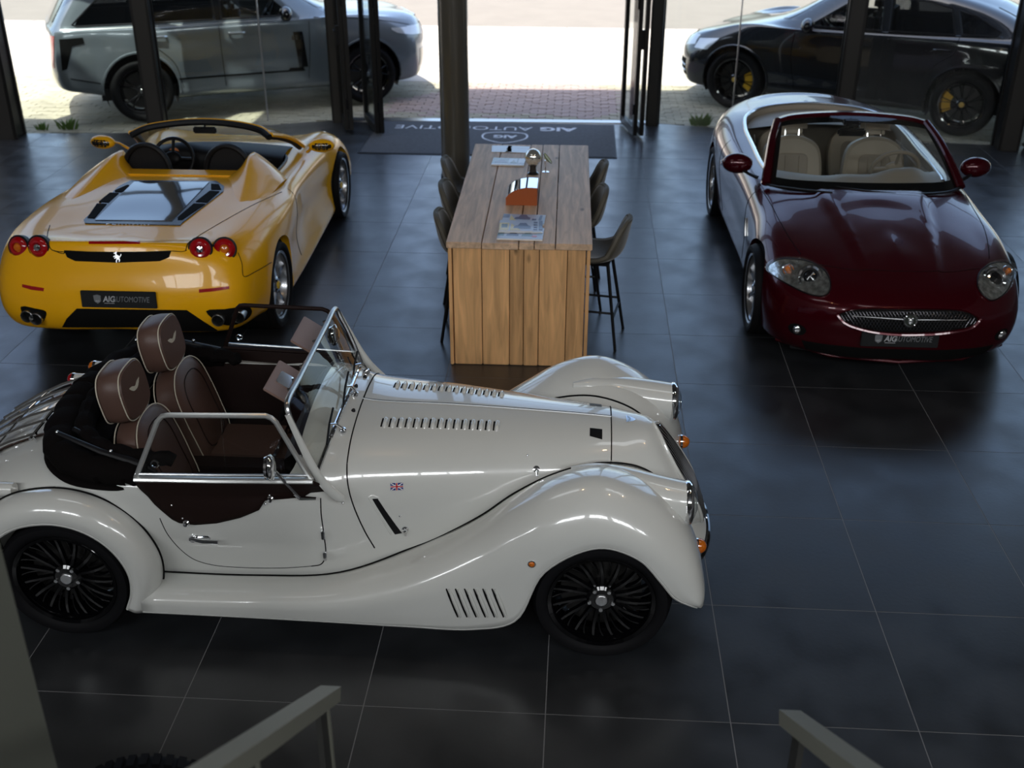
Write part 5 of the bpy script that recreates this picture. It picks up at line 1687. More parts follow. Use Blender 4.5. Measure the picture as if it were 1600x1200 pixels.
    base = crv(np.array([(.60, .755, .925), (.76, .60, .935), (.86, .30, .945), (.89, 0, .948), (.86, -.30, .945), (.76, -.60, .935), (.60, -.755, .925)]), 5)
    n = len(top)
    vs = []
    for t, b_ in zip(top, base):
        for k in range(6):
            q = k/5
            p = t*(1-q)+b_*q
            vs.append((p[0]+.02*math.sin(PI*q), p[1], p[2]+.030*math.sin(PI*q)))
    hd = []
    for t in top:
        for (dx, dz) in ((.040, -.020), (.020, .012), (-.030, .014), (-.055, -.010), (-.03, -.034), (.02, -.034)):
            hd.append((t[0]+dx, t[1], t[2]+dz))
    wsf = MB().add(hd, grid_faces(n, 6, True)+[tuple(range(6)), tuple(range((n-1)*6, n*6))]).build('windscreen_header', paint, root, ang=50)
    mesh_obj('windscreen_glass', vs, grid_faces(n, 6), M['carglass'], wsf)
    gv = np.array(vs).reshape(n, 6, 3)
    # black screen-print band along the glass edge
    def band(a, b, name):
        vv = [tuple(p+np.array([-.004, 0, -.004])) for q in zip(a, b) for p in q]
        mesh_obj(name, vv, [(2*i, 2*i+1, 2*i+3, 2*i+2) for i in range(len(a)-1)], M['seamdark'], wsf)
    inn = lambda g, e, t: g+(e-g)*t
    cen = gv.mean(axis=(0, 1))
    band(gv[:, 0], inn(gv[:, 0], gv[:, 5], .12), 'screen_print')
    band(gv[:, 5], inn(gv[:, 5], gv[:, 0], .13), 'screen_print')
    for s, i0, i1 in ((1, 0, 2), (-1, -1, -3)):
        band(gv[i0], gv[i1], 'screen_print')
        pl = [(-.02, s*.605, 1.285), (.18, s*.665, 1.195), (.40, s*.715, 1.075), (.62, s*.762, .93)]
        pl = [tuple(p) for p in crv(np.array(pl), 5)]
        MB().tube(pl, [.030+.008*i/len(pl) for i in range(len(pl))], 8, flat=.75).build('windscreen_pillar', paint, wsf)
        MB().tube([(p[0]-.03, p[1]*1.035, p[2]-.008) for p in pl], .008, 6).build('pillar_trim', M['chrome'], wsf)
        bp = Vector((.44, s*.80, .925))
        MB().tube([bp, bp+Vector((-.04, s*.07, .02)), bp+Vector((-.10, s*.13, .045))], [.024, .018, .016], 8, flat=.6).build('mirror_arm', black, root)
        Mm = Matrix.Translation((.31, s*.955, 1.005)) @ Matrix.Rotation(s*.10, 4, 'Z')
        mr_ = MB().ball((0, 0, 0), .125, 12, (.62, 1.0, .66), Mm).build('door_mirror', paint, root)
        MB().ball((-.022, 0, 0), .10, 10, (.60, .98, .60), Mm).build('mirror_glass', M['chrome'], mr_)
    MB().box((.02, .0, 1.20), (.035, .23, .065), bev=.015).tube([(.02, 0, 1.21), (-.06, 0, 1.29)], .014, 6).box((-.02, 0, 1.27), (.10, .14, .05), bev=.015).build('rear_view_mirror', black, wsf)
    for y in (-.30, .18):
        MB().tube([(.90, y, .955), (.875, y-.22, .965), (.78, y-.46 if y < 0 else y-.44, .965)], .008, 6).build('wiper', black, root)
    MB().tube([(p[0]+.02, p[1], p[2]+.002) for p in base], .018, 6, flat=.5).build('scuttle_seal', black, root)
    # ---- nose
    def at_px(u, v, off=0.0): return on_body(bvh, PX, u, v, off)
    LR = [(1198.5, 420), (1216, 406), (1240, 405), (1267, 410), (1289, 424), (1297.5, 440.5), (1296, 455.6), (1286.5, 462.5), (1264.5, 460), (1234, 446), (1209.5, 431)]
    LL = [(1527, 439), (1530, 427), (1545, 414), (1562, 410), (1576, 412), (1583, 420), (1582, 433), (1575, 451.5), (1561.5, 465), (1548, 470), (1537, 462.5), (1529, 452)]
    refl = mat('lamp_interior', (.72, .73, .68), .16, metal=.9, noise=.45, nscale=28, bump=.5, bscale=22)
    for poly, prj, extra in ((LR, (1266, 433), (1232, 422)), (LL, (1554, 437), (1573, 425))):
        o = patch(bvh, sm(poly, 3), PX, 'headlight', refl, root, res=5, off=.003, thick=.004)
        if o is None: continue
        seam(bvh, poly, PX, .005, 'headlight_edge', black, o, off=.004, closed=True, sub=3)
        p, n = at_px(*prj, .004)
        if p is not None:
            n = (n+Vector((.9, 0, 0))).normalized()
            fr = frame_at(p, n)
            MB().lathe([(.088, -.02), (.088, .006), (.078, .012), (.062, .004), (.058, .002), (.058, .010), (.048, .014)], 32, fr).build('projector_ring', M['chrome'], o)
            MB().lathe([(.047, .010), (.034, .026), (.0005, .034)], 24, fr).build('projector_lens', M['gloss_black'], o)
        p, n = at_px(*extra, .004)
        if p is not None:
            fr = frame_at(p, (n+Vector((.8, 0, 0))).normalized())
            MB().lathe([(.046, 0), (.042, .010), (.03, .004)], 20, fr).build('lamp_cup', M['chrome'], o)
            MB().ball(p+n*.012, .022, 6).build('turn_bulb', M['amber'], o)
        patch(bvh, sm(poly, 3), PX, 'headlight_cover', M['lens'], root, res=5, off=.030, thick=-.004)
    GP = sm([(1312.6, 491), (1330.5, 485), (1365, 483), (1407.5, 483.5), (1460, 484), (1506.5, 487), (1527, 498), (1517.5, 509), (1476, 517), (1420, 519.5), (1380, 518), (1347, 512), (1319.5, 501)], 3)
    gr = patch(bvh, GP, PX, 'grille', M['seamdark'], root, res=6, off=.003)
    # woven mesh in the grille
    gm = MB()
    for k in range(-6, 44):
        for dd in (1, -1):
            a = (1308+k*5.2, 482 if dd > 0 else 521)
            pts = []
            for t in np.linspace(0, 1, 9):
                u, v = a[0]+26*t, a[1]+39*t*dd
                if inside((u, v), GP):
                    p, n = at_px(u, v, .006)
                    if p is not None: pts.append(p)
            if len(pts) > 1: gm.tube(pts, .0022, 4, cap=False)
    o = gm.build('grille_weave', mat('weave_black_chrome', (.10, .10, .11), .25, metal=.9), gr)
    o['kind'] = 'stuff'
    seam(bvh, [(1308, 490)]+[q for q in [(1330, 483), (1365, 481), (1420, 481), (1470, 482), (1508, 485), (1531, 497)]], PX, .008, 'grille_brow', paint, root, off=.004, sub=5)
    seam(bvh, [(1308, 492), (1320, 505), (1350, 516), (1390, 522), (1430, 523), (1480, 520), (1518, 512), (1532, 498)], PX, .010, 'grille_lip', paint, root, off=.004, sub=5)
    p1, _ = at_px(1332, 493, .016); p2, _ = at_px(1418, 498, .022); p3, _ = at_px(1508, 499, .016)
    MB().tube([p1, p2, p3], [.005, .010, .005], 8, flat=.8).build('grille_bar', M['chrome'], gr)
    p, n = at_px(1421, 499, .012)
    fr = front_frame(p+Vector((.01, 0, 0)), R(8))
    bd_ = MB().lathe([(.046, -.01), (.048, .010), (.042, .016), (.036, .010)], 32, fr).build('round_badge', M['chrome'], gr)
    MB().lathe([(.038, .008), (.0005, .012)], 28, fr).build('badge_field', mat('badge_dark', (.02, .025, .02), .3), bd_)
    # a growling cat's head in relief
    hd = MB().ball((0, -.002, .010), .018, 8, (1.0, 1.15, .5), fr).ball((0, -.012, .016), .010, 6, (1.1, .8, .6), fr)
    for q in (-1, 1): hd.ball((q*.013, .015, .012), .006, 5, (1, 1.1, .5), fr)
    hd.build('cat_head_relief', M['alu'], bd_)
    fr = front_frame(Vector((2.285, -.045, .365)), R(4))
    pb = MB().box((0, 0, 0), (.52, .112, .016), fr, bev=.004).build('number_plate', M['plate'], root, smooth=False)
    plate_text(root, pb, fr @ Matrix.Translation((0, 0, .009)), 1.0)
    patch(bvh, [(-.62, .18), (.62, .18), (.66, .255), (.4, .275), (-.4, .275), (-.66, .255)], FRONT, 'lower_intake', M['seamdark'], root, res=.04, off=.003)
    for s in (-1, 1):
        lm = patch(bvh, [(s*x, z) for x, z in ell(.70, .335, .055, .045, 18)], FRONT, 'fog_lamp', M['seamdark'], root, res=.02, off=.003)
        h = bvh.ray_cast(Vector((6, s*.70, .335)), Vector((-1, 0, 0)))
        if h[0] is not None: MB().ball(h[0]+Vector((.004, 0, 0)), .034, 7, (.5, 1, 1)).build('fog_lamp_glass', M['chrome'], root)
    MB().tube([(p[0], p[1], p[2]) for p in [(1.90, -.80, .165), (2.12, -.46, .15), (2.20, 0, .15), (2.12, .46, .15), (1.90, .80, .165)]], .012, 6).build('chin_spoiler', paint, root)
    # gaps
    for s in (-1, 1):
        seam(bvh, [(.66, s*.79), (.95, s*.765), (1.3, s*.74), (1.55, s*.70), (1.72, s*.66)], TOP, .003, 'bonnet_gap', M['seamdark'], root)
        for zz in ((.62, .24),):
            seam(bvh, [(.60, .86), (.58, .70), (.56, .45), (.52, .26)], side_map(s), .003, 'door_gap', M['seamdark'], root)
            seam(bvh, [(-.80, .90), (-.86, .70), (-.84, .45), (-.72, .26)], side_map(s), .003, 'door_gap', M['seamdark'], root)
        h = bvh.ray_cast(Vector((.70, s*4, .60)), Vector((0, -s, 0)))[0]
        MB().tube([h+Vector((-.03, s*.006, .06)), h+Vector((0, s*.008, 0)), h+Vector((.03, s*.006, -.07))], [.006, .010, .006], 6).build('wing_vent_strake', M['alu'], root)
        h = bvh.ray_cast(Vector((-.62, s*4, .74)), Vector((0, -s, 0)))[0]
        MB().tube([h+Vector((-.08, s*.004, 0)), h+Vector((-.04, s*.024, 0)), h+Vector((.04, s*.024, 0)), h+Vector((.08, s*.004, 0))], .010, 8).build('door_handle', paint, root)
    seam(bvh, [(1.86, -.55), (1.93, -.36), (1.965, -.12), (1.97, 0), (1.965, .12), (1.93, .36), (1.86, .55)], TOP, .003, 'bonnet_gap', M['seamdark'], root)
    for s in (-1, 1):
        patch(bvh, [(s*.40, .70), (s*.66, .70), (s*.69, .84), (s*.56, .90), (s*.42, .86)], REAR, 'tail_lamp', M['red'], root, res=.03, off=.003)
    return root
red = build_red()
# ================================================================== the two tall cars parked outside
def xz(pts): return pts

def tall_car(spec):
    root = empty(spec['name'], (*spec['pos'], spec.get('z', 0)), R(spec['deg']), spec['sc'])
    tag(root, spec['label'], 'car')
    paint, black = spec['paint'], M['satin_black']
    T = spec['T']
    bmw = [(w_[0], w_[1], w_[2]) for w_ in spec['arches']]
    cuts = []
    for s in (-1, 1):
        mp = side_map(s)
        m2 = dict(mp)
        m2['ok'] = lambda f, s=s: f.calc_center_median().y*s > .3
        for poly in spec['windows']: cuts.append((poly, m2))
    body, bvh = shell_body(root, T, paint, bmw, .4, su=10, sv=7, cuts=cuts, ang=35)
    for s in (-1, 1):
        mp = side_map(s)
        for poly, gm in zip(spec['windows'], spec['glass']):
            patch(bvh, poly, mp, 'side_window', gm, root, res=.07, off=-.004, thick=.002)
            seam(bvh, poly, mp, .010, 'window_seal', spec.get('sealm', black), root, off=.0, closed=True, sub=1, straight=True, step=.06)
        for pl in spec.get('black_side', []): patch(bvh, pl, mp, 'pillar_cover', M['gloss_black'], root, res=.05, off=.002, thick=.004)
        for pl in spec.get('gaps', []): seam(bvh, pl, mp, .004, 'door_gap', M['seamdark'], root)
        for (pl, mm, nm) in spec.get('side_extra', []): patch(bvh, pl, mp, nm, mm, root, res=.04, off=.006, thick=.006)
        for (x, z) in spec['handles']:
            h = bvh.ray_cast(Vector((x, s*4, z)), Vector((0, -s, 0)))[0]
            if h: MB().tube([h+Vector((-.10, s*.004, 0)), h+Vector((-.07, s*.030, 0)), h+Vector((.07, s*.030, 0)), h+Vector((.10, s*.004, 0))], .013, 8, flat=1.2).build('door_handle', spec['handlem'], root)
        # arch trims
        for (x, z, r) in spec['arches']:
            q = [(x+(r+.012)*math.cos(a), z+(r+.012)*math.sin(a)) for a in np.linspace(R(-18), R(198), 22)]
            seam(bvh, q, mp, .020, 'arch_trim', spec['archm'], root, off=.004, sub=1, flat=.8)
            wheel_well(root, x, z, r, s*.45, s*.93)
        for (x, z, r) in spec['arches']:
            make_wheel(root, (x, s*(spec['track']), spec['Rt']), s, spec['Rt'], .275, spec['Rr'], spec['style'], M['gloss_black'], caliper=spec.get('caliper'), rot=.15, capm=spec.get('cap'))
        # mirror
        bp = Vector(spec['mirror'])
        bp.y *= s
        MB().tube([bp+Vector((0, -s*.14, -.04)), bp+Vector((0, -s*.04, -.02)), bp], [.03, .025, .03], 8, flat=.7).build('mirror_arm', black, root)
        MB().ball(bp+Vector((0, s*.03, .03)), .13, 10, (.62, .95, .72)).build('door_mirror', spec['mirrorm'], root)
        MB().box((.1, s*.40, .72), (.50, .50, .18), bev=.05).box((-.18, s*.40, 1.0), (.16, .50, .66), bev=.06).box((-.20, s*.40, 1.42), (.12, .28, .18), bev=.05).build('front_seat', M['satin_black'], root)
    MB().box((-1.05, 0, .74), (.50, 1.3, .18), bev=.05).box((-1.32, 0, 1.0), (.16, 1.3, .6), bev=.06).build('rear_bench', M['satin_black'], root)
    MB().box((.75, 0, .95), (.35, 1.5, .28), bev=.08).build('dashboard', M['satin_black'], root)
    MB().prism([(-1.95, -.8), (-1.95, .8), (1.95, .8), (1.95, -.8)], .27, .42).build('floor_pan', black, root, smooth=False)
    steering(root, (.42, .40, 1.05), black, .19, -60)
    for (nm, pl, mpn, mm, off) in spec['face']:
        mp = {'F': FRONT, 'R': REAR, 'T': TOP}[mpn]
        patch(bvh, pl, mp, nm, mm, root, res=.05, off=off, thick=.004)
    for (nm, pl, mpn, r, mm) in spec.get('face_lines', []):
        mp = {'F': FRONT, 'R': REAR, 'T': TOP}[mpn]
        seam(bvh, pl, mp, r, nm, mm, root, off=.004)
    for (nm, pl, r, mm) in spec.get('side_lines', []):
        for s in (-1, 1): seam(bvh, pl, side_map(s), r, nm, mm, root, off=.002)
    return root, bvh

def ring_cols(zr, cols):
    return cols

lamp_m = mat('headlamp_unit', (.55, .58, .62), .12, metal=.3, coat=1)
grey_p = mat('steel_blue_grey_paint', (0.155, 0.18, 0.205), 0.24, coat=1.0, metal=.35)
blk_p = mat('gloss_black_paint', (0.010, 0.011, 0.013), 0.12, coat=1.0)
def low(x, y0, a=.0):
    """the six lower rings of a slab side at station x, half width y0"""
    return [(x, y0-.08, .26), (x, y0-.03, .30), (x, y0-.015, .45), (x, y0, .70), (x, y0-.01, .95)]
TG = [
 [(2.22,0,.26),(2.36,0,.30),(2.42,0,.45),(2.44,0,.68),(2.41,0,.90),(2.28,0,1.05),(1.06,0,1.235),(.30,0,1.72),(-.1,0,1.80),(-.5,0,1.83)],
 [(2.18,.50,.26),(2.31,.55,.30),(2.37,.56,.45),(2.39,.56,.68),(2.35,.55,.90),(2.23,.52,1.06),(1.03,.38,1.23),(.28,.33,1.715),(-.1,.2,1.80),(-.6,0,1.835)],
 [(1.98,.86,.26),(2.08,.90,.30),(2.14,.91,.45),(2.15,.91,.68),(2.12,.88,.90),(2.02,.81,1.05),(.97,.66,1.215),(.24,.55,1.70),(-.1,.36,1.80),(-.7,0,1.84)],
 low(1.46,.99)+[(1.46,.90,1.125),(.85,.80,1.19),(.18,.64,1.69),(-.15,.42,1.80),(-.8,0,1.845)],
 low(.9,.985)+[(.9,.935,1.135),(.66,.90,1.165),(.05,.70,1.69),(-.25,.45,1.81),(-.9,0,1.85)],
 low(.3,.975)+[(.3,.955,1.135),(.3,.925,1.165),(-.2,.72,1.725),(-.4,.46,1.82),(-1.0,0,1.85)],
 low(-.3,.975)+[(-.3,.955,1.135),(-.3,.93,1.165),(-.5,.72,1.735),(-.6,.46,1.825),(-1.1,0,1.85)],
 low(-.9,.98)+[(-.9,.955,1.135),(-.9,.925,1.165),(-.95,.715,1.735),(-.95,.45,1.825),(-1.2,0,1.848)],
 low(-1.46,.99)+[(-1.46,.95,1.14),(-1.46,.915,1.17),(-1.35,.70,1.725),(-1.25,.44,1.82),(-1.3,0,1.845)],
 [(-1.95,.88,.36),(-1.95,.93,.40),(-1.95,.95,.50),(-1.95,.965,.72),(-1.95,.95,.95),(-1.95,.93,1.145),(-1.93,.90,1.175),(-1.68,.68,1.71),(-1.5,.43,1.81),(-1.45,0,1.835)],
 [(-2.25,.84,.42),(-2.34,.88,.45),(-2.38,.895,.55),(-2.40,.90,.72),(-2.38,.885,.95),(-2.36,.86,1.14),(-2.33,.83,1.18),(-1.97,.63,1.68),(-1.8,.40,1.785),(-1.65,0,1.815)],
 [(-2.32,.45,.42),(-2.45,.48,.45),(-2.49,.5,.55),(-2.50,.5,.72),(-2.47,.5,.95),(-2.45,.49,1.14),(-2.42,.48,1.18),(-2.05,.36,1.70),(-1.9,.22,1.78),(-1.75,0,1.805)],
 [(-2.34,0,.42),(-2.47,0,.45),(-2.51,0,.55),(-2.52,0,.72),(-2.49,0,.95),(-2.47,0,1.14),(-2.44,0,1.18),(-2.07,0,1.70),(-1.93,0,1.78),(-1.82,0,1.80)]]
wG = [[(.50, 1.20), (.06, 1.60), (-.06, 1.655), (-.38, 1.665), (-.38, 1.20)], [(-.47, 1.20), (-.47, 1.665), (-1.12, 1.66), (-1.30, 1.20)], [(-1.40, 1.20), (-1.22, 1.655), (-1.66, 1.64), (-2.16, 1.22), (-2.10, 1.20)]]
grey_car, gb = tall_car(dict(name='luxury_estate', pos=(-5.27, 10.69), deg=24.7, sc=.99,
    label='blue-grey tall luxury estate car parked outside behind the left windows, dark glass and black wheels',
    paint=grey_p, T=TG, arches=[(1.46, .40, .455), (-1.46, .40, .455)], windows=wG, glass=[M['carglass'], M['darkglass'], M['darkglass']],
    black_side=[[(-.39, 1.19), (-.39, 1.67), (-.46, 1.67), (-.46, 1.19)], [(-1.31, 1.19), (-1.13, 1.665), (-1.21, 1.665), (-1.39, 1.19)]],
    gaps=[[(.72, 1.12), (.70, .80), (.66, .40)], [(-.43, 1.18), (-.43, .8), (-.42, .38)], [(-1.36, 1.18), (-1.33, 1.0), (-1.16, .86), (-1.02, .70), (-.95, .40)]],
    handles=[(-.22, 1.03), (-1.18, 1.04)], handlem=M['alu'], archm=grey_p, track=.85, Rt=.39, Rr=.285, style='five_split',
    mirror=(.40, 1.08, 1.22), mirrorm=M['gloss_black'],
    side_extra=[([(.50, 1.0), (.62, 1.0), (.66, .55), (.54, .55)], M['gloss_black'], 'side_vent_blade'), ([(.42, .55), (.60, .55), (.62, .50), (-1.0, .50), (-1.0, .52), (.40, .52)], M['seamdark'], 'sill_moulding'),
                ([(-2.33, 1.07), (-2.06, 1.08), (-2.05, 1.01), (-2.20, .98), (-2.30, .72), (-2.36, .70)], M['seamdark'], 'rear_lamp_surround'),
                ([(1.78, .97), (2.10, .96), (2.11, .86), (1.90, .90)], lamp_m, 'headlight_side')],
    side_lines=[('sill_line', [(-2.28, .60), (-1.94, .52)], .007, M['seamdark']), ('waist_moulding', [(-2.30, 1.165), (-1.5, 1.16), (-.5, 1.155), (.6, 1.152)], .010, M['alu']), ('bonnet_gap', [(.80, 1.155), (1.40, 1.11), (1.9, 1.03), (2.1, .98)], .004, M['seamdark'])],
    face=[('headlight', [(s*.56, .95), (s*.88, .97), (s*.90, .86), (s*.60, .82)], 'F', lamp_m, .006) for s in (1,)]+[('headlight', [(-.56, .95), (-.60, .82), (-.90, .86), (-.88, .97)], 'F', lamp_m, .006),
          ('grille', [(-.52, .97), (.52, .97), (.50, .80), (-.50, .80)], 'F', M['gloss_black'], .006), ('lower_intake', [(-.62, .56), (.62, .56), (.55, .36), (-.55, .36)], 'F', M['seamdark'], .004),
          ('side_intake', [(-.84, .66), (-.66, .66), (-.66, .42), (-.84, .44)], 'F', M['gloss_black'], .006), ('side_intake', [(.66, .66), (.84, .66), (.84, .44), (.66, .42)], 'F', M['gloss_black'], .006),
          ('windscreen_glass', [(.98, -.60), (1.01, -.38), (1.02, 0), (1.01, .38), (.98, .60), (.90, .68), (.34, .56), (.40, 0), (.34, -.56), (.90, -.68)], 'T', M['gloss_black'], .006),
          ('rear_glass', [(-.60, 1.22), (.60, 1.22), (.50, 1.62), (-.50, 1.62)], 'R', M['gloss_black'], .006), ('tail_lamp', [(-.86, 1.10), (-.70, 1.10), (-.70, .72), (-.84, .72)], 'R', M['red'], .008), ('tail_lamp', [(.70, 1.10), (.86, 1.10), (.84, .72), (.70, .72)], 'R', M['red'], .008)],
    face_lines=[('lettering_bar', [(-.35, 1.02), (.35, 1.02)], 'F', .012, M['chrome'])]))
# chrome vents on the side blade
for k in range(3):
    h = gb.ray_cast(Vector((.47+.05*k+.02, -4, .93)), Vector((0, 1, 0)))[0]
    if h: MB().box(h+Vector((0, -.012, 0)), (.03, .01, .06)).build('vent_slat', M['chrome'], grey_car, smooth=False)

def lowc(x, y0):
    return [(x, y0-.10, .24), (x, y0-.05, .27), (x, y0-.03, .42), (x, y0, .68), (x, y0-.015, .92)]
TC = [
 [(2.18,0,.24),(2.32,0,.27),(2.38,0,.40),(2.40,0,.58),(2.38,0,.74),(2.24,0,.87),(1.05,0,1.17),(.28,0,1.585),(-.05,0,1.655),(-.4,0,1.672)],
 [(2.14,.48,.24),(2.27,.52,.27),(2.33,.54,.40),(2.35,.54,.58),(2.32,.53,.74),(2.18,.50,.89),(1.02,.38,1.165),(.26,.33,1.58),(-.05,.2,1.655),(-.5,0,1.675)],
 [(1.95,.82,.24),(2.05,.86,.27),(2.11,.88,.40),(2.13,.88,.58),(2.09,.85,.76),(1.98,.78,.93),(.96,.64,1.15),(.22,.53,1.57),(-.05,.34,1.65),(-.6,0,1.675)],
 lowc(1.447,.99)+[(1.447,.88,1.075),(.86,.78,1.125),(.15,.62,1.555),(-.10,.40,1.65),(-.65,0,1.672)],
 lowc(.9,.975)+[(.9,.92,1.08),(.68,.88,1.11),(.02,.67,1.56),(-.2,.43,1.655),(-.75,0,1.67)],
 lowc(.3,.965)+[(.3,.945,1.09),(.3,.91,1.12),(-.2,.69,1.60),(-.35,.44,1.665),(-.85,0,1.668)],
 lowc(-.3,.965)+[(-.3,.945,1.10),(-.3,.915,1.135),(-.5,.69,1.60),(-.55,.44,1.655),(-.95,0,1.655)],
 lowc(-.9,.97)+[(-.9,.945,1.115),(-.9,.91,1.15),(-.95,.675,1.56),(-.9,.43,1.62),(-1.1,0,1.635)],
 lowc(-1.447,1.0)+[(-1.447,.95,1.13),(-1.447,.90,1.165),(-1.40,.66,1.475),(-1.30,.41,1.555),(-1.3,0,1.59)],
 [(-1.95,.86,.34),(-1.95,.91,.37),(-1.95,.935,.48),(-1.95,.96,.70),(-1.95,.945,.95),(-1.95,.90,1.12),(-1.92,.85,1.16),(-1.80,.62,1.36),(-1.62,.38,1.465),(-1.55,0,1.52)],
 [(-2.20,.78,.38),(-2.28,.83,.41),(-2.33,.85,.52),(-2.36,.85,.72),(-2.33,.83,.95),(-2.27,.79,1.10),(-2.22,.75,1.15),(-2.02,.56,1.27),(-1.88,.34,1.36),(-1.78,0,1.43)],
 [(-2.30,.42,.38),(-2.42,.45,.41),(-2.46,.46,.52),(-2.48,.46,.72),(-2.46,.46,.95),(-2.40,.45,1.10),(-2.34,.43,1.155),(-2.14,.32,1.235),(-2.0,.19,1.30),(-1.9,0,1.36)],
 [(-2.32,0,.38),(-2.44,0,.41),(-2.48,0,.52),(-2.50,0,.72),(-2.48,0,.95),(-2.43,0,1.10),(-2.37,0,1.155),(-2.18,0,1.225),(-2.08,0,1.27),(-2.0,0,1.30)]]
wC = [[(.55, 1.145), (.08, 1.46), (-.06, 1.525), (-.32, 1.54), (-.36, 1.165)], [(-.45, 1.165), (-.41, 1.54), (-.85, 1.52), (-1.12, 1.46), (-1.22, 1.19)], [(-1.30, 1.195), (-1.20, 1.445), (-1.42, 1.39), (-1.72, 1.24), (-1.68, 1.20)]]
black_car, cb = tall_car(dict(name='coupe_crossover', pos=(2.98, 10.70), deg=154.4, sc=.985,
    label='gloss black sloping-roof crossover parked outside behind the right windows, yellow brake calipers',
    paint=blk_p, T=TC, arches=[(1.447, .385, .435), (-1.447, .385, .445)], windows=wC, glass=[M['carglass'], M['darkglass'], M['darkglass']],
    gaps=[[(.70, 1.10), (.72, .80), (.64, .36)], [(-.40, 1.14), (-.42, .8), (-.40, .36)], [(-1.28, 1.16), (-1.26, .98), (-1.08, .84), (-.96, .66), (-.92, .38)]],
    handles=[(-.16, .985), (-1.12, 1.01)], handlem=mat('bright_black', (.05, .05, .055), .12, metal=.8), archm=M['gloss_black'], track=.84, Rt=.385, Rr=.275, style='multi', caliper=mat('yellow_caliper', (.55, .31, .015), .35), cap=mat('gold_crest_cap', (.5, .33, .08), .3),
    mirror=(.52, 1.03, 1.14), mirrorm=blk_p,
    side_extra=[([(1.70, .90), (2.0, .86), (2.06, .74), (1.86, .74)], lamp_m, 'headlight_side')],
    side_lines=[('sill_line', [(-1.0, .40), (0, .38), (.95, .38)], .012, M['gloss_black']), ('waist_moulding', [(-1.75, 1.19), (-.9, 1.16), (0, 1.135), (.62, 1.12)], .008, M['gloss_black'])],
    face=[('headlight', [(.50, .84), (.80, .90), (.86, .78), (.60, .70)], 'F', lamp_m, .006), ('headlight', [(-.50, .84), (-.60, .70), (-.86, .78), (-.80, .90)], 'F', lamp_m, .006),
          ('lower_intake', [(-.55, .56), (.55, .56), (.50, .34), (-.50, .34)], 'F', M['seamdark'], .004), ('side_intake', [(-.84, .58), (-.60, .58), (-.60, .34), (-.82, .36)], 'F', M['seamdark'], .004), ('side_intake', [(.60, .58), (.84, .58), (.82, .36), (.60, .34)], 'F', M['seamdark'], .004),
          ('windscreen_glass', [(.97, -.58), (1.0, -.36), (1.01, 0), (1.0, .36), (.97, .58), (.88, .66), (.32, .54), (.38, 0), (.32, -.54), (.88, -.66)], 'T', M['gloss_black'], .006),
          ('rear_glass', [(-1.60, -.42), (-1.62, 0), (-1.60, .42), (-2.02, .46), (-2.08, 0), (-2.02, -.46)], 'T', M['gloss_black'], .006),
          ('tail_lamp_bar', [(-.80, 1.03), (.80, 1.03), (.80, .98), (-.80, .98)], 'R', M['red'], .006)],
    face_lines=[('intake_bar', [(.60, .52), (.72, .51), (.84, .49)], 'F', .010, M['alu']), ('intake_bar', [(.60, .44), (.72, .43), (.83, .42)], 'F', .010, M['alu']), ('bonnet_gap', [(.30, .88), (.5, .90), (.62, .90)], 'F', .004, M['seamdark'])]))
MB().box((-2.02, 0, 1.30), (.16, 1.1, .022), bev=.008).build('roof_spoiler', blk_p, black_car)
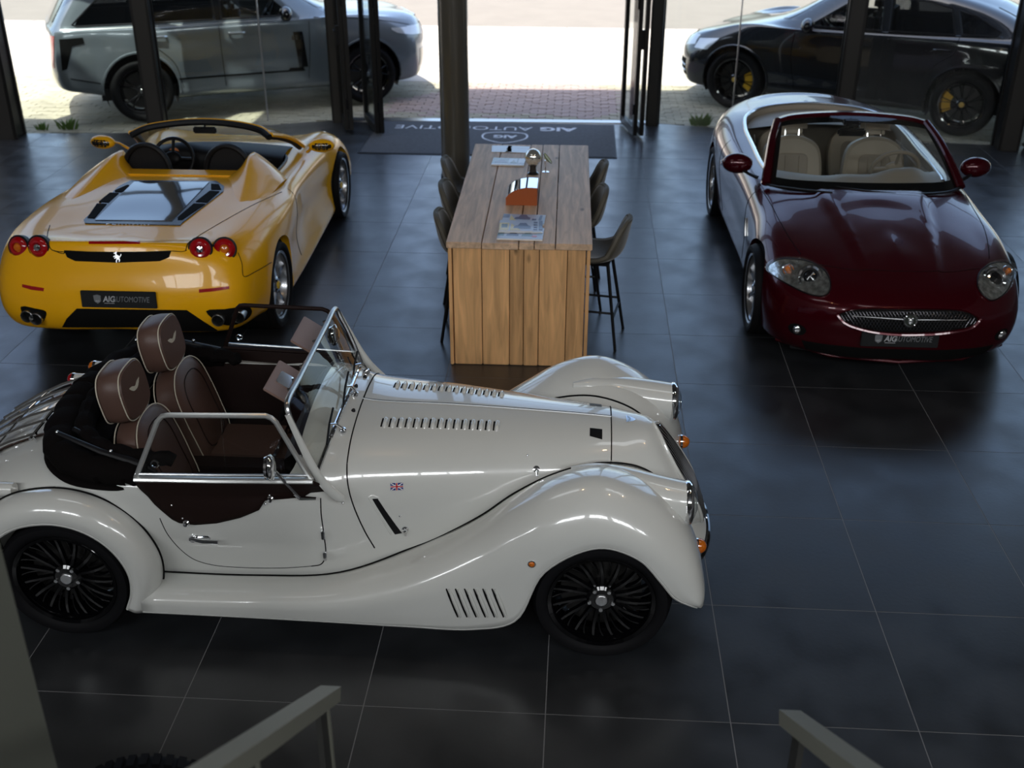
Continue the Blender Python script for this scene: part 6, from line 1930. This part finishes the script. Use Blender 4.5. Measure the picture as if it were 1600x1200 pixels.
# ================================================================== the long plank table
wood = mat('reclaimed_pine', (0.36, 0.215, 0.105), 0.55, noise=.30, nscale=2.2, stretch=(14, 1.2, 14), bump=.25, bscale=6)
def wood_mat(name, col, axis, seed):
    """plank wood: grain lines along one axis, with knots"""
    m = bpy.data.materials.new(name)
    m.use_nodes = True
    nt = m.node_tree
    b = nt.nodes['Principled BSDF']
    tc = nt.nodes.new('ShaderNodeTexCoord')
    oi = nt.nodes.new('ShaderNodeObjectInfo')
    add = nt.nodes.new('ShaderNodeVectorMath'); add.operation = 'MULTIPLY_ADD'
    add.inputs[1].default_value = (1, 1, 1)
    cmb = nt.nodes.new('ShaderNodeVectorMath'); cmb.operation = 'SCALE'
    cmb.inputs[0].default_value = (31.7, 17.3, 23.1)
    nt.links.new(oi.outputs['Random'], cmb.inputs['Scale'])
    nt.links.new(tc.outputs['Object'], add.inputs[0])
    nt.links.new(cmb.outputs[0], add.inputs[2])
    mp = nt.nodes.new('ShaderNodeMapping')
    mp.inputs['Scale'].default_value = (1.0, 12, 12) if axis == 'x' else ((12, 1.0, 12) if axis == 'y' else (12, 12, 1.0))
    nt.links.new(add.outputs[0], mp.inputs['Vector'])
    n = nt.nodes.new('ShaderNodeTexNoise'); n.inputs['Scale'].default_value = 2.2; n.inputs['Detail'].default_value = 6; n.inputs['Distortion'].default_value = .6
    nt.links.new(mp.outputs[0], n.inputs['Vector'])
    r = nt.nodes.new('ShaderNodeValToRGB')
    r.color_ramp.elements[0].position = .32; r.color_ramp.elements[1].position = .68
    r.color_ramp.elements[0].color = (*[c*.72 for c in col], 1)
    r.color_ramp.elements[1].color = (*[c*1.18 for c in col], 1)
    nt.links.new(n.outputs['Fac'], r.inputs[0])
    # knots
    mp2 = nt.nodes.new('ShaderNodeMapping')
    mp2.inputs['Scale'].default_value = (.45, 1, 1) if axis == 'x' else ((1, .45, 1) if axis == 'y' else (1, 1, .45))
    nt.links.new(add.outputs[0], mp2.inputs['Vector'])
    v = nt.nodes.new('ShaderNodeTexVoronoi'); v.inputs['Scale'].default_value = 4.6; v.inputs['Randomness'].default_value = 1.0
    nt.links.new(mp2.outputs[0], v.inputs['Vector'])
    kr = nt.nodes.new('ShaderNodeMapRange'); kr.inputs['From Min'].default_value = .035; kr.inputs['From Max'].default_value = .10
    kr.inputs['To Min'].default_value = 1.0; kr.inputs['To Max'].default_value = 0.0
    nt.links.new(v.outputs['Distance'], kr.inputs['Value'])
    mx = nt.nodes.new('ShaderNodeMix'); mx.data_type = 'RGBA'
    nt.links.new(kr.outputs[0], mx.inputs['Factor'])
    nt.links.new(r.outputs[0], mx.inputs['A'])
    mx.inputs['B'].default_value = (*[c*.34 for c in col], 1)
    hs = nt.nodes.new('ShaderNodeHueSaturation')
    vr = nt.nodes.new('ShaderNodeMapRange'); vr.inputs['To Min'].default_value = .86; vr.inputs['To Max'].default_value = 1.14
    nt.links.new(oi.outputs['Random'], vr.inputs['Value'])
    nt.links.new(vr.outputs[0], hs.inputs['Value'])
    nt.links.new(mx.outputs['Result'], hs.inputs['Color'])
    nt.links.new(hs.outputs[0], b.inputs['Base Color'])
    b.inputs['Roughness'].default_value = .52
    bp = nt.nodes.new('ShaderNodeBump'); bp.inputs['Strength'].default_value = .25; bp.inputs['Distance'].default_value = .004
    nt.links.new(n.outputs['Fac'], bp.inputs['Height'])
    nt.links.new(bp.outputs[0], b.inputs['Normal'])
    return m
wood_v = wood_mat('pine_upright', (0.74, 0.415, 0.180), 'z', 1)
wood_h = wood_mat('pine_top_pale', (0.58, 0.40, 0.265), 'y', 2)  # paler, less orange tone for the top planks
tb = empty('plank_table', (-1.122, 3.825, 0), R(.65))
tag(tb, 'long high table of reclaimed pine planks, standing by the round column', 'table')
def plank(par, c, d, m, name='plank'):
    o = MB().box((0, 0, 0), d, bev=.004).build(name, m, par, smooth=False)
    o.location = c
    return o
LX, LY, HT = 0.965, 2.44, 0.925
for s in (-1, 1): MB().box((0, s*(LY/2-.07), .44), (LX-.06, .09, .87)).build('end_frame', M['seamdark'], tb, smooth=False)
MB().box((0, 0, .60), (.10, LY-.2, .50)).build('spine_board', M['seamdark'], tb, smooth=False)
x = -LX/2+.03
wd = [.200, .192, .098, .100, .192, .123+.0]
wd = [w_*(LX-.06)/sum(wd) for w_ in wd]
wd = [.198, .190, .097, .105, .190, LX-.06-.78]
for i, w_ in enumerate(wd):
    for s in (-1, 1): plank(tb, (x+w_/2, s*(LY/2-.012+rnd.uniform(-.002, .002)), .440), (w_-.005, .026, .875), wood_v)
    x += w_
for s in (-1, 1):
    for sy in (-1, 1): plank(tb, (s*(LX/2-.013), sy*(LY/2-.010), .440), (.024, .045, .875), wood_v, 'corner_batten')
    for sy in (-1, 1): plank(tb, (s*(LX/2-.012), sy*(LY/2-.085), .440), (.024, .10, .875), wood_v, 'plank')
x = -LX/2-.012
for w_ in [.242, .250, .105, .142, .250]:
    plank(tb, (x+w_/2, rnd.uniform(-.004, .004), HT-.022+rnd.uniform(-.0015, .0015)), (w_-.006, LY+.05, .044), wood_h, 'top_plank')
    x += w_

# ================================================================== bar stools
velvet = mat('olive_taupe_velvet', (0.055, 0.048, 0.033), 0.75, sheen=.4, noise=.15, nscale=14, bump=.1, bscale=90)
velvetd = mat('olive_taupe_piping', (0.10, 0.09, 0.07), 0.7)
def make_stool():
    root = empty('bar_stool')
    # shell: seat and back in one sweep, facing +x
    prof = [(.205, .640), (.20, .665), (.14, .672), (.04, .660), (-.06, .655), (-.13, .668), (-.180, .710), (-.205, .775), (-.220, .85), (-.232, .91), (-.238, .935)]
    half = [.14, .185, .205, .215, .215, .21, .205, .195, .175, .135, .07]
    curl = [.0, .005, .012, .022, .035, .052, .062, .055, .040, .022, .010]
    rows = []
    for (x, z), hw, cu in zip(prof, half, curl):
        row = []
        for t in np.linspace(-1, 1, 9):
            e = abs(t)**2.4*cu
            row.append((x+e*(1.0 if z > .70 else .25), t*hw, z+e*(.25 if z > .70 else 1.0)))
        rows.append(row)
    G = grid_mesh(rows, 3, 2)
    nu, nv = G.shape[:2]
    o = mesh_obj('seat_shell', [tuple(v) for v in G.reshape(-1, 3)], grid_faces(nu, nv), velvet, root, True, 80)
    md = o.modifiers.new('t', 'SOLIDIFY'); md.thickness = .038; md.offset = 0
    ed = [tuple(p) for p in G[:, 0]]+[tuple(p) for p in G[-1, 1:]]+[tuple(p) for p in G[::-1, -1][1:]]+[tuple(p) for p in G[0, ::-1][1:-1]]
    MB().tube(ed, .019, 6, closed=True).build('edge_piping', velvetd, o)
    MB().box((0, 0, .622), (.24, .24, .02), bev=.006).build('seat_plate', M['satin_black'], root)
    feet = [(.215, .20), (.215, -.20), (-.205, .20), (-.205, -.20)]
    topp = [(.11, .10), (.11, -.10), (-.11, .10), (-.11, -.10)]
    for (fx, fy), (tx, ty) in zip(feet, topp):
        MB().tube([(fx, fy, 0), (tx, ty, .62)], [.011, .013], 8).build('leg', M['satin_black'], root)
    at = lambda k, z: tuple(topp[k][i]+(feet[k][i]-topp[k][i])*(1-z/.62) for i in (0, 1))+(z,)
    for (a, b, z) in ((0, 1, .23), (2, 3, .23), (0, 2, .27), (1, 3, .27)):
        MB().cyl(at(a, z), at(b, z), .009, 8).build('footrest', M['satin_black'], root)
    return root
stool = make_stool()
spots = [(-.585, 3.13, 170, 'olive velvet bar stool on the door-hinge side of the table, end one nearest the roadster bonnet'),
         (-.74, 3.80, 186, 'olive velvet bar stool, middle one along the table side facing the burgundy car'),
         (-.73, 4.50, 181, 'olive velvet bar stool facing the burgundy car, nearest the entrance mat'),
         (-1.50, 3.16, 2, 'olive velvet bar stool on the yellow car side of the table, nearest the roadster'),
         (-1.55, 3.86, -2, 'olive velvet bar stool on the yellow car side of the table, middle one'),
         (-1.61, 4.52, 1, 'olive velvet bar stool on the yellow car side of the table, next to the column')]
spots[0] = spots[0][:3]+('olive velvet bar stool pulled out from the table, its seat and legs in full view',)
for i, (x, y, a, lb) in enumerate(spots):
    o = stool if i == 0 else copy_tree(stool)
    o.location = (x, y, 0)
    o.rotation_euler = (0, 0, R(a))
    tag(o, lb, 'stool', 'bar stools along the plank table')

# ================================================================== things on the table
ZT_ = HT+.0015
def magazine(name, x, y, z, w_, h, rz, base, blocks, label, th=.006, cat='magazine', grp=None):
    root = empty(name, (x, y, z), R(rz))
    tag(root, label, cat, grp)
    MB().box((0, 0, th/2), (w_, h, th)).build('pages', M['white'], root, smooth=False)
    MB().box((0, 0, th+.0004), (w_, h, .0008)).build('cover', base, root, smooth=False)
    for k, (poly, m) in enumerate(blocks):
        MB().prism([(a*w_/2, b*h/2) for a, b in poly], th+.0008, th+.0012+.0002*k).build('printed_patch', m, root, smooth=False)
    return root
def flat(n, c): return mat(n, c, .35, coat=.4)
navy = flat('print_navy', (.02, .03, .09)); yel = flat('print_yellow', (.62, .47, .10)); pal = flat('print_pale', (.38, .41, .50)); teal = flat('print_teal', (.05, .12, .14))
grn = flat('print_green', (.04, .06, .02)); redp = flat('print_red', (.5, .04, .03)); sky_ = flat('print_skyblue', (.32, .42, .55)); pink = flat('print_cream', (.62, .48, .38))
def carshape(x0, x1, y0, y1):
    P = [(0, .1), (.05, .45), (.25, .55), (.38, .95), (.72, .95), (.86, .55), (1, .45), (1, .1)]
    return [(x0+(x1-x0)*a, y0+(y1-y0)*b) for a, b in P]
magazine('magazine', -1.105, 2.755, ZT_, .31, .235, -1, pal, [([(-1, -.55), (-.72, -.55), (-.72, .9), (-1, .9)], teal), (carshape(-.62, -.08, -.6, .2), navy), (carshape(.05, .55, -.6, .25), teal), (ell(.62, -.5, .12, .16, 14), redp), ([(.75, -.3), (.97, -.3), (.97, .5), (.75, .5)], sky_)],
         'magazine with dark car photos lying lowest at the near table edge', th=.010)
magazine('magazine', -1.110, 2.875, ZT_+.0115, .30, .235, 1.5, pal, [([(-1, -1), (.55, -1), (.55, -.86), (-1, -.86)], pink), ([(-1, -.8), (-.55, -.8), (-.55, .5), (-1, .5)], yel), ([(-.9, -.35), (-.62, -.35), (-.62, .3), (-.9, .3)], grn), ([(-.5, -.8), (.0, -.8), (-.45, .4)], yel), (carshape(-.35, .45, -.55, .55), navy)]+[([(.58, y), (.76, y), (.76, y+.22), (.58, y+.22)], navy) for y in (-.7, -.3, .1, .5)]+[([(.82, -.7), (.99, -.7), (.99, .9), (.82, .9)], navy)],
         'magazine with yellow corner and navy car, lying in the middle of the magazine stack', th=.008)
magazine('magazine', -1.100, 3.045, ZT_+.0015+.0, .30, .20, -1.5, pal, [([(-1, .2), (-.7, .2), (-.7, .95), (-1, .95)], navy), ([(-.65, -.9), (-.2, -.9), (-.65, .8)], yel), (carshape(-.45, .3, -.2, .95), navy), ([(.4, -.7), (.6, -.7), (.6, .1), (.4, .1)], navy), ([(.68, -.9), (.8, -.9), (.86, .9), (.74, .9)], navy), ([(.9, -.9), (1, -.9), (1, .6), (.9, .6)], sky_)],
         'magazine with navy car cover, rearmost of the stack next to the rust-orange holder', th=.010)
magazine('magazine', -1.300, 4.500, ZT_, .27, .20, -2, teal, [([(-1, -1), (1, -1), (1, -.62), (-1, -.62)], pal), (carshape(-.85, -.05, -.55, .5), navy), ([(0, -.5), (.5, -.5), (.5, .8), (0, .8)], sky_), ([(.1, -.5), (.55, -.5), (.3, .4)], grn), ([(.6, -.5), (1, -.5), (1, .9), (.6, .9)], pal)],
         'teal and white car magazine lying next to the glass globe', th=.008)
magazine('leaflet', -1.385, 4.905, ZT_, .17, .20, 3, sky_, [([(-.8, -.6), (.6, -.6), (.6, -.45), (-.8, -.45)], pal)], 'pale blue leaflet on the far end of the table, overlapped one by the column', th=.002, cat='leaflet')
magazine('leaflet', -1.245, 4.900, ZT_, .19, .20, -4, sky_, [([(-.7, .3), (.7, .3), (.7, .45), (-.7, .45)], pal)], 'pale blue leaflet on the far end of the table, right behind the glass globe', th=.002, cat='leaflet')
# brochure holder: rust sides, arched mirror-bright top
hroot = empty('brochure_holder', (-1.136, 3.52, ZT_), R(.6))
tag(hroot, 'rust-orange brochure holder with arched glossy cover on the plank table', 'holder')
rust = mat('rust_orange_leather', (.36, .085, .022), .4, bump=.05, bscale=100)
arch = [(-.115, .055), (-.095, .080), (-.06, .105), (-.02, .122), (.03, .132), (.075, .133), (.115, .130)]
pl = [(-.115, 0), (.115, 0)]+arch[::-1]
MB().prism(pl, -.135, -.125, axis='y').build('side_cheek', rust, hroot, smooth=False)
MB().prism(pl, .125, .135, axis='y').build('side_cheek', mat('dark_cheek', (.05, .03, .02), .4), hroot, smooth=False)
MB().prism([(-.115, 0), (.115, 0), (.115, .01), (-.115, .01)], -.13, .13, axis='y').build('base_board', rust, hroot, smooth=False)
vs = [(a, y, b) for a, b in arch for y in (-.128, .128)]
tp = mesh_obj('arched_cover', vs, [(2*i, 2*i+2, 2*i+3, 2*i+1) for i in range(len(arch)-1)], mat('mirror_cover', (.80, .82, .85), .05, metal=1), hroot, True, 80)
for a in (-.05, .035):
    b_ = np.interp(a, [p[0] for p in arch], [p[1] for p in arch])
    MB().box((a, 0, b_+.002), (.012, .255, .003)).build('cover_strip', M['seamdark'], hroot, smooth=False)
# globe on a dark foot
gr_ = empty('glass_globe', (-1.085, 4.19, ZT_))
tag(gr_, 'silvered glass globe on a dark foot standing on the plank table', 'ornament')
MB().lathe([(.0005, 0), (.046, 0), (.046, .008), (.030, .02), (.026, .05), (.034, .075), (.0005, .08)], 28).build('foot', M['gloss_black'], gr_)
MB().ball((0, 0, .135), .068, 12).build('globe', mat('silvered_glass', (.86, .88, .84), .08, metal=.85), gr_)
MB().lathe([(.036, .085), (.030, .073), (.030, .07)], 24).build('collar', M['chrome'], gr_)
fl = empty('flower_dish', (-.985, 4.235, ZT_))
tag(fl, 'small tilted lime and white dish leaning beside the glass globe', 'ornament')
Md = Matrix.Translation((0, 0, .105)) @ Matrix.Rotation(R(50), 4, 'Y')
MB().lathe([(.0005, 0), (.030, .004), (.050, .016), (.052, .018), (.030, .008), (.0005, .004)], 24, Md).build('dish', mat('lime_white', (.62, .66, .32), .3), fl)
MB().lathe([(.050, .015), (.054, .018), (.050, .021)], 24, Md).build('rim', M['gloss_black'], fl)
MB().cyl((0, 0, 0), (-.005, 0, .10), .006, 8).lathe([(.0005, 0), (.028, 0), (.028, .006), (.0005, .008)], 16).build('stand', M['chrome'], fl)

# ================================================================== foreground: stair with its handrails, stair wall, tyre
olive = mat('stair_grey_green_paint', (.20, .20, .165), .45)
olived = mat('stair_dark_paint', (.035, .035, .032), .5)
_, vd = camera_ray(870, 843)
for nm, P0, s, lb in (('handrail', Vector((-1.487, -1.715, .93)), -1, 'grey-green metal handrail of the stair, the one in front of the roadster door'), ('handrail', Vector((-.005, -1.73, .93)), 1, 'dark grey-green metal handrail of the stair, opposite the one by the roadster door')):
    root = empty(nm, (P0.x, P0.y, 0))
    tag(root, lb, 'handrail')
    d = -vd
    rt = Vector((1, 0, 0))
    upv = rt.cross(-d).normalized()
    if upv.z < 0: upv = -upv
    L = 2.1
    hw, hh = .034, .024
    o = Vector((0, 0, P0.z))
    vs = []
    for t in (0, L):
        for (a, b) in ((-hw, -hh), (hw, -hh), (hw, hh), (-hw, hh)):
            vs.append(o+d*t+rt*a+upv*b+(Vector((0, 0, 0))))
    MB().add(vs, [(0, 3, 2, 1), (4, 5, 6, 7), (0, 1, 5, 4), (1, 2, 6, 5), (2, 3, 7, 6), (3, 0, 4, 7)]).build('rail', olive, root, smooth=False)
    for t in (.16, 1.0, 1.85):
        q = o+d*t
        zb = max(0, q.z-.93)
        MB().box((q.x, q.y, (q.z-.02+zb)/2), (.018, .085, q.z-.02-zb)).build('post', olived, root, smooth=False)
        MB().box((q.x+.012, q.y+.036, (q.z-.02+zb)/2), (.010, .014, q.z-.02-zb)).build('post_edge', olive, root, smooth=False)
# stair flight and landing (below and behind the frame)
for k in range(9):
    MB().box((-.74, -2.15-.245*k, .10+.175*k), (1.46, .26, .04)).build('stair_step' if k == 0 else 'stair_step', olived, None, smooth=False)
steps = [o for o in bpy.data.objects if o.name.startswith('stair_step')]
st_root = struct(MB().box((-1.45, -3.2, .9), (.02, .02, 1.6)).build('stairs', olived, smooth=False))
for o in steps: o.parent = st_root
for o in steps: o.name = 'step'
struct(MB().box((-.74, -5.4, 1.70), (3.0, 2.2, .12)).build('landing', olived, smooth=False))
struct(MB().box((-2.50, -2.42, ZT/2), (.80, .24, ZT)).build('wall_stair', mat('stair_wall_paint', (.13, .135, .11), .7), smooth=False))
ty = empty('loose_tyre', (-2.12, -1.84, .335), R(8))
tag(ty, 'black treaded tyre standing at the bottom edge beside the stair', 'tyre')
prof = [(.19, -.09), (.20, -.11), (.27, -.115), (.30, -.10), (.31, -.08), (.31, .08), (.30, .10), (.27, .115), (.20, .11), (.19, .09)]
MB().lathe(prof, 56, axis='y').build('carcass', M['rubber'], ty)
kn = MB()
for k in range(48):
    a = 2*PI*k/48
    Mx = Matrix.Rotation(-a, 4, 'Y') @ Matrix.Translation((.315, 0, 0))
    for y in (-.065, 0, .065): kn.box((0, y, 0), (.018, .048, .026), Mx)
o = kn.build('tread_blocks', M['rubber'], ty, smooth=False); o['kind'] = 'stuff'

# weeds at the foot of the glass
gm = mat('weed_green', (.09, .16, .03), .7)
for (x, y, n, sz, lb) in ((.80, 9.60, 60, .16, 'green weed tuft outside the glass by the burgundy car'), (-7.05, 8.86, 50, .15, 'weed tuft outside the left window beyond the yellow car mirror'), (-7.35, 8.80, 30, .10, 'small weed tuft outside next to the left window post')):
    b = MB()
    for k in range(n):
        a = rnd.uniform(0, 2*PI)
        r0 = rnd.uniform(0, sz*.5)
        p = Vector((x+r0*math.cos(a)*1.6, y+r0*math.sin(a)*.5, -.015))
        h = rnd.uniform(.4, 1)*sz
        e = p+Vector((math.cos(a)*h*.5, math.sin(a)*h*.5, h))
        w_ = .008
        b.add([p-Vector((w_, 0, 0)), p+Vector((w_, 0, 0)), (p+e)/2+Vector((w_*1.3, 0, h*.08)), e, (p+e)/2+Vector((-w_*1.3, 0, h*.08))], [(0, 1, 2, 4), (4, 2, 3)])
    o = mesh_obj('weeds', b.v, b.f, gm, None, False)
    tag(o, lb, 'weeds', kind='stuff')
